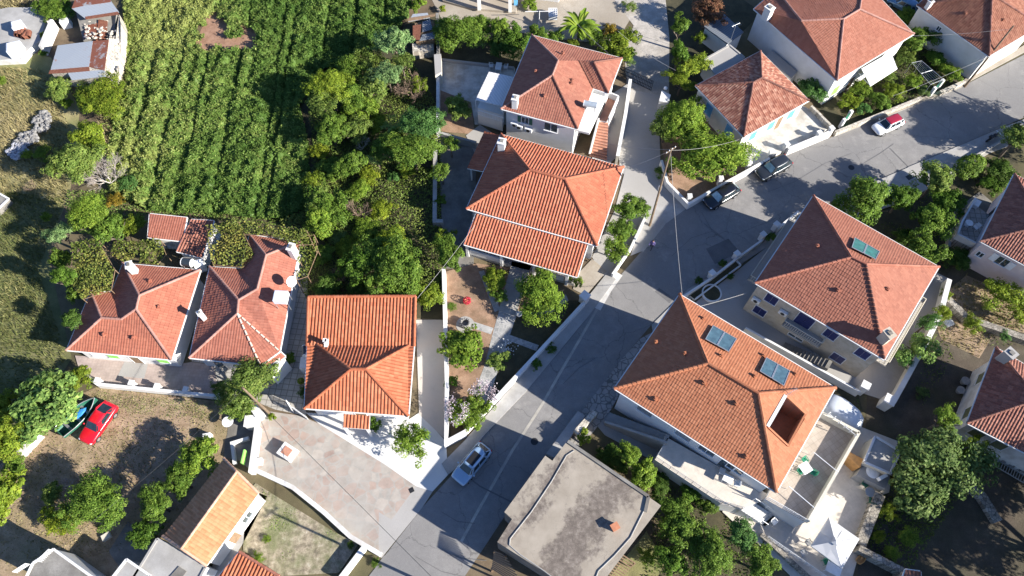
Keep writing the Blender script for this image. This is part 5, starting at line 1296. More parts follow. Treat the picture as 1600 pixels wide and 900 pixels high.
def leaf_quads(pos_, nrm, size, seed, asp=.55):
    r = np.random.default_rng(seed); n = len(pos_)
    nrm = nrm / (np.linalg.norm(nrm, axis=1, keepdims=True) + 1e-9)
    t = r.normal(size=(n, 3)); t -= nrm * (t * nrm).sum(1, keepdims=True); t /= np.linalg.norm(t, axis=1, keepdims=True) + 1e-9
    b = np.cross(nrm, t); L = (size * r.uniform(.65, 1.35, n))[:, None]; Wd = L * asp
    fold = nrm * L * .12
    return np.stack([pos_ - t * L * .5, pos_ + b * Wd * .5 + fold, pos_ + t * L * .5, pos_ - b * Wd * .5 + fold], 1)
def crown_mesh(name, seed, nclump, nleaf, lsize, shape='round', lobes=6, mat=LEAF):
    r = np.random.default_rng(seed)
    def unit(n):
        v = r.normal(size=(n, 3)); return v / np.linalg.norm(v, axis=1, keepdims=True)
    L = unit(lobes); L[:, 2] = np.abs(L[:, 2]) * .75 - .12
    a = np.arange(lobes) * 2.4 + r.uniform(0, .7, lobes); rr_ = np.hypot(L[:, 0], L[:, 1]); L[:, 0], L[:, 1] = rr_ * np.cos(a), rr_ * np.sin(a)
    off = r.uniform(.38, .74, lobes); rl = r.uniform(.26, .44, lobes)
    if shape == 'loose': off, rl = r.uniform(.3, .85, lobes), r.uniform(.18, .36, lobes)
    if shape == 'tall': L[:, :2] *= .55; L[:, 2] = np.linspace(-.9, 1.15, lobes); off = np.full(lobes, .75); rl = r.uniform(.24, .34, lobes) * np.linspace(1.2, .6, lobes)
    L = L * off[:, None]; L[0] = (0, 0, .12); rl[0] = .5 if shape != 'loose' else .34
    k0 = r.choice(lobes, nclump, p=rl ** 2 / (rl ** 2).sum())
    d = unit(nclump); d[:, 2] = np.where(d[:, 2] < -.35, -d[:, 2], d[:, 2])
    c = L[k0] + d * (rl[k0] * r.uniform(.5, 1.2, nclump))[:, None]
    if shape == 'clipped': c = d * r.uniform(.82, .9, nclump)[:, None]
    cr = r.uniform(.10, .22, nclump); ct = r.uniform(-.2, .2, nclump)
    k = np.repeat(np.arange(nclump), nleaf); e = unit(len(k))
    p = c[k] + e * (cr[k] * r.uniform(.3, 1.0, len(k)) ** .5)[:, None]
    nrm = e * .5 + d[k] * .6 + np.array([0, 0, .35]) + r.normal(size=e.shape) * .4
    q = leaf_quads(p, nrm, lsize, seed + 1)
    tint = np.clip(.45 + ct[k] + r.normal(size=len(k)) * .16, 0, 1)
    return fast_mesh(name, q.reshape(-1, 3), np.full(len(k), 4), tint, mat)
PROTO = {
    'big': [crown_mesh('crown', s, 210, 78, .066, 'round', 11) for s in (1, 2, 3, 4)],
    'mid': [crown_mesh('crown', s, 120, 70, .088, 'round', 8) for s in (11, 12, 13, 14, 15, 16)],
    'small': [crown_mesh('crown', s, 60, 56, .125, 'round', 5) for s in (21, 22, 23)],
    'loose': [crown_mesh('crown', s, 90, 40, .085, 'loose', 9) for s in (31, 32, 33, 34)],
    'clipped': [crown_mesh('crown', 41, 160, 30, .11, 'clipped', 3)],
    'tall': [crown_mesh('crown', s, 90, 44, .12, 'tall', 5) for s in (51, 52)],
    'fig': [crown_mesh('crown', s, 120, 46, .12, 'round', 9) for s in (61, 62)],
    'olive': [crown_mesh('crown', s, 110, 60, .07, 'loose', 7) for s in (71, 72)],
}
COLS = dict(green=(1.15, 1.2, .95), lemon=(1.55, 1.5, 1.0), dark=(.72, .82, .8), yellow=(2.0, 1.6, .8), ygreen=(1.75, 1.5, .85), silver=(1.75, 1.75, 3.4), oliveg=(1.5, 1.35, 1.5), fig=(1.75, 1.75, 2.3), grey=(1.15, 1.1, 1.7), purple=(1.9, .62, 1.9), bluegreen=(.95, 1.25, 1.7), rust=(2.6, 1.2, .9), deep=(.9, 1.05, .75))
TN = [0]
def limbs(mb, base, top, r0, seed, spread, n=5):
    rr = random.Random(seed)
    fork = base.lerp(top, .55)
    mb.tube(base, fork, r0, r0 * .7, 8)
    for i in range(n):
        a = 2 * math.pi * (i + rr.random() * .6) / n
        p1 = fork.lerp(top, .55) + Vector((math.cos(a), math.sin(a), 0)) * spread * .4
        p2 = top + Vector((math.cos(a), math.sin(a), rr.uniform(-.1, .25))) * spread * .75
        mb.tube(fork, p1, r0 * .55, r0 * .38, 6); mb.tube(p1, p2, r0 * .38, r0 * .12, 5)
def tree(label, px, py, rpx, h, kind='mid', col='green', name='tree', cat='tree', group=None, sq=.85, bark=None):
    TN[0] += 1; sd_ = TN[0]
    r = rpx * mpp(px, py, h * .6) * 1.1
    rz = min(r * sq, h * .52); zc = h - rz * .95
    c = P(px, py, zc)
    root = thing(name, label, cat, (c.x, c.y, 0), group)
    pl = PROTO[kind]; o = bpy.data.objects.new('crown', pl[sd_ % len(pl)]); COL.objects.link(o)
    o.parent = root; o.location = (0, 0, zc); rr = random.Random(sd_); q_ = rr.uniform(.84, 1.2); o.scale = (r * q_ * 1.06, r * 1.06 / q_, rz); o.rotation_euler = (0, 0, sd_ * 1.7); k = rr.uniform(.88, 1.14); o.color = tuple(x * k for x in COLS[col]) + (1,)
    mb = MB(); limbs(mb, c - UP * zc, c + UP * rz * .1, max(.07, .05 * h * .5 + .02 * r), sd_, r, 5)
    mb.build('trunk', bark or BARK, root)
    return root
def shrub(label, px, py, rpx, h, kind='small', col='green', name='shrub', cat='shrub', group=None, sx=1, sy=1, rz=0):
    TN[0] += 1; sd_ = TN[0]
    r = rpx * mpp(px, py, h * .6) * 1.12
    c = P(px, py, h * .5)
    pl = PROTO[kind]; o = bpy.data.objects.new(name, pl[sd_ % len(pl)]); COL.objects.link(o)
    o.location = (c.x, c.y, h * .48); o.scale = (r * sx, r * sy, h * .52); o.rotation_euler = (0, 0, rz or sd_ * 1.3)
    rr = random.Random(sd_); k = rr.uniform(.88, 1.14); o.color = tuple(x * k for x in COLS[col]) + (1,)
    return setp(o, label, cat, group)
def bare(label, px, py, rpx, h, mat, seed, name='dead_tree', cat='dead tree', up=.5, depth=6, r0=.1, mat2=None):
    rr = random.Random(seed); R_ = rpx * mpp(px, py, h * .6)
    c = P(px, py, h * .6); root = thing(name, label, cat, (c.x, c.y, 0))
    tr, tw = MB(), MB()
    def grow(p, d, L, r, k):
        q = p + d * L
        (tr if k >= depth - 2 else tw).tube(p, q, r, r * .68, 6 if k > 2 else 3, caps=False)
        if k == 0: return
        for i in range(3 if k > 1 else 4):
            nd = (d + Vector((rr.uniform(-1, 1), rr.uniform(-1, 1), rr.uniform(-.35, .75))) * .75).normalized()
            grow(q if i else p.lerp(q, .7), nd, L * rr.uniform(.62, .85), r * .62, k - 1)
    L0 = max(R_ / 2.6, .4)
    for i in range(4):
        a = i * 1.57 + rr.random()
        grow(Vector((c.x, c.y, 0)), Vector((math.cos(a) * .6, math.sin(a) * .6, up + .5)).normalized(), L0 * 1.1, r0, depth - 1)
    tr.build('trunk', mat2 or mat, root); tw.build('twigs', mat, root)
    return root
def blades(label, px, py, rpx, h, n, width, mat_col, name, cat, seed=1, droop=.5, feather=False):
    rr = random.Random(seed); R_ = rpx * mpp(px, py, h * .6); c = P(px, py, h * .6); root = thing(name, label, cat, (c.x, c.y, 0))
    st = MB(); st.tube((c.x, c.y, 0), (c.x, c.y, h * .55), .14, .1, 8); st.build('stem', BARK, root)
    V, T = [], []
    for i in range(n):
        a = 2 * math.pi * (i * .382 + rr.random() * .08); L = R_ * rr.uniform(.7, 1.1); up = rr.uniform(.35, 1.0)
        d = Vector((math.cos(a), math.sin(a), 0)); s = Vector((-d.y, d.x, 0)); p0 = Vector((0, 0, h * .5)); m = 9; tn = rr.random()
        pts = [p0 + d * (L * t) + UP * (h * .5 * up * (1.6 * t - droop * 2.2 * t * t)) for t in [k / m for k in range(m + 1)]]
        for k in range(m):
            t0, t1 = k / m, (k + 1) / m
            if feather:
                if k == 0: continue
                for sg in (-1, 1):
                    b_ = pts[k]; tip = b_ + (s * sg * .8 + d * .45).normalized() * width * (1.1 - .5 * t0) - UP * .06; w_ = d * (L / m * .32)
                    V += [b_ - w_, b_ + w_, tip + w_ * .3, tip - w_ * .3]; T.append(tn)
            else:
                w0, w1 = width * (.35 + .65 * math.sin(math.pi * min(1, t0 * .9 + .12))), width * (.35 + .65 * math.sin(math.pi * min(1, t1 * .9 + .12)))
                if k == m - 1: w1 *= .25
                for sg in (-1, 1):
                    V += [pts[k], pts[k + 1], pts[k + 1] + s * sg * w1 * .5 + UP * w1 * .18, pts[k] + s * sg * w0 * .5 + UP * w0 * .18]; T.append(min(1, tn * .5 + .4))
    me = fast_mesh('fronds', np.array([tuple(v) for v in V]), np.full(len(T), 4), T, LEAF)
    o = link(me, 'fronds', root); o.color = COLS[mat_col] + (1,)
    return root
def nz(x, y, s, seed=0):
    r = np.random.default_rng(seed); v = np.zeros_like(x)
    for i in range(5):
        a, b, p = r.normal(size=2), r.uniform(.6, 2.2), r.uniform(0, 6.28)
        a = a / np.linalg.norm(a) * b * s; v += np.sin(x * a[0] + y * a[1] + p)
    return v / 5
def scatter(polypx, dens, seed):
    q = [(p.x, p.y) for p in PX(polypx)]; a = np.array(q); r = np.random.default_rng(seed)
    n = int(dens * abs(area(q)) * 1.0); lo, hi = a.min(0), a.max(0)
    bb = (hi - lo).prod(); m = int(dens * bb)
    x, y = r.uniform(lo[0], hi[0], m), r.uniform(lo[1], hi[1], m)
    k = inpoly(x, y, q); return x[k], y[k], r
def carpet(name, polypx, dens, zf, lsize, tf, mat, seed, spread=.15, kind='stuff', up=.8, asp=.55, label=None, cat=None, parent=None, z0=0.):
    x, y, r = scatter(polypx, dens, seed)
    z = zf(x, y); keep = z > .02; x, y, z = x[keep], y[keep], z[keep]
    z = z * (1 - spread * r.uniform(0, 1, len(x)) ** 1.5) + z0
    nrm = r.normal(size=(len(x), 3)) * .6 + np.array([0, 0, up])
    q = leaf_quads(np.stack([x, y, z], 1), nrm, lsize, seed + 5, asp)
    me = fast_mesh(name, q.reshape(-1, 3) - (np.array(WLOC[parent.name]) if parent else 0), np.full(len(x), 4), np.clip(tf(x, y) + r.normal(size=len(x)) * .16, 0, 1), mat)
    o = link(me, name, parent)
    return setp(o, label, cat, None, kind)
def grass(name, polypx, dens, h, mat, seed, tint=.5, lean=.5, w=.05):
    x, y, r = scatter(polypx, dens, seed); n = len(x)
    pn = nz(x, y, .5, seed + 3); keep = r.uniform(-1.2, 1, n) < pn + .35; x, y = x[keep], y[keep]; n = len(x)
    hh = h * r.uniform(.4, 1.3, n); a = r.uniform(0, 6.28, n); w_ = w * r.uniform(.6, 1.5, n)
    b = np.stack([x, y, np.zeros(n)], 1); sx = np.stack([np.cos(a), np.sin(a), np.zeros(n)], 1) * w_[:, None]
    ln = r.normal(size=(n, 3)) * lean * hh[:, None] + np.array([-.25, .1, 0]) * hh[:, None]; ln[:, 2] = hh
    V = np.stack([b - sx, b + sx, b + ln], 1)
    t = np.clip(tint + .3 * nz(x, y, .35, seed + 9) + r.normal(size=n) * .15, 0, 1)
    o = link(fast_mesh(name, V.reshape(-1, 3), np.full(n, 3), t, mat), name)
    return setp(o, kind='stuff')

# ---- the overgrown vegetable field: long rows
FP = [(195, -25), (655, -25), (640, 30), (618, 62), (560, 95), (500, 118), (470, 170), (486, 235), (478, 330), (440, 345), (330, 338), (235, 332), (172, 300), (172, 215), (200, 120)]
e0, e1 = P(283, 110), P(247, 267); rd = (e1 - e0).normalized(); rn = Vector((-rd.y, rd.x, 0))
F0 = P(283, 110)
furr = sorted([(P(a, b) - F0).dot(rn) for a, b in [(196, 127), (240, 110), (283, 110), (322, 110), (375, 100), (424, 190), (463, 20), (512, 40), (557, 50), (600, 40)]])
def fheight(x, y):
    s = (x - F0.x) * rn.x + (y - F0.y) * rn.y + .35 * nz(x, y, .35, 4)
    dmin = np.min(np.abs(s[:, None] - np.array(furr)[None, :]), axis=1)
    dmin = dmin + .5 * np.clip(nz(x, y, .45, 9) + .1, 0, 1)
    h = np.clip((dmin - .1) / .6, 0, 1) ** .5 * (.82 + .68 * nz(x, y, 2.0, 5) + .4 * nz(x, y, 4.5, 25) + .3 * nz(x, y, .6, 6))
    fade = np.clip(nz(x, y, .22, 15) * 1.6 + .35, 0, 1); top = np.clip((y - P(283, 105).y) / 5, 0, 1) * (x < P(380, 60).x); w_ = np.maximum(fade * .5, top * .85)
    h = h * (1 - w_) + w_ * (.6 + .6 * nz(x, y, 1.7, 16) + .35 * nz(x, y, 4.0, 18) + .3 * nz(x, y, .7, 17))
    pits = nz(x, y, .55, 8) < -.72
    h = np.where(pits, h * .25, h)
    pl = [(p.x, p.y) for p in PX([(314, 76), (322, 36), (334, 26), (352, 40), (356, 60), (378, 64), (384, 42), (398, 40), (398, 78), (350, 80)])]
    return np.where(inpoly(x + .9 * nz(x, y, 1.4, 51), y + .9 * nz(x, y, 1.4, 52), pl), -1, h)
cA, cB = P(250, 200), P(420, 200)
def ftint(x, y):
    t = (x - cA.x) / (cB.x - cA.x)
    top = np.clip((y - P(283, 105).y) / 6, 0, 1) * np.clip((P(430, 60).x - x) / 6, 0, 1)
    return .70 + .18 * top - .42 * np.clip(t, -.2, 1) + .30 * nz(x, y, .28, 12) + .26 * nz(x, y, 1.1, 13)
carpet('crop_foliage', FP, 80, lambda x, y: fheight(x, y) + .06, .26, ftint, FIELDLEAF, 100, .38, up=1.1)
def bed(name, polypx, zf, tf, mat, step=.25):
    q = [(p.x, p.y) for p in PX(polypx)]; a_ = np.array(q); gx, gy = np.meshgrid(np.arange(a_[:, 0].min(), a_[:, 0].max(), step), np.arange(a_[:, 1].min(), a_[:, 1].max(), step), indexing='ij')
    k = inpoly(gx.ravel() + step / 2, gy.ravel() + step / 2, q) & (np.minimum(zf(gx.ravel(), gy.ravel()), zf(gx.ravel() + step, gy.ravel() + step)) > -.5) & (np.minimum(zf(gx.ravel() + step, gy.ravel()), zf(gx.ravel(), gy.ravel() + step)) > -.5); X, Y = gx.ravel()[k], gy.ravel()[k]; C = []
    for dx, dy in ((0, 0), (step, 0), (step, step), (0, step)): C.append(np.stack([X + dx, Y + dy, np.maximum(zf(X + dx, Y + dy) * .8, .03)], 1))
    setp(link(fast_mesh(name, np.stack(C, 1).reshape(-1, 3), np.full(len(X), 4), np.clip(tf(X, Y) - .22, 0, 1), mat), name), kind='stuff')
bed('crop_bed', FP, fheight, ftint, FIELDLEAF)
carpet('field_margin_weeds', [(190, -20), (225, -20), (215, 60), (200, 130), (172, 215), (155, 215), (185, 130), (195, 60)], 30, lambda x, y: .35 + .25 * nz(x, y, .8, 3), .22, lambda x, y: .7 + 0 * x, FIELDLEAF, 101, .6)
carpet('field_foot_weeds', [(108, 300), (175, 295), (235, 328), (330, 335), (440, 342), (486, 330), (492, 352), (400, 352), (300, 340), (232, 334), (200, 372), (150, 372), (105, 360)], 60, lambda x, y: .35 + .4 * nz(x, y, .8, 61), .22, lambda x, y: .55 + .3 * nz(x, y, .4, 62), FIELDLEAF, 111, .6)
LITTER = mat_leaf('litter_leaf', (.06, .045, .025), (.14, .10, .05), (.26, .19, .09), .1, False)
for i_, pl_ in enumerate([[(700, 742), (757, 678), (822, 610), (918, 492), (926, 497), (830, 616), (764, 684), (712, 748)], [(1180, 264), (1303, 214), (1433, 164), (1500, 139), (1510, 146), (1436, 174), (1306, 224), (1184, 272)], [(1300, 318), (1370, 284), (1563, 202), (1566, 194), (1366, 272), (1294, 308)], [(660, 790), (596, 870), (610, 876), (672, 800)], [(853, 705), (905, 640), (970, 556), (960, 552), (895, 634), (845, 700)]]): carpet('leaf_litter', pl_, 5, lambda x, y: .03 + 0 * x, .11, lambda x, y: .5 + 0 * x, LITTER, 300 + i_, .1, up=2.0)
carpet('thicket_undergrowth', [(478, 130), (560, 100), (640, 90), (690, 180), (690, 470), (480, 470), (440, 350), (486, 330), (490, 230)], 70, lambda x, y: .6 + .8 * nz(x, y, .8, 21), .22, lambda x, y: .5 + .35 * nz(x, y, .3, 22), WEED, 102, .6)
carpet('yard_weeds', [(1362, 800), (1390, 700), (1500, 640), (1560, 690), (1420, 890), (1345, 860)], 45, lambda x, y: .25 + .35 * nz(x, y, .6, 31), .2, lambda x, y: .42 + .3 * nz(x, y, .4, 32), WEED, 103, .7)
carpet('yard_weeds', [(1400, 520), (1480, 440), (1600, 440), (1600, 540), (1500, 545), (1440, 640)], 16, lambda x, y: .05 + .3 * nz(x, y, .7, 33), .18, lambda x, y: .5 + .3 * nz(x, y, .4, 34), WEED, 104, .7)
carpet('garden_undergrowth', [(1015, 740), (1110, 790), (1200, 850), (1180, 920), (1000, 920), (1020, 830)], 26, lambda x, y: .25 + .35 * nz(x, y, .7, 35), .2, lambda x, y: .3 + .25 * nz(x, y, .4, 36), WEED, 105, .7)
carpet('bed_groundcover', [(1315, 185), (1340, 130), (1440, 60), (1500, 120), (1440, 150), (1370, 180)], 40, lambda x, y: .35 + .4 * nz(x, y, .9, 37), .2, lambda x, y: .5 + .3 * nz(x, y, .7, 38), WEED, 106, .7)
carpet('garden_undergrowth', [(1330, 345), (1420, 315), (1500, 275), (1560, 240), (1590, 270), (1500, 330), (1480, 420), (1400, 385)], 16, lambda x, y: .05 + .3 * nz(x, y, .7, 39), .2, lambda x, y: .3 + .25 * nz(x, y, .4, 40), WEED, 107, .7)
carpet('lot_weeds', [(150, 612), (345, 630), (340, 655), (240, 650), (140, 640), (110, 650)], 90, lambda x, y: .08 + .14 * nz(x, y, 1.0, 41), .09, lambda x, y: .62 + .2 * nz(x, y, .7, 42), FIELDLEAF, 108, .6)
carpet('bare_garden_weeds', [(385, 775), (415, 765), (520, 830), (558, 852), (530, 895), (440, 895)], 55, lambda x, y: .0 + .24 * nz(x, y, .9, 43), .13, lambda x, y: .6 + .2 * nz(x, y, .7, 44), FIELDLEAF, 109, .6)
carpet('strip_weeds', [(1100, 500), (1240, 562), (1340, 617), (1345, 645), (1290, 632), (1180, 578)], 22, lambda x, y: .05 + .2 * nz(x, y, .9, 45), .14, lambda x, y: .35 + .2 * nz(x, y, .7, 46), WEED, 110, .6)
GREENGRASS = mat_leaf('green_grass_blade', (.06, .085, .025), (.12, .135, .045), (.25, .22, .10), .25, False)
grass('meadow_grass', [(-90, 100), (70, 110), (110, 200), (105, 310), (20, 300), (-110, 330)], 55, .42, DRYGRASS, 120, .5)
grass('meadow_grass', [(-110, 330), (20, 300), (105, 310), (60, 420), (105, 560), (40, 640), (-60, 700)], 60, .36, GREENGRASS, 125, .5)
grass('shed_side_grass', [(183, 40), (200, 40), (205, 120), (170, 250), (150, 215), (175, 120)], 60, .5, DRYGRASS, 121, .75)
grass('lot_grass', [(40, 690), (75, 640), (150, 605), (345, 628), (372, 650), (300, 760), (250, 850), (0, 900), (-40, 720)], 40, .13, DRYGRASS, 122, .5)
grass('dry_grass', [(1462, 505), (1480, 455), (1510, 430), (1600, 470), (1600, 520), (1560, 510), (1530, 560), (1470, 530)], 40, .3, DRYGRASS, 123, .6)
grass('dry_grass', [(0, -30), (60, -30), (90, 20), (40, 20), (0, 60)], 60, .5, DRYGRASS, 124, .75)

# ---- trees and shrubs
T = tree; S = shrub
S('dark green bush at the top edge between the ruin terrace and the rusty sheds', 85, 14, 30, 2.6, 'mid', 'green')
S('round grey green bush at the left foot of the rusty shed', 92, 141, 24, 2.6, 'mid', 'oliveg'); S('small bright bush beneath the round grey green bush', 103, 163, 12, 1.4, 'small', 'lemon')
T('broad fresh green tree just below the rusty shed', 161, 152, 38, 3.6, 'big', 'ygreen'); T('bushy green tree between the shed and the dead tree', 140, 217, 30, 4.2, 'mid', 'ygreen')
T('tall dull green tree left of the pale dead tree', 118, 256, 36, 6.2, 'big', 'oliveg')
bare('pale dead tree with white forked limbs at the field edge', 162, 268, 44, 4.2, BAREBARK, 3, mat2=PALEBARK)
S('bushy blue green scrub behind the pale dead tree', 203, 285, 18, 1.6, 'loose', 'bluegreen'); S('rusty brown shrub below the pale dead tree', 182, 312, 16, 1.4, 'loose', 'rust')
T('round yellow green tree in the middle of the left grove', 140, 337, 33, 7.0, 'big', 'lemon'); T('dark crowned tree touching the round yellow green tree', 172, 358, 30, 6.2, 'mid', 'green')
S('bright field edge shrub left of the tiled shed', 213, 352, 22, 2.0, 'loose', 'ygreen'); T('silver grey olive tree at the edge of the left meadow', 93, 364, 22, 5.0, 'olive', 'silver', name='olive_tree')
S('tiny bright bush above the silver olive', 73, 341, 10, 1.5, 'small', 'lemon'); S('yellow green bush over the white rubble heap', 66, 240, 16, 1.6, 'loose', 'lemon'); S('small yellow bush at the lower rubble end', 42, 243, 11, 1.0, 'loose', 'ygreen')
bare('low grey dry bush below the rubble heap', 48, 291, 13, 1.2, BROWNBARK, 5, 'dry_bush', 'bush', .3, 5, .03)
S('dull green shrub under the left vine pergola', 97, 408, 18, 4.2, 'mid', 'green'); S('olive green shrub on the slope left of the vine pergola', 118, 462, 16, 3.6, 'loose', 'green')
T('large pale green fig tree by the parked red car', 76, 636, 52, 5.2, 'fig', 'fig', name='fig_tree'); S('bright bush at the left edge above the fig tree', 8, 632, 22, 2.6, 'mid', 'ygreen')
T('yellowing tree at the left edge beside the fig tree', 12, 688, 34, 4.8, 'mid', 'ygreen'); S('green bush at the wall corner of the pink terrace', 125, 588, 22, 2.2, 'mid', 'ygreen'); S('leafy bush by the white wall stub', 25, 732, 20, 2.2, 'mid', 'green')
T('pale spotted green tree at the lower left edge', 10, 772, 32, 4.0, 'fig', 'ygreen'); T('rounded green tree in the dry lot', 146, 785, 42, 4.8, 'big', 'green'); S('yellow leaved shrub in the dry lot', 92, 812, 27, 2.4, 'mid', 'yellow')
bare('grey twiggy bush in the dry lot', 95, 758, 24, 2.6, BAREBARK, 8, 'dry_bush', 'bush', .6, 5, .04); S('grey green shrub in front of the twiggy bush', 82, 772, 18, 2.2, 'mid', 'oliveg')
T('topmost leafy tree beside the sandy gable house', 316, 708, 32, 4.2, 'mid', 'lemon'); T('second leafy tree beside the sandy gable house', 282, 752, 27, 4.0, 'mid', 'green'); T('third leafy tree beside the sandy gable house', 246, 790, 27, 4.0, 'mid', 'green'); T('lowest leafy tree beside the sandy gable house', 228, 832, 24, 3.6, 'mid', 'deep')
T('rounded olive green tree beside the wooden pole and terrace', 392, 602, 43, 5.5, 'big', 'oliveg'); S('lower bushy growth under the pole tree', 372, 640, 22, 2.8, 'mid', 'green'); S('dark creeper on the terrace wall', 345, 606, 16, 2.0, 'loose', 'dark')
T('added dark shade-casting tree at the left corner of the salmon bungalow', 112, 500, 17, 5.0, 'mid', 'dark'); T('added dark tree casting shade below the silver olive', 98, 432, 18, 5.6, 'mid', 'deep')  # tall trees added as shadow casters for the left meadow
# thicket right of the field
T('tall dark topped tree at the right edge of the field', 516, 138, 30, 6.0, 'big', 'ygreen'); T('grey green tree in the shade of the field edge', 505, 158, 26, 5.2, 'mid', 'oliveg'); T('green tree below the field edge pair', 518, 205, 28, 4.6, 'mid', 'green'); S('brown tinged shrub in the thicket path', 500, 240, 18, 1.8, 'loose', 'yellow')
T('silvery leaved tree at the field corner', 616, 66, 30, 5.6, 'mid', 'silver'); T('lower silvery tree in the thicket', 606, 118, 24, 4.8, 'mid', 'silver'); T('brown green tree between the silvery pair', 575, 92, 30, 4.2, 'loose', 'oliveg'); T('dark loose tree left of the silvery pair', 545, 108, 26, 4.0, 'loose', 'green')
T('dull green tree in the heart of the thicket', 585, 140, 30, 4.4, 'mid', 'oliveg'); T('bright leaved tree in the heart of the thicket', 568, 170, 28, 4.2, 'mid', 'lemon'); S('yellow green bush near the feathery plants', 590, 195, 20, 2.2, 'mid', 'ygreen')
bare('brown half bare tree by the dark side yard', 640, 128, 30, 4.6, BROWNBARK, 13); S('green sprouts inside the brown half bare tree', 652, 135, 16, 3.0, 'loose', 'ygreen')
blades('feathery young tree with long leaflets in the thicket', 614, 196, 20, 2.8, 12, .5, 'fig', 'feathery_tree', 'tree', 3, .35, True); blades('second feathery plant lower in the thicket', 590, 252, 16, 2.4, 11, .42, 'fig', 'feathery_tree', 'tree', 5, .35, True)
bare('white limbed dead stump in the thicket shade', 565, 222, 18, 1.8, PALEBARK, 17, 'dead_shrub', 'dead shrub', .2, 4, .06)
T('tall blue green tree by the long garden wall', 660, 198, 32, 6.0, 'big', 'bluegreen'); T('rounded green tree below it in the wall corner', 645, 238, 36, 5.6, 'big', 'green'); T('dark tree at the left of the wall corner pair', 618, 232, 28, 4.8, 'mid', 'green'); S('pale yellow bush at the foot of the wall corner trees', 634, 267, 14, 1.8, 'mid', 'ygreen'); S('blue green bush beside the pale yellow bush', 616, 278, 11, 1.2, 'small', 'bluegreen')
T('leafy tree between the grey green tree and the thicket heart', 548, 152, 24, 4.6, 'mid', 'green'); T('green tree filling the gap left of the feathery plants', 556, 205, 24, 3.8, 'mid', 'oliveg'); T('green tree above the lower feathery plant', 604, 225, 22, 4.0, 'mid', 'green'); T('tree behind the golden shrub', 548, 258, 24, 3.6, 'mid', 'green'); T('dull tree at the lower path edge of the thicket', 500, 312, 22, 3.4, 'mid', 'oliveg'); T('leafy tree right of the silvery pair by the junk shed', 628, 98, 20, 4.4, 'loose', 'oliveg'); T('tree at the left of the big rounded tree', 585, 395, 26, 4.4, 'mid', 'green'); T('low tree beside the yellow shrub of the bare fan', 612, 372, 24, 3.0, 'mid', 'ygreen'); S('golden shrub below the second feathery plant', 578, 276, 22, 2.0, 'loose', 'yellow'); S('fresh green shrub behind the grey twiggy fan', 562, 297, 20, 1.8, 'mid', 'lemon'); S('dark green shrub left of the golden shrub', 520, 268, 24, 2.4, 'mid', 'green'); S('olive shrub at the thicket edge path', 490, 282, 18, 2.0, 'loose', 'ygreen')
bare('tall grey fan of bare branches in the thicket', 558, 325, 34, 3.2, BROWNBARK, 21, 'bare_shrub', 'bare shrub', 1.1, 5, .05); S('yellow shrub at the right of the bare fan', 595, 330, 24, 2.0, 'loose', 'yellow'); S('bright yellow green shrub under the bare fan', 572, 362, 24, 1.8, 'mid', 'lemon')
T('leafy green tree left of the bare fan', 512, 322, 32, 3.8, 'mid', 'green'); T('bright tree beside the vine at the thicket foot', 500, 350, 28, 3.4, 'mid', 'lemon'); S('grey leaved shrub at the thicket foot', 528, 372, 20, 1.8, 'loose', 'grey'); S('green shrub above the tiled side yard', 505, 400, 20, 2.2, 'mid', 'green'); S('weedy bush near the vine end', 540, 385, 22, 1.8, 'loose', 'ygreen')
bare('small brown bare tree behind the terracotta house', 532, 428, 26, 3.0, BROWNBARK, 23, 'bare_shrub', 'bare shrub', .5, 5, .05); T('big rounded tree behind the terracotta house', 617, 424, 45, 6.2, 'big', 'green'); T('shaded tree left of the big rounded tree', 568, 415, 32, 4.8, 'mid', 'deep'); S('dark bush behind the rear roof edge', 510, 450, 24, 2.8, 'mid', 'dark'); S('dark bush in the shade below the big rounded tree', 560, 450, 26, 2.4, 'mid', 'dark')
S('bushy shrub filling the corner by the driveway wall', 671, 462, 27, 3.0, 'mid', 'ygreen'); T('green tree against the side yard planter', 703, 400, 26, 4.0, 'mid', 'green'); S('light green shrub in front of the planter end', 697, 370, 16, 2.2, 'loose', 'ygreen')
T('slim young tree in the dark side yard', 690, 268, 18, 3.6, 'loose', 'green'); T('upper young tree in the dark side yard', 704, 226, 16, 3.4, 'loose', 'green'); S('small shrub among the side yard planters', 688, 315, 12, 1.4, 'small', 'green')
# top yards
T('large leafy tree at the corner of the patio', 716, 53, 36, 4.6, 'big', 'green'); T('small leafy tree behind the patio', 752, 40, 18, 3.4, 'mid', 'green'); T('middle leafy tree behind the patio', 781, 46, 17, 3.8, 'mid', 'lemon'); T('third leafy tree by the roof corner', 803, 65, 26, 4.0, 'mid', 'deep'); T('dark leafy tree tucked under the roof corner', 782, 72, 24, 3.4, 'mid', 'dark'); T('low leafy tree behind the dusty roof', 838, 56, 18, 3.4, 'mid', 'green'); S('bush behind the dusty roof ridge', 866, 62, 18, 2.4, 'loose', 'green')
blades('banana clump with big arching leaves', 905, 40, 34, 4.0, 26, .6, 'lemon', 'banana_plant', 'banana', 7, .55); S('leafy base growth under the banana clump', 918, 55, 20, 2.4, 'mid', 'green'); S('low grassy tuft behind the dusty roof', 893, 68, 12, 1.4, 'loose', 'ygreen')
S('large reddish tipped shrub at the lane beside the dusty roof', 968, 68, 31, 3.0, 'mid', 'ygreen'); S('red tipped upper side of the lane shrub', 952, 52, 18, 2.8, 'loose', 'rust'); S('dark green shrub at the foot of the lane shrub', 978, 85, 18, 2.0, 'mid', 'green')
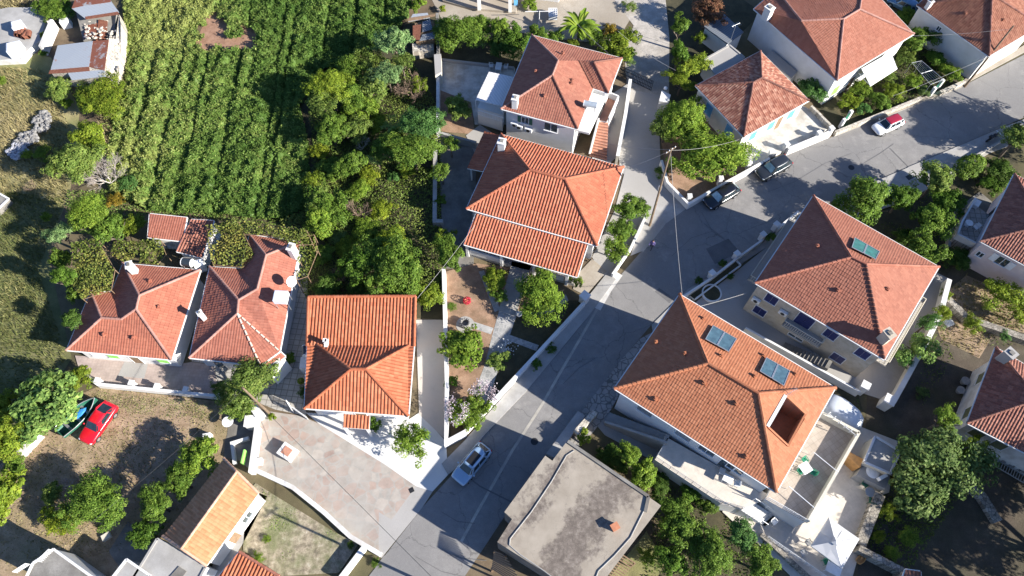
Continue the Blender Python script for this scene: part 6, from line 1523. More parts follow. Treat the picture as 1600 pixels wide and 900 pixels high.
S('tiny round shrub in the gravel lane', 985, 10, 13, 1.0, 'loose', 'oliveg'); S('yellow shrub by the blue door porch', 827, 8, 14, 1.2, 'small', 'lemon'); S('yellow shrub on top of the junk shed', 655, 8, 15, 1.8, 'small', 'lemon'); S('small potted lemon tinted shrub by the porch column', 692, 14, 7, 1.0, 'small', 'yellow')
T('round green tree on the patio soil', 716, 172, 23, 3.4, 'mid', 'oliveg')
T('slim pointed evergreen beside the gravel lane', 1062, 42, 20, 5.2, 'tall', 'green'); T('dark lower evergreen beside the gravel lane', 1062, 82, 19, 4.4, 'tall', 'deep'); S('thin climbing shrub by the tin shed', 1095, 60, 13, 2.6, 'loose', 'ygreen'); S('red flowering climber in front of the tin shed', 1132, 62, 13, 2.0, 'loose', 'rust')
T('purple leaved tree at the top edge', 1106, 18, 26, 4.6, 'mid', 'purple'); T('large feathery pale green tree left of the cottage', 1082, 102, 29, 4.2, 'olive', 'ygreen'); T('lower part tree of the feathery pair at the white gate box', 1064, 130, 22, 3.6, 'olive', 'ygreen')
# cottage garden
T('bright green tree beside the lane by the cottage', 1068, 188, 38, 4.4, 'big', 'lemon'); T('grey green tree at the lane edge of the cottage garden', 1040, 205, 21, 3.4, 'mid', 'oliveg'); T('largest bright green tree in front of the cottage', 1108, 240, 50, 4.8, 'big', 'lemon'); T('tree filling the gap between the two bright trees of the cottage garden', 1082, 216, 26, 3.6, 'mid', 'green'); S('low weeds at the base of the wooden pole', 1032, 268, 12, 1.0, 'loose', 'green'); S('small bush at the cottage corner', 1157, 240, 11, 1.4, 'small', 'green')
# shrub bed of the awning house
S('dark glossy shrub against the tall house wall', 1268, 140, 26, 3.0, 'mid', 'bluegreen'); S('round lime shrub at the near corner of the bed', 1325, 160, 18, 1.8, 'small', 'ygreen'); S('bright leafy shrub below the awning', 1342, 142, 18, 2.0, 'mid', 'lemon'); S('blue green shrub at the front of the bed', 1350, 172, 13, 1.4, 'small', 'bluegreen'); S('mid green shrub in the centre of the bed', 1374, 158, 18, 1.8, 'mid', 'green'); S('fresh green shrub right of the bed centre', 1398, 142, 18, 1.8, 'mid', 'ygreen'); S('yellow flecked shrub by the laundry frame', 1424, 128, 17, 1.6, 'small', 'lemon'); S('pale shrub beside the second green gate', 1442, 142, 12, 1.2, 'loose', 'grey'); S('shrub just below the awning edge', 1388, 122, 14, 1.5, 'loose', 'oliveg')
T('tall dark shrub tree between the awning house and the corner house', 1432, 62, 27, 3.8, 'mid', 'green'); S('upper dark shrub behind the awning roof corner', 1412, 28, 20, 2.6, 'mid', 'green'); S('green shrub right of the awning', 1412, 88, 18, 2.4, 'mid', 'oliveg'); S('dark shrub along the corner house wall', 1462, 92, 17, 2.2, 'mid', 'deep'); S('rose bush at the foot of the corner house wall', 1488, 116, 17, 2.0, 'mid', 'lemon'); S('upper rose bush along the corner house wall', 1475, 104, 12, 1.6, 'small', 'green')
# garden right of the navy shutter house
T('large bright tree at the road edge behind the navy shutter house', 1350, 316, 43, 5.4, 'big', 'green'); T('dark tree in the shady garden right of the bright tree', 1407, 312, 26, 4.2, 'mid', 'deep'); T('olive topped tree by the road pavement', 1462, 283, 29, 5.0, 'mid', 'oliveg'); S('clipped oval hedge by the pavement', 1515, 261, 24, 2.2, 'clipped', 'green', name='clipped_hedge', cat='hedge', sx=1.15, sy=.75, rz=.55)
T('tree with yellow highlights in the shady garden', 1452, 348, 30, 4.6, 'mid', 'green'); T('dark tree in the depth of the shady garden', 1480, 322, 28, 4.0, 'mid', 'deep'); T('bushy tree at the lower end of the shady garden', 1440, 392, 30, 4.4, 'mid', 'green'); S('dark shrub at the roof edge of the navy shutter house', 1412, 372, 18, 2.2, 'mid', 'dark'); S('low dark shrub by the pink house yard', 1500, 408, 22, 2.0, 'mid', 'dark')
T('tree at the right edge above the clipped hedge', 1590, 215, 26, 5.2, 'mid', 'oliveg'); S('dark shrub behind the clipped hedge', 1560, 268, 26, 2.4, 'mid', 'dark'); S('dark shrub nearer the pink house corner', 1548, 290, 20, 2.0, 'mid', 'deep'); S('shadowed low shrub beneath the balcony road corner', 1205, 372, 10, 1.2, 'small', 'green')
for i_, (x_, y_) in enumerate([(1745, 790), (1765, 880), (1745, 970), (1840, 900), (1690, 1030), (1600, 1040), (1850, 780)]): T('tall tree standing just beyond the lower right edge of the view', x_, y_, 72, 9.5, 'big', 'green', group='trees beyond the lower right edge')
T('street tree just beyond the right edge', 1650, 195, 48, 7.0, 'big', 'green'); T('tall street tree beyond the right edge further along', 1735, 205, 50, 8.0, 'big', 'green')
# climbing vine on the thick white wall and right-hand yards
T('climbing vine tree over the thick white wall, upper part', 1450, 505, 20, 4.0, 'loose', 'bluegreen'); T('climbing vine tree over the thick white wall, lower part', 1437, 545, 30, 4.0, 'loose', 'fig'); S('vine growth along the outer side of the thick white wall', 1474, 490, 16, 2.4, 'loose', 'ygreen'); S('trailing vine at the low end of the thick white wall', 1412, 560, 18, 3.0, 'loose', 'bluegreen'); S('weedy bush in the strip below the rose roof corner', 1478, 462, 13, 1.4, 'loose', 'ygreen')
T('sparse yellow green tree in front of the pink house', 1565, 460, 33, 3.4, 'loose', 'ygreen'); T('second sparse tree nearer the right edge', 1592, 490, 24, 3.0, 'loose', 'ygreen'); S('small fig bush on the rubble terrace', 1520, 508, 18, 1.8, 'loose', 'ygreen'); S('small grey bush below the rubble terrace', 1570, 525, 13, 1.2, 'loose', 'bluegreen'); S('dry pinkish bush in the dark yard', 1440, 613, 12, .9, 'loose', 'grey')
T('huge grey green tree in the right yard', 1462, 716, 70, 6.5, 'olive', 'grey', name='tree'); T('second crown of grey green leaves beside the huge grey green tree', 1432, 765, 42, 4.8, 'fig', 'grey', name='tree'); T('yellow topped branch tree above the huge grey green tree', 1478, 655, 24, 5.6, 'loose', 'lemon'); T('leaning green tree between the huge grey green tree and the old house', 1515, 705, 26, 4.4, 'loose', 'ygreen')
S('yellow weed bush below the huge grey green tree', 1417, 838, 19, 1.6, 'loose', 'lemon'); S('weed bush on the stone wall edge', 1385, 800, 18, 1.4, 'loose', 'ygreen'); S('rusty dry bush beside the service block', 1397, 752, 14, 1.5, 'loose', 'rust'); S('weed bush at the wall bend', 1372, 836, 14, 1.2, 'loose', 'yellow'); S('green weeds behind the wall bend', 1392, 862, 14, 1.1, 'loose', 'lemon')
# gardens in the foreground
T('dark green tree below the concrete roof corner', 1052, 800, 26, 3.6, 'mid', 'green'); T('tree with small leaves beside the concrete roof', 1068, 828, 30, 4.0, 'mid', 'green'); T('tree at the lower edge by the concrete roof', 1048, 875, 26, 3.4, 'mid', 'deep'); T('bright tree at the lower edge of the foreground garden', 1112, 870, 36, 4.4, 'big', 'green'); T('blue green rounded tree at the court wall', 1160, 838, 26, 4.0, 'mid', 'bluegreen'); T('round tree at the lower edge near the court railing', 1192, 884, 26, 3.8, 'mid', 'green'); S('hedge bush below the front terrace', 1080, 768, 18, 2.0, 'mid', 'deep'); S('second hedge bush below the front terrace', 1105, 790, 16, 1.8, 'mid', 'green'); S('low sunlit weeds by the slatted pergola', 1012, 870, 16, 1.2, 'loose', 'lemon')
T('slim bright tree between the concrete roof and the outer stairs', 982, 712, 19, 4.2, 'mid', 'lemon'); T('bushy tree below the slim bright tree', 1003, 740, 25, 3.4, 'mid', 'lemon'); S('shrub behind the pale block wall', 913, 683, 13, 1.6, 'small', 'ygreen'); S('dark hedge bush along the concrete roof', 950, 710, 20, 1.4, 'mid', 'dark'); S('dark hedge bush further along the concrete roof', 1030, 760, 20, 1.6, 'mid', 'dark'); S('hedge bush at the roof corner end', 970, 728, 16, 1.3, 'mid', 'dark')
# flower garden of the villa
T('big bright green tree in front of the veranda', 846, 459, 43, 3.6, 'big', 'lemon'); S('olive green bush left of the garden steps', 772, 436, 23, 2.2, 'mid', 'ygreen'); S('darker end of the bush by the garden steps', 780, 462, 14, 1.6, 'small', 'green'); S('thin shrub at the veranda corner', 902, 440, 12, 2.0, 'loose', 'lemon'); T('large leaved shrub tree on the driveway wall', 722, 543, 34, 3.2, 'fig', 'lemon'); S('pale small shrub beside the flagstone path', 780, 565, 19, 1.6, 'small', 'oliveg'); S('creeping plant over the roadside wall', 838, 568, 12, 1.0, 'loose', 'deep'); S('dark creeper on the upper roadside wall', 862, 545, 10, .9, 'loose', 'deep'); S('small weed patch at the wall in the red soil', 706, 478, 9, .5, 'loose', 'green'); S('dark shrub by the driveway wall end', 706, 598, 12, 1.2, 'small', 'deep')
sh = thing('flowering_shrub', 'lilac flowering shrub at the garden corner beside the driveway', 'shrub', P(735, 640, 0))
for i, (x, y, r_, h_) in enumerate([(722, 645, 26, 2.2), (745, 632, 26, 2.4), (735, 655, 22, 1.8)]):
    q = P(x, y, h_ * .5); r = r_ * mpp(x, y); o = bpy.data.objects.new('foliage', PROTO['mid'][i]); COL.objects.link(o); o.parent = sh
    o.location = q - sh.location; o.location.z = h_ * .5; o.scale = (r, r, h_ * .52); o.color = COLS['lemon'] + (1,)
V, Tt, rr_ = [], [], np.random.default_rng(4)
for x, y in [(698, 630), (703, 640), (708, 626), (700, 648), (725, 634), (728, 642), (742, 605), (748, 598), (755, 606), (762, 610), (768, 618), (750, 614), (760, 600), (774, 622), (738, 612), (722, 652), (712, 660), (770, 608)]:
    c = P(x, y, 2.4); n = 70
    p = np.array(c) + rr_.normal(size=(n, 3)) * np.array([.22, .22, .16]); V.append(leaf_quads(p, rr_.normal(size=(n, 3)) + np.array([0, 0, .7]), .13, int(x), .8)); Tt.append(np.clip(rr_.uniform(0, 1, n), 0, 1))
V = np.concatenate(V).reshape(-1, 3) - np.array(sh.location); me = fast_mesh('blossoms', V, np.full(len(V) // 4, 4), np.concatenate(Tt), BLOSSOM); link(me, 'blossoms', sh)
T('airy small tree in front of the terracotta house porch', 641, 688, 37, 3.6, 'loose', 'lemon', sq=.7); S('round dark bush beside the porch roof', 587, 663, 12, 1.6, 'small', 'deep'); S('dark plants in the side yard by the water heater', 478, 612, 12, 1.4, 'loose', 'dark'); S('shrub by the terrace corner of the faded bungalow', 453, 562, 11, 1.4, 'small', 'deep'); S('tuft at the foot of the leaning wooden pole', 425, 652, 7, .8, 'small', 'ygreen')
S('wisp of weeds at the kerb corner', 587, 880, 9, .5, 'loose', 'green'); S('weed clump in the bare garden', 418, 843, 8, .5, 'loose', 'lemon'); S('weed clump by the red shed roof', 404, 873, 12, .7, 'loose', 'lemon'); S('weed clump at the right end of the bare garden', 548, 852, 8, .5, 'loose', 'green')
S('tuft of plants on the ruined terrace', 70, 57, 7, 1.6, 'small', 'ygreen'); S('bright bush at the far left edge', 3, 128, 9, 1.6, 'loose', 'lemon'); S('climbing bush by the ruin wall', 68, 83, 7, 1.2, 'small', 'green')
S('low dark shrubs in the shaded L planter', 1128, 412, 8, .8, 'small', 'dark'); S('dark shrub behind the courtyard wall', 1092, 440, 8, .7, 'small', 'dark'); S('spiky plant on the court floor edge', 1140, 432, 7, .7, 'loose', 'dark')
# slender villa side trees along the lane
T('broad leaved tree between villa and lane', 985, 328, 27, 3.6, 'mid', 'green'); T('spiky bright tree at the villa corner', 962, 392, 27, 3.2, 'loose', 'lemon'); T('small bush tree joining the two by the lane', 972, 362, 22, 2.8, 'mid', 'green')

# ---- vines on frames
def vine(label, polypx, z, seed, dens=95, tint=.45, mat=None, posts=()):
    q = PX(polypx, z); c = sum(q, Vector()) / len(q); c.z = 0; root = thing('grape_vine', label, 'vine', c)
    x, y, r = scatter([(a, b) for a, b in polypx], 1, 0)
    k = (CAM_H - z) / CAM_H
    qq = [(p.x, p.y) for p in q]; a = np.array(qq); rs = np.random.default_rng(seed); m = int(dens * (a.max(0) - a.min(0)).prod())
    x, y = rs.uniform(a[:, 0].min(), a[:, 0].max(), m), rs.uniform(a[:, 1].min(), a[:, 1].max(), m); kk = inpoly(x, y, qq) & (nz(x, y, 1.1, seed) > -.5); x, y = x[kk], y[kk]
    zz = z + .28 * nz(x, y, 1.5, seed + 2) + rs.uniform(-.3, .2, len(x)); nrm = rs.normal(size=(len(x), 3)) * .6 + np.array([0, 0, .8])
    me = fast_mesh('leaves', leaf_quads(np.stack([x, y, zz], 1), nrm, (.21), seed, .8).reshape(-1, 3) - np.array(c), np.full(len(x), 4), np.clip(tint + .28 * nz(x, y, .9, seed + 4) + rs.normal(size=len(x)) * .18, 0, 1), mat or VINE)
    link(me, 'leaves', root)
    mb = MB(); n = len(q)
    for i in range(n):
        mb.tube(q[i] - UP * .25, q[(i + 1) % n] - UP * .25, .035, .035, 5); mb.tube((q[i].x, q[i].y, 0), q[i] - UP * .25, .04, .04, 5)
    mb.build('pergola_frame', MT['wood'], root)
    return root
VINE = mat_leaf('vine_leaf', (.07, .105, .022), (.15, .18, .04), (.30, .26, .065), .25, False)
vine('yellowing grape vine on a frame left of the salmon bungalow', [(112, 380), (150, 372), (178, 420), (172, 452), (128, 466), (108, 440)], 4.6, 201, 120)
vine('grape vine canopy between the tiled shed and the salmon bungalow', [(176, 378), (250, 374), (258, 396), (245, 412), (192, 408), (174, 400)], 2.8, 202)
vine('brownish grape vine spilling over the faded bungalow roof', [(322, 352), (372, 345), (384, 372), (398, 400), (378, 416), (332, 412), (326, 392)], 4.2, 203, 75, .6)
vine('long grape vine along the rear eave of the faded bungalow', [(340, 345), (400, 346), (478, 358), (488, 380), (458, 382), (420, 366), (350, 364)], 4.0, 204, 75, .45)
vine('grape vine trailing down the right eave of the faded bungalow', [(466, 368), (490, 365), (496, 390), (480, 430), (462, 436), (464, 400)], 3.4, 205, 45, .45)
# ------------------------------------------------------------------ vehicles
def paint(name, col, metal=.0, rough=.28):
    m = mat_flat(name, col, rough, metal, .5, .8, .03); return m
PA = dict(red=paint('red_paint', (.55, .008, .02)), silver=paint('silver_blue_paint', (.30, .43, .56), .3), black=paint('black_paint', (.008, .008, .011)), grey=paint('graphite_paint', (.035, .04, .046), .4), white=paint('white_paint', (.78, .78, .77)), maroon=paint('maroon_paint', (.28, .015, .03)), blue=paint('steel_blue_paint', (.10, .2, .32), .3))
CG = mat_flat('car_glass', (.018, .03, .038), .12, 0, .4, .15, .3); CG2 = mat_glass('glint_tinted_windscreen', (.22, .34, .38), .15); CHROME = mat_flat('alloy', (.55, .56, .57), .3, .8); TRIM = mat_flat('black_trim', (.012, .012, .013), .5); LAMP = mat_flat('lamp_lens', (.6, .63, .66), .1, .2); TAIL = mat_flat('tail_lens', (.4, .01, .015), .25)  # CG2: pale teal glint painted into the glass colour
def car(name, label, cat, L, Wd, H, body, roofm, px, py, ax, ay, style='hatch', z=0, screen=None, group=None, sunroof=False):
    """front points to pixel (ax, ay) seen from (px, py)"""
    p0, p1 = P(px, py, H * .45), P(ax, ay, H * .45); d = p1 - p0; rz = math.atan2(d.y, d.x)
    root = thing(name, label, cat, (p0.x, p0.y, z), group); WLOC[root.name] = Vector((0, 0, 0)); root.rotation_euler = (0, 0, rz)
    hw = Wd / 2; belt = H * .60; hood = H * .585; sill = .22
    # lower body: cross sections from nose (+x) to tail
    hl = .27 if style != 'suv' else .29
    xs = [(.5, .60, .40, .62, .30), (.485, .80, .33, .74, .25), (.45, .92, .27, .86, .22), (.38, .985, .22, .93, .2), (.5 - hl, 1.0, .2, 1.0, .2), (.1, 1.0, .2, 1.03, .2), (-.1, 1.0, .2, 1.04, .2), (-.28, 1.0, .2, 1.05, .2), (-.42, .97, .22, 1.05, .22), (-.475, .90, .27, 1.0, .26), (-.5, .74, .36, .86, .32)]
    mb = MB(); rings = []
    for x, w, zb, zt, zs in xs:
        X = x * L; w_ = hw * w; t = hood * zt
        m_ = (zb + t) / 2
        ring = [(X, -w_ * .80, zb), (X, -w_ * .97, zb + .1), (X, -w_, m_), (X, -w_ * .97, t - .10), (X, -w_ * .86, t - .02), (X, -w_ * .5, t + .025), (X, 0, t + .035), (X, w_ * .5, t + .025), (X, w_ * .86, t - .02), (X, w_ * .97, t - .10), (X, w_, m_), (X, w_ * .97, zb + .1), (X, w_ * .80, zb)]
        rings.append(ring)
    n = len(rings[0]); k = len(mb.v)
    for r_ in rings: mb.v += r_
    for i in range(len(rings) - 1):
        for j in range(n - 1):
            mb.f.append([k + i * n + j, k + i * n + j + 1, k + (i + 1) * n + j + 1, k + (i + 1) * n + j]); mb.m.append(0); mb.t.append(.5)
    mb.f.append([k + j for j in range(n)][::-1]); mb.m.append(0); mb.t.append(.5)
    mb.f.append([k + (len(rings) - 1) * n + j for j in range(n)]); mb.m.append(0); mb.t.append(.5)
    b = mb.build('body', body, root, smooth=True)
    sub = b.modifiers.new('sub', 'SUBSURF'); sub.levels = sub.render_levels = 2
    # greenhouse: belt outline to roof outline
    if style == 'hatch': fb, ft, rt, rb = .5 - hl + .02, .12, -.36, -.475
    elif style == 'coupe': fb, ft, rt, rb = .21, .055, -.20, -.46
    elif style == 'suv': fb, ft, rt, rb = .5 - hl + .02, .11, -.38, -.485
    else: fb, ft, rt, rb = .5 - hl + .02, .10, -.26, -.43
    zb, zt = belt + .0, H
    wb, wt = hw * .90, hw * .68
    base = [(fb * L, -wb * .82), (fb * L * .78, -wb), (-.30 * L, -wb), (rb * L, -wb * .80), (rb * L, wb * .80), (-.30 * L, wb), (fb * L * .78, wb), (fb * L, wb * .82)]
    top = [(ft * L, -wt * .84), (ft * L * .72, -wt), (-.26 * L, -wt * 1.0), (rt * L, -wt * .82), (rt * L, wt * .82), (-.26 * L, wt), (ft * L * .72, wt), (ft * L, wt * .84)]
    B = [Vector((x, y, zb - .03)) for x, y in base]; Tp = [Vector((x, y, zt - .07)) for x, y in top]
    Rf = [Vector((x * .97, y * .86, zt)) for x, y in top]
    mb = MB()
    for i in range(8):
        j = (i + 1) % 8; mb.face([B[i], B[j], Tp[j], Tp[i]])
    mb.build('cabin', body if style != 'glass' else TRIM, root)
    mb = MB()
    for i in range(8):
        j = (i + 1) % 8; mb.face([Tp[i], Tp[j], Rf[j], Rf[i]])
    R2 = [Vector((p.x * .55 + (ft + rt) * .225 * L, p.y * .5, zt + .035)) for p in Rf]
    for i in range(8):
        j = (i + 1) % 8; mb.face([Rf[i], Rf[j], R2[j], R2[i]])
    mb.face(R2); ro = mb.build('roof', roofm, root, smooth=True); we = ro.modifiers.new('w', 'WELD'); we.merge_threshold = .002; sb = ro.modifiers.new('s', 'SUBSURF'); sb.levels = sb.render_levels = 2
    if sunroof:
        mb = MB(); mb.box((((ft + rt) / 2 + .04) * L, 0, zt + .012), ((ft - rt) * L * .62, wt * 1.3, .03)); mb.build('sunroof', TRIM, ro)
    def pane(nm, i, m0, m1, t0, t1, mat):
        j = (i + 1) % 8
        def q(u, v): return B[i].lerp(B[j], u).lerp(Tp[i].lerp(Tp[j], u), v)
        a, b_, c, d_ = q(m0, t0), q(m1, t0), q(m1, t1), q(m0, t1); nn = (b_ - a).cross(d_ - a).normalized()
        mid = (a + c) / 2
        if nn.dot(Vector((mid.x * .2, mid.y, .3))) < 0 and abs(nn.y) > .5: nn = -nn
        if i in (3, 7) and nn.z < 0: nn = -nn
        o_ = nn * .012; m = MB(); m.face([p + o_ for p in (a, b_, c, d_)]); return m.build(nm, mat, root)
    pane('windshield', 7, .03, .97, .06, .97, screen or CG); pane('rear_window', 3, .07, .93, .18, .93, CG2 if screen else CG)
    for i in (1, 5):
        pane('side_window', i, .04, .47 if style != 'coupe' else .7, .14, .9, CG)
        if style != 'coupe': pane('side_window', i, .51, .93, .14, .9, CG)
    for i in (0, 6): pane('quarter_glass', i, .3, .95, .16, .85, CG)
    for i in (2, 4): pane('quarter_glass', i, .1, .8, .2, .85, CG)
    rw = .32 if style != 'suv' else .36
    for sx in (.31, -.29):
        for sy in (-1, 1):
            w = MB(); c = Vector((sx * L, sy * (hw - .1), rw)); w.tube(c - Vector((0, .11, 0)), c + Vector((0, .11, 0)), rw, rw, 20); o = w.build('wheel', MT['rubber'], root)
            r_ = MB(); c2 = c + Vector((0, sy * .115, 0)); r_.tube(c, c2, rw * .68, rw * .62, 14); r_.build('rim', CHROME, o)
    for sy in (-1, 1):
        m = MB(); m.blob((L * .455, sy * hw * .70, hood * .70), (.16, .17, .075), 1, jit=0); m.build('headlight', LAMP, root, smooth=True)
        m = MB(); m.blob((-L * .478, sy * hw * .74, hood * .86), (.09, .14, .09), 2, jit=0); m.build('tail_light', TAIL, root, smooth=True)
        m = MB(); m.blob((fb * L * .72, sy * (hw + .08), belt + .06), (.09, .11, .07), 3, jit=0); m.build('mirror', body, root, smooth=True)
    m = MB(); m.box((L * .488, 0, .36), (.04, Wd * .5, .14)); m.build('grille', TRIM, root)
    m = MB(); m.box((-L * .497, 0, .5), (.02, .5, .11)); m.build('number_plate', MT['white'], root)
    m = MB(); m.box((0, 0, .14), (L * .9, Wd * .82, .12)); m.build('underbody', TRIM, root)
    return root
car('parked_car', 'glossy red rounded coupe parked on the dry lot by the fig tree', 'car', 4.28, 1.82, 1.49, PA['red'], PA['red'], 153, 660, 136, 684, 'coupe')
car('parked_car', 'light silver blue hatchback with dark glass roof parked beside the plaza', 'car', 4.3, 1.78, 1.5, PA['silver'], PA['silver'], 737, 724, 722, 742, 'hatch', sunroof=True)
car('parked_car', 'black car with glinting windscreens beside the tree garden wall', 'car', 4.55, 1.78, 1.45, PA['black'], PA['black'], 1128, 305, 1106, 318, 'hatch', screen=CG2)
car('parked_car', 'dark graphite crossover by the cottage wall', 'car', 4.5, 1.84, 1.58, PA['grey'], PA['grey'], 1209, 261, 1187, 273, 'suv', screen=CG2)
car('parked_car', 'small white car with a maroon roof beside the shrub bed', 'car', 3.9, 1.72, 1.47, PA['white'], PA['maroon'], 1388, 194, 1366, 204, 'hatch')
car('parked_car', 'steel blue car at the top edge between the two right houses', 'car', 4.2, 1.75, 1.5, PA['blue'], PA['blue'], 1412, 6, 1396, -2, 'hatch')
for k, (x, y, dx, dy) in enumerate([(1548, 218, 16, -9)]):
    a, b = P(x - dx, y - dy, 0), P(x + dx, y + dy, 0); d = (b - a).normalized(); s = Vector((-d.y, d.x, 0)); c = (a + b) / 2; L_ = 1.0
    root = thing('motorcycle', 'dark motorcycle standing on the shaded pavement', 'motorcycle', c)
    for sg in (-1, 1):
        w = MB(); wc = c + d * sg * .7 + UP * .31; w.tube(wc - s * .06, wc + s * .06, .31, .31, 16); w.build('wheel', MT['rubber'], root)
    m = MB(); m.bar(c - d * .5 + UP * .45, c + d * .45 + UP * .5, .2, .3); m.blob(c + d * .2 + UP * .78, (.28, .2, .16), 1, jit=.05); m.bar(c + d * .7 + UP * .31, c + d * .5 + UP * .95, .1, .08); m.build('frame', MT['metaldark'], root)
    m = MB(); m.bar(c - d * .55 + UP * .8, c + d * .02 + UP * .78, .26, .1); m.build('seat', TRIM, root)
    m = MB(); m.tube(c + d * .5 + UP * 1.0 - s * .36, c + d * .5 + UP * 1.0 + s * .36, .025, .025, 6); m.build('handlebar', CHROME, root)
    m = MB(); m.box(c - d * .72 + UP * .85, (.35, .35, .28), math.atan2(d.y, d.x)); m.build('top_box', TRIM, root)
def bicycle(label, x, y, dx, dy, mat):
    a, b = P(x - dx, y - dy, 0), P(x + dx, y + dy, 0); d = (b - a).normalized(); s = Vector((-d.y, d.x, 0)); c = (a + b) / 2; root = thing('bicycle', label, 'bicycle', c)
    for sg in (-1, 1):
        w = MB(); wc = c + d * sg * .52 + UP * .33; pts = [wc + d * (.33 * math.cos(t)) + UP * (.33 * math.sin(t)) for t in np.linspace(0, 6.2832, 19)]; w.path(pts, .025, 5); w.build('wheel', MT['rubber'], root)
    m = MB(); P1, P2, P3, P4 = c + d * .52 + UP * .33, c + d * .36 + UP * .85, c - d * .1 + UP * .3, c - d * .2 + UP * .85
    for u, v in ((P1, P2), (P2, P3), (P3, P4), (P2, P4), (P3, c - d * .52 + UP * .33), (P4, c - d * .52 + UP * .33)): m.tube(u, v, .022, .022, 6)
    m.tube(P2 + UP * .12 - s * .28, P2 + UP * .12 + s * .28, .018, .018, 6); m.build('frame', mat, root)
    m = MB(); m.blob(P4 + UP * .06, (.13, .07, .04), 1, jit=0); m.build('saddle', TRIM, root)
bicycle('bicycle leaning nearest the second green gate', 1464, 153, 8, -4, MT['metaldark']); bicycle('bicycle standing right of the other bicycle by the green gate', 1478, 146, 8, -3, MT['metal'])

# old fishing boat on the lot
def boat(name, label, px0, py0, px1, py1, wid, h, mats, inner=True):
    a, b = P(px0, py0, h), P(px1, py1, h); c = (a + b) / 2; c.z = 0; L = (b - a).length; rz = math.atan2((b - a).y, (b - a).x)
    root = thing(name, label, 'boat', c); root.rotation_euler = (0, 0, rz); WLOC[root.name] = Vector((0, 0, 0))
    mb = MB(); n = 11; K = 5
    for i in range(n):
        t = i / (n - 1); x = -L / 2 + L * t; w = wid / 2 * (1 - (max(0, t - .45) / .55) ** 2.2) * (.82 + .18 * min(1, t / .3)) + .01; sh_ = h + .22 * max(0, t - .5) ** 2 * 4 * .3
        for j in range(2 * K + 1):
            u = (j - K) / K; mb.v.append((x, w * math.sin(u * math.pi / 2), .25 + (sh_ - .25) * abs(u) ** 1.7))
    m = 2 * K + 1
    for i in range(n - 1):
        for j in range(m - 1): mb.f.append([i * m + j, (i + 1) * m + j, (i + 1) * m + j + 1, i * m + j + 1]); mb.m.append(0); mb.t.append(.5)
    mb.f.append(list(range(m))); mb.m.append(0); mb.t.append(.5)
    hull = mb.build('hull', mats[0], root); so = hull.modifiers.new('s', 'SOLIDIFY'); so.thickness = .05
    g = MB()
    for sg in (0, m - 1):
        g.path([Vector(mb.v[i * m + sg]) + UP * .02 for i in range(n)], .045, 6)
    g.build('gunwale', mats[1], root)
    g = MB()
    for t in (.2, .45, .68):
        w = wid * .44 * (1 - (max(0, t - .45) / .55) ** 2.2); g.box((-L / 2 + L * t, 0, h * .72), (.25, w * 2, .04))
    g.build('thwart', mats[1], root)
    g = MB(); g.blob((L * .05, .05, h * .8), (L * .17, wid * .2, .22), 4, jit=.2); g.build('tarpaulin', mats[2], root)
    return root
boat('fishing_boat', 'old dark green open boat with blue tarpaulin beside the red car', 92, 676, 148, 622, 1.7, 1.1, [MT['darkgreen'], MT['metal'], mat_flat('blue_tarp', (.03, .2, .5), .6, var=.2)])
ob = boat('overturned_boat', 'orange small canoe lying behind the umbrella', 1341, 878, 1352, 868, .55, .45, [MT['woodlight'], MT['woodlight'], MT['woodlight']])
# white tarpaulin over a rounded load
c = P(1316, 643, .9); d = P(1348, 668, .9) - P(1284, 622, .9); rz = math.atan2(d.y, d.x); mb = MB(); rr_ = random.Random(2); nu, nv = 28, 10
L_, W_ = d.length * .5, 1.35
for j in range(nv + 1):
    ph = math.pi / 2 * j / nv
    for i in range(nu):
        t = 2 * math.pi * i / nu; ct, st_ = math.cos(t), math.sin(t); sgn = lambda v, p: math.copysign(abs(v) ** p, v)
        wr = 1 + .025 * math.sin(t * 9 + j) * (1 - j / nv)
        x, y = L_ * sgn(ct, .75) * math.cos(ph) ** .55 * wr, W_ * sgn(st_, .75) * math.cos(ph) ** .55 * wr
        mb.v.append((c.x + x * math.cos(rz) - y * math.sin(rz), c.y + x * math.sin(rz) + y * math.cos(rz), .15 + 1.5 * math.sin(ph) ** .9))
for j in range(nv):
    for i in range(nu): i2 = (i + 1) % nu; mb.f.append([j * nu + i, j * nu + i2, (j + 1) * nu + i2, (j + 1) * nu + i]); mb.m.append(0); mb.t.append(.5)
mb.build('tarpaulin_cover', MT['tarp'], smooth=True, label='rounded load under a pale grey white tarpaulin behind the orange tiled house', cat='covered load')

# ------------------------------------------------------------------ court furniture
def chair(label, px, py, z, rz, mat, group=None, s=1.0):
    c = P(px, py, z + .3); root = thing('chair', label, 'chair', (c.x, c.y, z), group); root.rotation_euler = (0, 0, rz); root.scale = (s, s, s); WLOC[root.name] = Vector((0, 0, 0))
    m = MB(); m.box((0, 0, .43), (.48, .46, .05)); m.build('seat', mat, root)
    m = MB(); m.hexa([(-.24, .2, .46), (.24, .2, .46), (.24, .25, .46), (-.24, .25, .46)], [(-.22, .28, .88), (.22, .28, .88), (.22, .32, .88), (-.22, .32, .88)]); m.build('backrest', mat, root)
    for x in (-.21, .21):
        for y in (-.19, .2): m = MB(); m.tube((x, y, .43), (x * 1.1, y * 1.1, 0), .022, .02, 6); m.build('leg', mat, root)
    for x in (-.25, .25): m = MB(); m.bar((x, -.18, .66), (x, .24, .68), .05, .04); m.tube((x, -.18, .45), (x, -.18, .66), .02, .02, 6); m.build('armrest', mat, root)
    return root
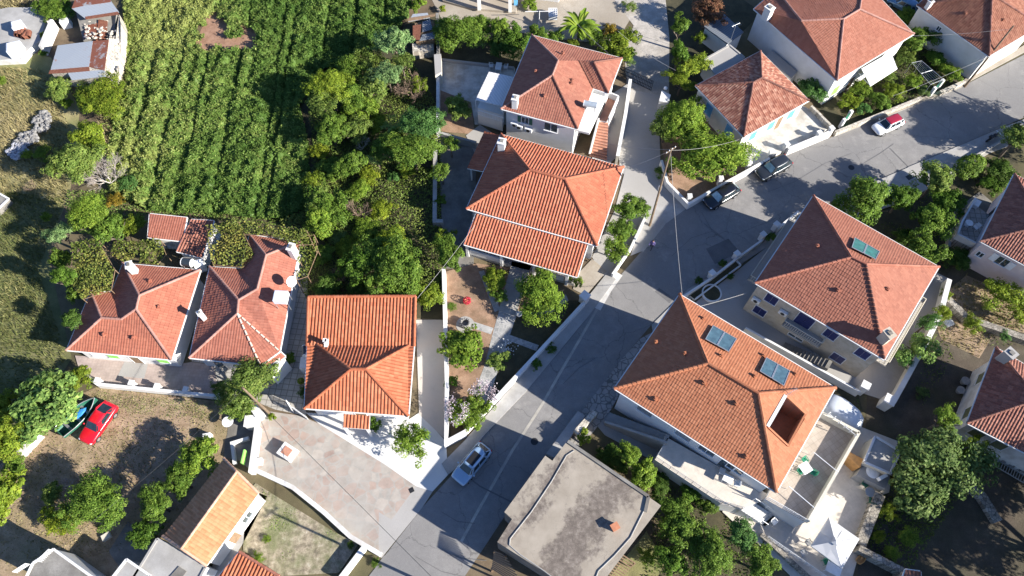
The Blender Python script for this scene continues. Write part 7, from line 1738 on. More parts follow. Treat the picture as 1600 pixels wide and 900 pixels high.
def table(label, px, py, z, mat, rnd=False, sx=.85, sy=.85, rz=0, h=.74, cat='table'):
    c = P(px, py, z + h); root = thing('table', label, cat, (c.x, c.y, z)); root.rotation_euler = (0, 0, rz); WLOC[root.name] = Vector((0, 0, 0))
    m = MB()
    if rnd: m.lathe((0, 0, h - .04), [(0.01, 0), (sx / 2, 0), (sx / 2, .04)], 24)
    else: m.box((0, 0, h - .04), (sx, sy, .04))
    m.build('tabletop', mat, root)
    for x in (-1, 1):
        for y in (-1, 1): m = MB(); m.tube((x * sx * .36, y * sy * .36, h - .04), (x * sx * .42, y * sy * .42, 0), .025, .025, 6); m.build('leg', MT['metal'] if mat is not MT['plasticwhite'] else mat, root)
    return root
table('square white table on the tiled east terrace', 1259, 731, 3.1, MT['plasticwhite'], False, .95, .95, .5)
chair('green chair above the square white terrace table', 1257, 720, 3.1, .5, MT['green']); chair('green chair left of the square white terrace table', 1249, 737, 3.1, 2.2, MT['green']); chair('green chair right of the square white terrace table', 1270, 739, 3.1, -2.2, MT['green'])
table('round grey table below the service block', 1360, 769, .15, MT['metal'], True, .9, .9)
chair('green cushioned chair above the round grey table', 1351, 757, .15, .6, MT['darkgreen'], s=1.15); chair('green cushioned chair below the round grey table', 1361, 783, .15, 2.8, MT['darkgreen'], s=1.15)
table('long white table beside the umbrella', 1303, 889, .15, MT['plasticwhite'], False, 1.3, .9, -.5); chair('green chair under the edge of the white umbrella', 1290, 878, .15, .3, MT['green'])
chair('grey brown chair in the sun left of the umbrella', 1262, 849, .15, .4, MT['metal']); chair('pale chair below it left of the umbrella', 1254, 865, .15, .4, MT['metal'])
table('white low table on the front terrace', 1138, 748, 2.5, MT['plasticwhite'], False, .9, .7, -.55); chair('white chair right of the low terrace table', 1150, 756, 2.5, -1.8, MT['plasticwhite']); chair('white chair with dark cushion on the front terrace', 1128, 738, 2.5, 1.2, MT['plasticwhite'])
chair('white chair standing below the court stairs', 1209, 816, .15, .6, MT['plasticwhite'])
# white sun umbrella
u = [P(1295, 808, 2.35), P(1343, 842, 2.35), P(1316, 889, 2.35), P(1267, 853, 2.35)]; top = P(1305, 846, 3.0); base = Vector((top.x, top.y, .15)); root = thing('sun_umbrella', 'large square white sun umbrella over the court', 'umbrella', base)
mb = MB()
for i in range(4):
    a, b = u[i], u[(i + 1) % 4]; mid = (a + b) / 2 + (top - (a + b) / 2) * .01; t2 = top - UP * .02
    for q0, q1 in ((a, mid), (mid, b)):
        mb.face([q0, q1, q1.lerp(t2, .5) - UP * .04, q0.lerp(t2, .5) - UP * .0]); mb.face([q0.lerp(t2, .5), q1.lerp(t2, .5) - UP * .04, t2])
    mb.face([a, a - UP * .16, b - UP * .16, b])
mb.build('canopy', MT['fabricwhite'], root)
mb = MB(); vq = [top + (p - top) * .2 + UP * .12 for p in u]
for i in range(4): mb.face([vq[i], vq[(i + 1) % 4], top + UP * .22])
mb.build('vent_cap', MT['fabricwhite'], root)
mb = MB(); mb.tube(base, top, .035, .035, 8); mb.build('pole', MT['metal'], root)
for p in u: mb = MB(); mb.tube(top - UP * .03, p - UP * .03, .018, .018, 5); mb.build('rib', MT['metal'], root)
mb = MB(); mb.lathe(base, [(.4, 0), (.4, .08), (.06, .14)], 16); mb.build('foot', MT['concdark'], root)
for nm, pa, pb, z in (('upper', (1272, 707), (1310, 738), 4.1), ('lower', (1233, 760), (1272, 793), 4.1)):
    a, b = P(*pa, z), P(*pb, 4.1); mb = MB(); mb.tube(a, b, .04, .04, 6); mb.tube(b, (b.x, b.y, 3.1), .025, .025, 6); mb.tube(a, (a.x, a.y, 3.1), .025, .025, 6)
    mb.build('washing_line_bar', MT['metalwhite'], label=f'white horizontal bar across the {nm} part of the tiled east terrace', cat='rail')
rt = thing('white_rail', 'white rail with short posts on the terrace end by the tarpaulin', 'railing', P(1310, 668, 0))
a, b = P(1293, 648, 4.1), P(1335, 682, 4.1); mb = MB(); mb.tube(a + UP * .35, b + UP * .35, .035, .035, 6)
for i in range(6): p = a.lerp(b, i / 5); mb.tube(p, p + UP * .7, .05, .05, 6)
mb.build('rail', MT['metalwhite'], rt)
# patio set and white table at the top
table('white plastic table on the cracked patio', 779, 103, 0, MT['plasticwhite'], False, .75, 1.2, -.15); chair('white armchair left of the patio table', 768, 104, 0, 1.5, MT['plasticwhite']); chair('white armchair right of the patio table', 790, 106, 0, -1.6, MT['plasticwhite'])
table('white table on the balcony of the pink house', 1515, 348, 1.6, MT['plasticwhite'], True, .8, .8); chair('white chair left of the balcony table', 1509, 352, 1.6, 1.0, MT['plasticwhite']); chair('white chair right of the balcony table', 1524, 356, 1.6, -1.0, MT['plasticwhite'])
mb = MB(); c = P(1527, 318, 2.0); mb.box((c.x, c.y, 1.6), (.9, .5, .45), .9); mb.box((c.x, c.y, 2.05), (.95, .55, .05), .9); mb.build('white_bench', MT['plasticwhite'], label='white bench box on the balcony of the pink house', cat='bench')
# stacked white crate / rack in the top yard
root = thing('trailer_cage', 'white wire cage standing on the gravel by the banana', 'cage', P(864, 22, 0)); c = P(864, 20, .9)
mb = MB(); mb.box((c.x, c.y, .4), (1.1, 1.5, .5)); mb.build('bin', MT['tarp'], root)
mb = MB()
for i in range(5): x = c.x - .55 + 1.1 * i / 4; mb.bar((x, c.y - .75, .95), (x, c.y + .75, .95), .05, .05)
for i in range(5): y = c.y - .75 + 1.5 * i / 4; mb.bar((c.x - .55, y, .99), (c.x + .55, y, .99), .05, .05)
mb.build('lid', MT['metalwhite'], root)
# clothes line in the top yard
root = thing('clothes_line', 'white T shaped clothes line post in the beige yard', 'clothes line', P(842, 38, 0)); a = P(842, 40, 0); mb = MB(); mb.tube(a, a + UP * 2.4, .05, .05, 8); t = a + UP * 2.3; mb.bar(t - Vector((1.8, 0, 0)), t + Vector((1.8, .1, 0)), .06, .06); mb.build('post', MT['metalwhite'], root)
# laundry frame in the shrub bed
root = thing('laundry_frame', 'white metal frame with lines above the shrub bed', 'frame', P(1450, 115, 0)); q = PX([(1425, 98), (1440, 95), (1474, 124), (1454, 132)], 2.2); mb = MB()
for i in range(4): mb.tube(q[i], q[(i + 1) % 4], .028, .028, 6); mb.tube((q[i].x, q[i].y, 0), q[i], .028, .028, 6)
mb.build('frame', MT['metal'], root); mb = MB()
for i in range(1, 6): mb.tube(q[0].lerp(q[1], i / 6), q[3].lerp(q[2], i / 6), .018, .018, 4)
mb.tube(q[0].lerp(q[3], .5), q[1].lerp(q[2], .5), .03, .03, 5); mb.build('lines', MT['metal'], root)
# garden pieces of the villa
def pot(label, px, py, r, h, mat, flower=None, name='flower_pot'):
    c = P(px, py, 0); root = thing(name, label, 'pot', c); mb = MB(); mb.lathe(c, [(r * .7, 0), (r, h), (r * 1.08, h + .02), (r * .85, h + .02), (r * .8, h - .05)], 16); mb.build('pot', mat, root)
    if flower:
        r_ = np.random.default_rng(int(px)); n = 220; p = r_.normal(size=(n, 3)); p /= np.linalg.norm(p, axis=1, keepdims=True); p = p * r * 1.25 + np.array([0, 0, h + r * .6])
        me = fast_mesh('plant', leaf_quads(p, p + r_.normal(size=p.shape) * .3, .14, 3, .7).reshape(-1, 3), np.full(n, 4), r_.uniform(0, 1, n), flower); link(me, 'plant', root).color = COLS['lemon'] + (1,)
REDFL = mat_leaf('red_blossom', (.35, .01, .03), (.5, .02, .05), (.6, .06, .1), .2, False)
pot('pot of red flowers in the red soil bed', 730, 473, .32, .35, MT['terracotta'], REDFL); pot('white planter pot by the garden steps', 811, 493, .3, .45, MT['white']); pot('white round stone pot on the left of the garden steps', 777, 473, .16, .25, MT['white']); pot('terracotta pot on the tiled side yard', 472, 598, .25, .35, MT['terracotta'], LEAF); pot('pale clay jar in the dark yard by the old house', 1504, 598, .4, .6, MT['conc']); pot('lower clay jar in the dark yard by the old house', 1497, 612, .38, .55, MT['conc'])
root = thing('stone_well', 'round pale stone well in the flower garden', 'well', P(727, 508, 0)); c = P(727, 508, 0); mb = MB(); mb.lathe(c, [(.95, 0), (.95, .12), (.02, .12)], 24); mb.build('paving_ring', MT['concpale'], root); mb = MB(); mb.lathe(c, [(.5, .12), (.5, .65), (.34, .65), (.34, .3)], 20)
for i in range(12): a = 6.283 * i / 12; mb.blob((c.x + .45 * math.cos(a), c.y + .45 * math.sin(a), .68), (.14, .11, .09), i)
mb.build('rim', MT['rubblewhite'], root)
V, rr2 = [], np.random.default_rng(8); c = P(792, 546, .4); n = 90; p = np.array(c) + rr2.normal(size=(n, 3)) * np.array([.45, .5, .12]); me = fast_mesh('white_flowers', leaf_quads(p, rr2.normal(size=(n, 3)) * .3 + np.array([0, 0, 1]), .14, 5, .9).reshape(-1, 3) - np.array([c.x, c.y, 0]), np.full(n, 4), rr2.uniform(0, 1, n), mat_leaf('white_petals', (.6, .6, .58), (.7, .7, .68), (.78, .78, .76), .2, False)); setp(link(me, 'white_flowers', None, (c.x, c.y, 0)), 'scatter of white flowers beside the flagstone path', 'flowers')
# round planter in the shaded court
root = thing('round_planter', 'round soil planter with white rim in the shaded court', 'planter', P(1112, 458, 0)); c = P(1112, 458, .3); c.z = 0; mb = MB(); mb.lathe(c, [(1.05, .1), (1.05, .4), (.9, .4), (.9, .3)], 28); mb.build('rim', MT['white'], root); mb = MB(); mb.lathe(c, [(.92, .1), (.92, .32)], 28); mb.build('soil', MT['humus'], root)
root = thing('long_planter', 'long narrow soil planter behind the courtyard wall', 'planter', P(1130, 430, 0)); q = PX([(1078, 462), (1150, 408), (1157, 415), (1086, 468)], .3); mb = MB(); mb.prism([(p.x, p.y) for p in q], 0, .3, 1, 0); mb.build('bed', [MT['humus'], MT['white']], root); mb = MB(); mb.bar(q[3] + UP * .05, q[2] + UP * .05, .14, .3); mb.bar(q[1] + UP * .05, q[2] + UP * .05, .14, .3); mb.build('rim', MT['white'], root)
# plaza objects
root = thing('well_block', 'white square block with a brown lid on the plaza', 'well', P(447, 706, 0)); c = P(448, 705, .8); mb = MB(); mb.box((c.x, c.y, .05), (1.5, 1.3, .75), -.55); mb.build('block', W, root); mb = MB(); mb.box((c.x, c.y, .8), (.85, .75, .04), -.55); mb.build('lid', MT['tilered'], root)
mb = MB(); c = P(404, 721, .5); mb.box((c.x, c.y, .05), (.6, .6, .5), .05); mb.box((c.x, c.y, .55), (.66, .66, .05), .05); mb.build('white_bollard_block', W, label='small white cube block by the plaza edge', cat='block')
mb = MB(); c = P(643, 766, .0); mb.box((c.x, c.y, .055), (.45, .45, .02), .5); mb.build('drain_cover', MT['metaldark'], label='small dark drain cover at the plaza border', cat='drain cover')
mb = MB(); c = P(1420, 278, 0); mb.box((c.x, c.y, .13), (.7, .6, .02), .5); mb.build('manhole_cover', MT['metaldark'], label='dark manhole cover on the road pavement', cat='manhole cover')
for x_, y_, l_ in ((835, 690, 'round iron manhole cover on the shaded main road'), (1330, 262, 'round iron manhole cover on the upper road')): c = P(x_, y_, 0); mb = MB(); mb.lathe((c.x, c.y, .03), [(.36, 0), (.36, .02), (.3, .025)], 20); mb.build('manhole_cover', MT['metaldark'], label=l_, cat='manhole cover')
root = thing('satellite_dish', 'white satellite dish in the sunken yard beside the plaza', 'dish', P(357, 660, 0)); c = P(356, 659, .9); mb = MB(); mb.tube((c.x, c.y, 0), (c.x, c.y, .8), .05, .05, 8); mb.build('stand', MT['metal'], root); mb = MB(); mb.lathe((c.x, c.y, .8), [(.05, 0), (.35, .05), (.55, .15)], 20); mb.build('bowl', MT['plasticwhite'], root)
mb = MB(); q = PX([(391, 640), (400, 631), (410, 644), (399, 652)], 1.6); mb.prism([(p.x, p.y) for p in q], 0, 1.6); mb.build('meter_box', W, label='white meter cabinet at the foot of the wooden pole', cat='cabinet')
mb = MB(); a, b = P(384, 704, .9), P(379, 725, .9); mb.bar(a, b, .12, .9); mb.build('green_fence_panel', MT['limepaint'], label='thin lime green panel beside the plaza wall', cat='panel')
root = thing('white_gate', 'open white metal gate beside the terracotta house', 'gate', P(455, 640, 0))
for a, b in (((451, 630), (460, 645)), ((462, 642), (482, 656))):
    p, q = P(*a, 0), P(*b, 0); mb = MB(); mb.bar(p + UP * 1.2, q + UP * 1.2, .06, .08); mb.bar(p + UP * .2, q + UP * .2, .06, .08)
    for i in range(8): r_ = p.lerp(q, i / 7); mb.bar(r_ + UP * .15, r_ + UP * 1.25, .05, .05)
    mb.build('gate_leaf', MT['metalwhite'], root)
root = thing('lane_gate', 'black iron gate across the top of the concrete lane', 'gate', P(1000, 138, 0))
for a, b in (((966, 118), (988, 128)), ((988, 128), (1017, 142))):
    p, q = P(*a, 0), P(*b, 0); mb = MB()
    for z in (.1, .6, 1.2, 1.7): mb.bar(p + UP * z, q + UP * z, .05, .06)
    for i in range(13): r_ = p.lerp(q, i / 12); mb.bar(r_ + UP * .1, r_ + UP * 1.75, .05, .05)
    mb.build('gate_leaf', MT['metaldark'], root)
for lab, a, b in (('green metal garden gate at the near end of the shrub bed', (1312, 199), (1323, 186)), ('green metal garden gate beside the bicycles', (1452, 150), (1464, 138))):
    p, q = P(*a, 0), P(*b, 0); root = thing('garden_gate', lab, 'gate', (p + q) / 2); mb = MB(); mb.bar(p + UP * .65, q + UP * .65, .07, 1.2); mb.build('gate_leaf', MT['green'], root)
    for r_ in (p, q): mb = MB(); mb.box(r_, (.35, .35, 1.5), .5); mb.build('post', W, root)
root = thing('white_cabinet', 'white box cabinet beside the gravel lane gate', 'cabinet', P(1037, 150, 0)); mb = MB(); q = PX([(1030, 158), (1034, 141), (1048, 148), (1045, 160)], 1.5); mb.prism([(p.x, p.y) for p in q], 0, 1.5); mb.build('box', W, root); c = P(1040, 138, 1.6); mb = MB(); mb.lathe((c.x, c.y, 1.5), [(.2, 0), (.24, .2), (.05, .36)], 12); mb.build('lamp_globe', MT['plasticwhite'], root)
# roof equipment
def pair_panels(label, quad, mat, tri, off=.22, name='solar_panel', frame='metal'):
    q = [on_plane(x, y, *tri) + UP * off for x, y in quad]; c = sum(q, Vector()) / 4; root = thing(name, label, 'solar panel', c)
    for k in range(2):
        a, b, c_, d = [q[0].lerp(q[1], k * .5 + .015), q[0].lerp(q[1], k * .5 + .485), q[3].lerp(q[2], k * .5 + .485), q[3].lerp(q[2], k * .5 + .015)]
        mb = MB(); mb.hexa([p - UP * .08 for p in (a, b, c_, d)], [a, b, c_, d]); o = mb.build('panel', mat, root)
        mb = MB(); e = [a, b, c_, d]
        for i in range(4): mb.bar(e[i] + UP * .01, e[(i + 1) % 4] + UP * .01, .06, .06)
        mb.build('frame', MT[frame], o)
    mb = MB()
    for p in q: mb.tube(p - UP * .05, p - UP * (off + .05), .03, .03, 6)
    mb.build('support', MT['metal'], root); return root
tN = (VK['T'], VK['R'], VK['r2'])
pair_panels('pair of blue grey solar panels nearest the ridge corner of the orange roof', [(1113, 510), (1150, 531), (1138, 551), (1101, 531)], MT['solar'], tN); pair_panels('pair of blue grey solar panels near the roof terrace on the orange roof', [(1196, 560), (1233, 581), (1224, 604), (1186, 581)], MT['solar'], tN)
pair_panels('pair of solar panels under a green cover on the rose roof', [(1334, 373), (1373, 395), (1367, 407), (1329, 388)], MT['solargreen'], (VL['T'], VL['R'], VL['r2']))
def tank(label, pa, pb, z, r, mat, parent_h=.5, panel=None, name='water_heater'):
    a, b = P(*pa, z), P(*pb, z); c = (a + b) / 2; root = thing(name, label, 'water heater', (c.x, c.y, z - r - parent_h)); mb = MB(); mb.tube(a, b, r, r, 20); t = mb.build('tank', mat, root, smooth=False)
    for k in (.02, .98): p = a.lerp(b, k); d = (b - a).normalized() * .03; mb = MB(); mb.tube(p - d, p + d, r * 1.04, r * 1.04, 20); mb.build('band', MT['metalwhite'], t)
    mb = MB()
    for p in (a.lerp(b, .15), a.lerp(b, .85)):
        s = (b - a).cross(UP).normalized() * r * .8
        for sg in (-1, 1): mb.tube(p + s * sg - UP * r * .5, p + s * sg * 1.3 - UP * (r + parent_h), .03, .03, 6)
    mb.build('stand', MT['metal'], root); return root
TANKB = mat_flat('dark_tank_shell', (.035, .045, .055), .35, .3); TANKS = mat_flat('pale_tank_shell', (.42, .47, .5), .35, .4)
tank('dark cylinder water heater behind the salmon roof', (285, 409), (300, 411), 4.0, .42, TANKB); tank('pale cylinder water heater on the terrace of the dusty roofed house', (912, 161), (933, 165), 6.6, .34, TANKS, 1.4); tank('dark water heater on a white rack beside the terracotta house', (478, 541), (479, 556), 2.6, .4, TANKB, .8)
mb = MB(); c = P(477, 566, 1.8); mb.box((c.x, c.y, 0), (1.1, 1.2, 1.7)); mb.build('white_rack', MT['metalwhite'], label='white rack box below the dark water heater', cat='rack')
mb = MB(); c = P(309, 410, 3.0); mb.box((c.x, c.y, 1.6), (.9, .8, 1.3), .3); mb.build('white_water_tank', MT['plasticwhite'], label='white square tank beside the dark cylinder water heater', cat='tank')
root = thing('roof_tank', 'pale square water tank on a stand on the faded roof', 'tank', on_plane(440, 466, VB['RT'], VB['B2'], VB['d'])); c = P(438, 463, 5.6); mb = MB(); mb.box((c.x, c.y, 5.0), (1.35, 1.2, .75), -.05); mb.build('tank', MT['tarp'], root, bevel=.08); mb = MB()
for x in (-.6, .6):
    for y in (-.5, .5): mb.tube((c.x + x, c.y + y, 3.3), (c.x + x, c.y + y, 5.0), .035, .035, 6)
mb.build('stand', MT['metal'], root)
root = thing('satellite_dish', 'white satellite dish at the right eave of the faded roof', 'dish', P(456, 440, 3.4)); c = P(455, 440, 5.0); mb = MB(); n_ = Vector((.75, -.35, .55)).normalized(); mb.tube(c, c + n_ * .05, .52, .55, 20); mb.build('bowl', MT['plasticwhite'], root); mb = MB(); mb.tube((c.x, c.y, 3.3), c, .035, .035, 6); mb.tube(c, c + n_ * .5, .015, .015, 5); mb.build('mast', MT['metal'], root)
def antenna(label, px, py, z0, h, n=7):
    p = P(px, py, z0); root = thing('roof_antenna', label, 'antenna', p); mb = MB(); t = p + UP * h; mb.tube(p, t, .025, .02, 6); d = Vector((.6, .35, 0)).normalized(); s = Vector((-d.y, d.x, 0)); mb.tube(t - d * .6, t + d * .6, .016, .016, 5)
    for i in range(n): q = t - d * .55 + d * (1.1 * i / (n - 1)); mb.tube(q - s * .28, q + s * .28, .012, .012, 4)
    mb.build('mast', MT['metal'], root)
antenna('television antenna at the edge of the roof terrace', 1229, 620, 7.2, 1.4); antenna('television antenna above the flat outbuilding', 1139, 70, 2.7, 3.2, 9)
# rubble, ruin pieces
def heap(label, pts, mat, n, seed, smin, smax):
    q = PX(pts); c = sum(q, Vector()) / len(q); rr_ = random.Random(seed); mb = MB(); qq = [(p.x, p.y) for p in q]; a = np.array(qq); k = 0
    while k < n:
        x, y = rr_.uniform(a[:, 0].min(), a[:, 0].max()), rr_.uniform(a[:, 1].min(), a[:, 1].max())
        if not inpoly(np.array([x]), np.array([y]), qq)[0]: continue
        s = rr_.uniform(smin, smax); dd = math.hypot(x - c.x, y - c.y); mb.blob((x, y, max(.1, .7 - dd * .12) * rr_.uniform(.5, 1)), (s, s * rr_.uniform(.6, 1), s * rr_.uniform(.5, .8)), k + seed * 100, n=6); k += 1
    mb.build('rubble_heap', mat, label=label, cat='rubble', loc=(c.x, c.y, 0))
heap('pinkish upper rubble heap in the left meadow', [(54, 190), (72, 176), (84, 186), (80, 204), (62, 212)], MT['rubblewhite'], 110, 1, .14, .32); heap('white middle rubble heap in the left meadow', [(24, 226), (40, 210), (60, 208), (62, 224), (44, 232)], MT['rubblewhite'], 120, 2, .14, .32); heap('grey blue lower rubble heap in the left meadow', [(12, 240), (24, 226), (50, 228), (44, 244), (26, 252)], MT['rubbleblue'], 110, 3, .14, .32)
heap('litter of broken stones under the old house wall', [(1546, 708), (1590, 728), (1600, 742), (1556, 720)], MT['rubblewhite'], 50, 4, .1, .22)
def box_thing(name, label, cat, px, py, z0, d, rz, mat, z=None):
    c = P(px, py, z0 + d[2]); mb = MB(); mb.box((c.x, c.y, z0), d, rz); mb.box((c.x, c.y, z0 + d[2]), (d[0] * .9, d[1] * .9, .04), rz); mb.build(name, mat, label=label, cat=cat)
box_thing('white_block', 'upper white block on the ruined terrace', 'block', 25, 37, .9, (1.2, 1.1, 1.2), .4, MT['tarp']); box_thing('white_block', 'lower white block on the ruined terrace', 'block', 20, 72, .9, (1.6, 1.5, 1.3), .3, MT['tarp']); box_thing('white_block', 'white slab block by the curved ruin wall', 'block', 99, 30, 0, (1.1, .9, 1.2), .3, W)
heap_ = thing('rusty_scrap', 'rusty curled sheet scrap on the ruined terrace', 'scrap', P(34, 53, .9)); mb = MB(); rr_ = random.Random(4)
for i in range(5):
    c = P(26 + i * 4.6, 52 + rr_.uniform(-3, 3), 1.3); d = Vector((rr_.uniform(-.2, .3), .5, 0)); mb.tube(c - d, c + d, .32, .36, 9, caps=False)
mb.build('scrap_sheet', MT['rust'], heap_)
box_thing('white_board', 'white board lying in the dry yard', 'board', 1483, 504, 0, (1.0, .8, .08), .4, MT['white']); box_thing('paving_blocks', 'two yellowish blocks at the end of the lot trees', 'blocks', 165, 838, 0, (.8, .6, .3), .6, MT['cream'])
box_thing('white_post_block', 'white block by the leafy trees below the lot', 'block', 322, 682, 0, (.7, .7, .9), .2, W)
# long ladder on the ground by the old house
root = thing('ladder', 'long pale ladder lying beside the old house', 'ladder', P(1565, 725, 0)); a, b = P(1525, 705, .3), P(1602, 750, .3); s = (b - a).cross(UP).normalized() * .35; mb = MB(); mb.bar(a + s, b + s, .08, .08); mb.bar(a - s, b - s, .08, .08); mb.build('rails', MT['metal'], root); mb = MB()
for i in range(20): p = a.lerp(b, (i + .5) / 20); mb.bar(p + s, p - s, .05, .05)
mb.build('rungs', MT['metal'], root)
root = thing('dark_parasol', 'folded dark sheet leaning on the thick white wall', 'sheet', P(1460, 570, 0)); q = [P(1440, 565, .2), P(1466, 556, 1.6), P(1472, 540, 1.7), P(1470, 545, .2)]; mb = MB(); mb.face(q); mb.face([p + Vector((.06, -.04, .03)) for p in q][::-1]); mb.build('sheet', mat_flat('dark_blue_sheet', (.05, .06, .09), .7), root)
# slatted pergolas beside the concrete building
for lab, q in (('slatted pergola at the lower right of the concrete roof', [(965, 862), (992, 880), (962, 915), (935, 897)]), ('dark slatted pergola below the left corner of the concrete roof', [(772, 862), (790, 868), (850, 905), (820, 920), (768, 888)])):
    p = PX(q, 2.6); c = sum(p, Vector()) / len(p); c.z = 0; root = thing('pergola', lab, 'pergola', c); a, b, c2, d = p[0], p[1], p[-2], p[-1]
    for i in range(11): mb = MB(); mb.bar(a.lerp(d, i / 10), b.lerp(c2, i / 10), .1, .1); mb.build('slat', MT['wood'] if 'dark' not in lab else MT['metaldark'], root)
    for r_ in (a, b, c2, d): mb = MB(); mb.box((r_.x, r_.y, 0), (.14, .14, 2.55)); mb.build('post', MT['wood'], root)

# ------------------------------------------------------------------ poles and cables
def pole(label, bx, by, tx, ty, h, r=.115, name='utility_pole', arms=True):
    a, t = P(bx, by, 0), P(tx, ty, h); root = thing(name, label, 'utility pole', a); mb = MB(); mb.tube(a, t, r * 1.25, r * .8, 12); mb.build('pole', MT['pole'], root)
    if arms:
        mb = MB(); d = Vector((.8, .6, 0)); mb.bar(t - d * .7 - UP * .3, t + d * .7 - UP * .3, .09, .09); mb.build('crossarm', MT['pole'], root)
        for k in (-.6, -.2, .2, .6): mb = MB(); mb.lathe(t + d * k - UP * .25, [(.05, 0), (.06, .08), (.03, .16)], 8); mb.build('insulator', MT['plasticwhite'], root)
    return t
t1 = pole('wooden utility pole at the tree garden corner of the lane', 1015, 353, 1049, 232, 9.2); t2 = pole('leaning wooden pole at the top of the plaza', 423, 648, 379, 606, 7.2, arms=False); t3 = pole('dark leaning pole at the top right road edge', 1507, 136, 1584, 40, 7.4, arms=False); t4 = pole('tall utility pole beyond the lower edge of the view', 704, 930, 688, 915, 9.0); t5 = pole('utility pole beyond the right edge of the view', 1618, 202, 1730, 88, 9.0)
mb = MB(); c = P(1032, 292, 3.5); mb.box((c.x, c.y, 2.9), (.35, .3, .7)); mb.build('junction_box', MT['metal'], label='grey box fixed on the wooden pole at the lane', cat='box')
def cable(label, a, b, sag=.4, r=.015, mat='cable'):
    pts = [a.lerp(b, i / 10) - UP * (sag * 4 * (i / 10) * (1 - i / 10)) for i in range(11)]; mb = MB(); mb.path(pts, r, 5); mb.build('overhead_cable', MT[mat], label=label, cat='cable')
cable('pale cable from the lane pole to the cottage corner', t1 - UP * .3, P(1155, 218, 3.6), .5); cable('pale cable from the lane pole down to the orange roof corner', t1 - UP * .4, P(1066, 462, 6.4), .4, .02); cable('pale cable from the lane pole to the villa roof', t1 - UP * .3, P(962, 266, 4.2), .4); cable('thin cable from the lane pole toward the dusty house', t1 - UP * .2, P(935, 222, 4.0), .3, .016)
cable('pale cable from the orange roof to the balcony of the navy shutter house', P(1096, 478, 6.5), P(1166, 458, 4.6), .1, .02); cable('pale cable from the terracotta roof corner to the villa', P(652, 466, 4.8), P(742, 352, 3.9), .3, .018); cable('pale cable along the gravel lane to the dusty roof', P(880, 12, 6), P(950, 83, 6.0), .3); cable('pale cable from the dusty roof to the lane cabinet', P(965, 48, 5.6), P(1056, 110, 3.5), .4)
cable('dark cable from the plaza pole across the road', t2 - UP * .2 if False else P(425, 652, 1.0), t4 - UP * .4, .5, .02, 'cabledark'); cable('thin dark cable over the dry lot', t2 - UP * .3, P(85, 862, 4.4), .6, .014, 'cabledark'); cable('pale cable from the corner pole to the awning house', t3 - UP * .5, P(1428, 56, 5.0), .2); cable('thin cable along the shrub bed', P(1545, 88, 4.3), P(1395, 150, 3.0), .3, .014)

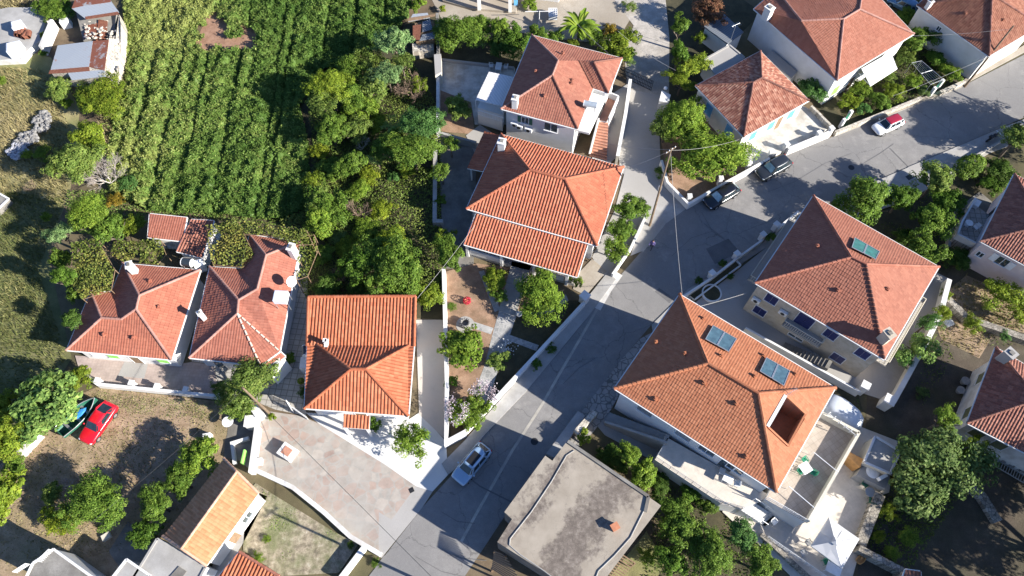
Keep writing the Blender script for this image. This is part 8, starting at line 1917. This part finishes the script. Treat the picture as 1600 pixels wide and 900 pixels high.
# ------------------------------------------------------------------ person walking down the road
def person(label, px, py, face_px, skin=(.35, .2, .14)):
    b = P(px, py, 0); f = P(*face_px, 0); d = (f - b); d.z = 0; d.normalize(); s = Vector((-d.y, d.x, 0))
    root = thing('person', label, 'person', b)
    J = [((0, 0, .96), .15), ((0, 0, 1.15), .15), ((0.02, 0, 1.36), .17), ((.02, 0, 1.5), .07), ((.04, 0, 1.57), .075), ((.05, 0, 1.68), .105), ((.04, 0, 1.76), .08),
         ((.02, .19, 1.42), .07), ((-.10, .25, 1.16), .05), ((.05, .27, .94), .038), ((.10, .27, .86), .035), ((.02, -.19, 1.42), .07), ((.12, -.25, 1.17), .05), ((.26, -.24, .98), .038), ((.32, -.23, .92), .035),
         ((0, .10, .9), .10), ((.20, .11, .5), .072), ((.24, .11, .10), .045), ((.36, .12, .05), .04), ((0, -.10, .9), .10), ((-.06, -.11, .48), .072), ((-.30, -.11, .14), .045), ((-.20, -.12, .05), .04)]
    E = [(0, 1), (1, 2), (2, 3), (3, 4), (4, 5), (5, 6), (2, 7), (7, 8), (8, 9), (9, 10), (2, 11), (11, 12), (12, 13), (13, 14), (0, 15), (15, 16), (16, 17), (17, 18), (0, 19), (19, 20), (20, 21), (21, 22)]
    # hands: four fingers and a thumb each
    for w, sg in ((10, 1), (14, -1)):
        p = J[w][0]
        for k in range(5):
            y = p[1] + (k - 2) * .018 * 1.0; L = (.05, .085, .095, .088, .07)[k]
            tip = (p[0] + (.03 if k == 0 else .012), y + (-.035 * sg if k == 0 else 0), p[2] - L); J.append((tip, .010)); E.append((w, len(J) - 1))
    me = bpy.data.meshes.new('body'); me.from_pydata([tuple(d * x + s * y + UP * z) for (x, y, z), r in J], E, [])
    o = bpy.data.objects.new('body', me); COL.objects.link(o); o.parent = root
    sk = o.modifiers.new('skin', 'SKIN'); sk.use_smooth_shade = True; su = o.modifiers.new('sub', 'SUBSURF'); su.levels = su.render_levels = 2
    for i, (_, r) in enumerate(J): me.skin_vertices[0].data[i].radius = (r, r)
    me.skin_vertices[0].data[0].use_root = True
    m, nt, bs = nodes('walker'); z = nt.nodes.new('ShaderNodeSeparateXYZ'); lk(nt, nt.nodes.new('ShaderNodeNewGeometry').outputs['Position'], z.inputs[0])
    mp = nt.nodes.new('ShaderNodeMath'); mp.operation = 'DIVIDE'; mp.inputs[1].default_value = 1.8; lk(nt, z.outputs['Z'], mp.inputs[0])
    rp = ramp(nt, mp.outputs[0], [(0, (.02, .02, .02)), (.05, (.03, .03, .05)), (.52, (.10, .08, .22)), (.83, skin)]); rp.color_ramp.interpolation = 'CONSTANT'; lk(nt, rp.outputs[0], bs.inputs['Base Color']); bs.inputs['Roughness'].default_value = .8; me.materials.append(m)
    hb = MB(); c = b + d * .04 + UP * 1.73; hb.blob(c, (.115, .11, .10), 3, jit=.04, n=12); hb.build('hair', mat_flat('dark_hair', (.02, .016, .013), .7), root, smooth=True)
    fb = MB(); n0 = b + d * .155 + UP * 1.67; fb.blob(n0, (.025, .016, .025), 1, jit=0); fb.build('nose', mat_flat('skin', skin, .6), root, smooth=True)
    for sg in (-1, 1): eb = MB(); eb.blob(b + d * .14 + s * sg * .04 + UP * 1.70, (.012, .014, .010), 1, jit=0); eb.build('eye', TRIM, root); 
    for sg in (-1, 1): eb = MB(); eb.blob(b + d * .04 + s * sg * .108 + UP * 1.68, (.025, .015, .035), 1, jit=0); eb.build('ear', mat_flat('skin', skin, .6), root)
    eb = MB(); eb.box(b + d * .14 + UP * 1.625, (.03, .05, .012), math.atan2(d.y, d.x)); eb.build('mouth', mat_flat('lips', (.3, .1, .09), .6), root)
person('person in dark violet top and dark trousers walking on the road edge', 1017, 388, (1003, 410))
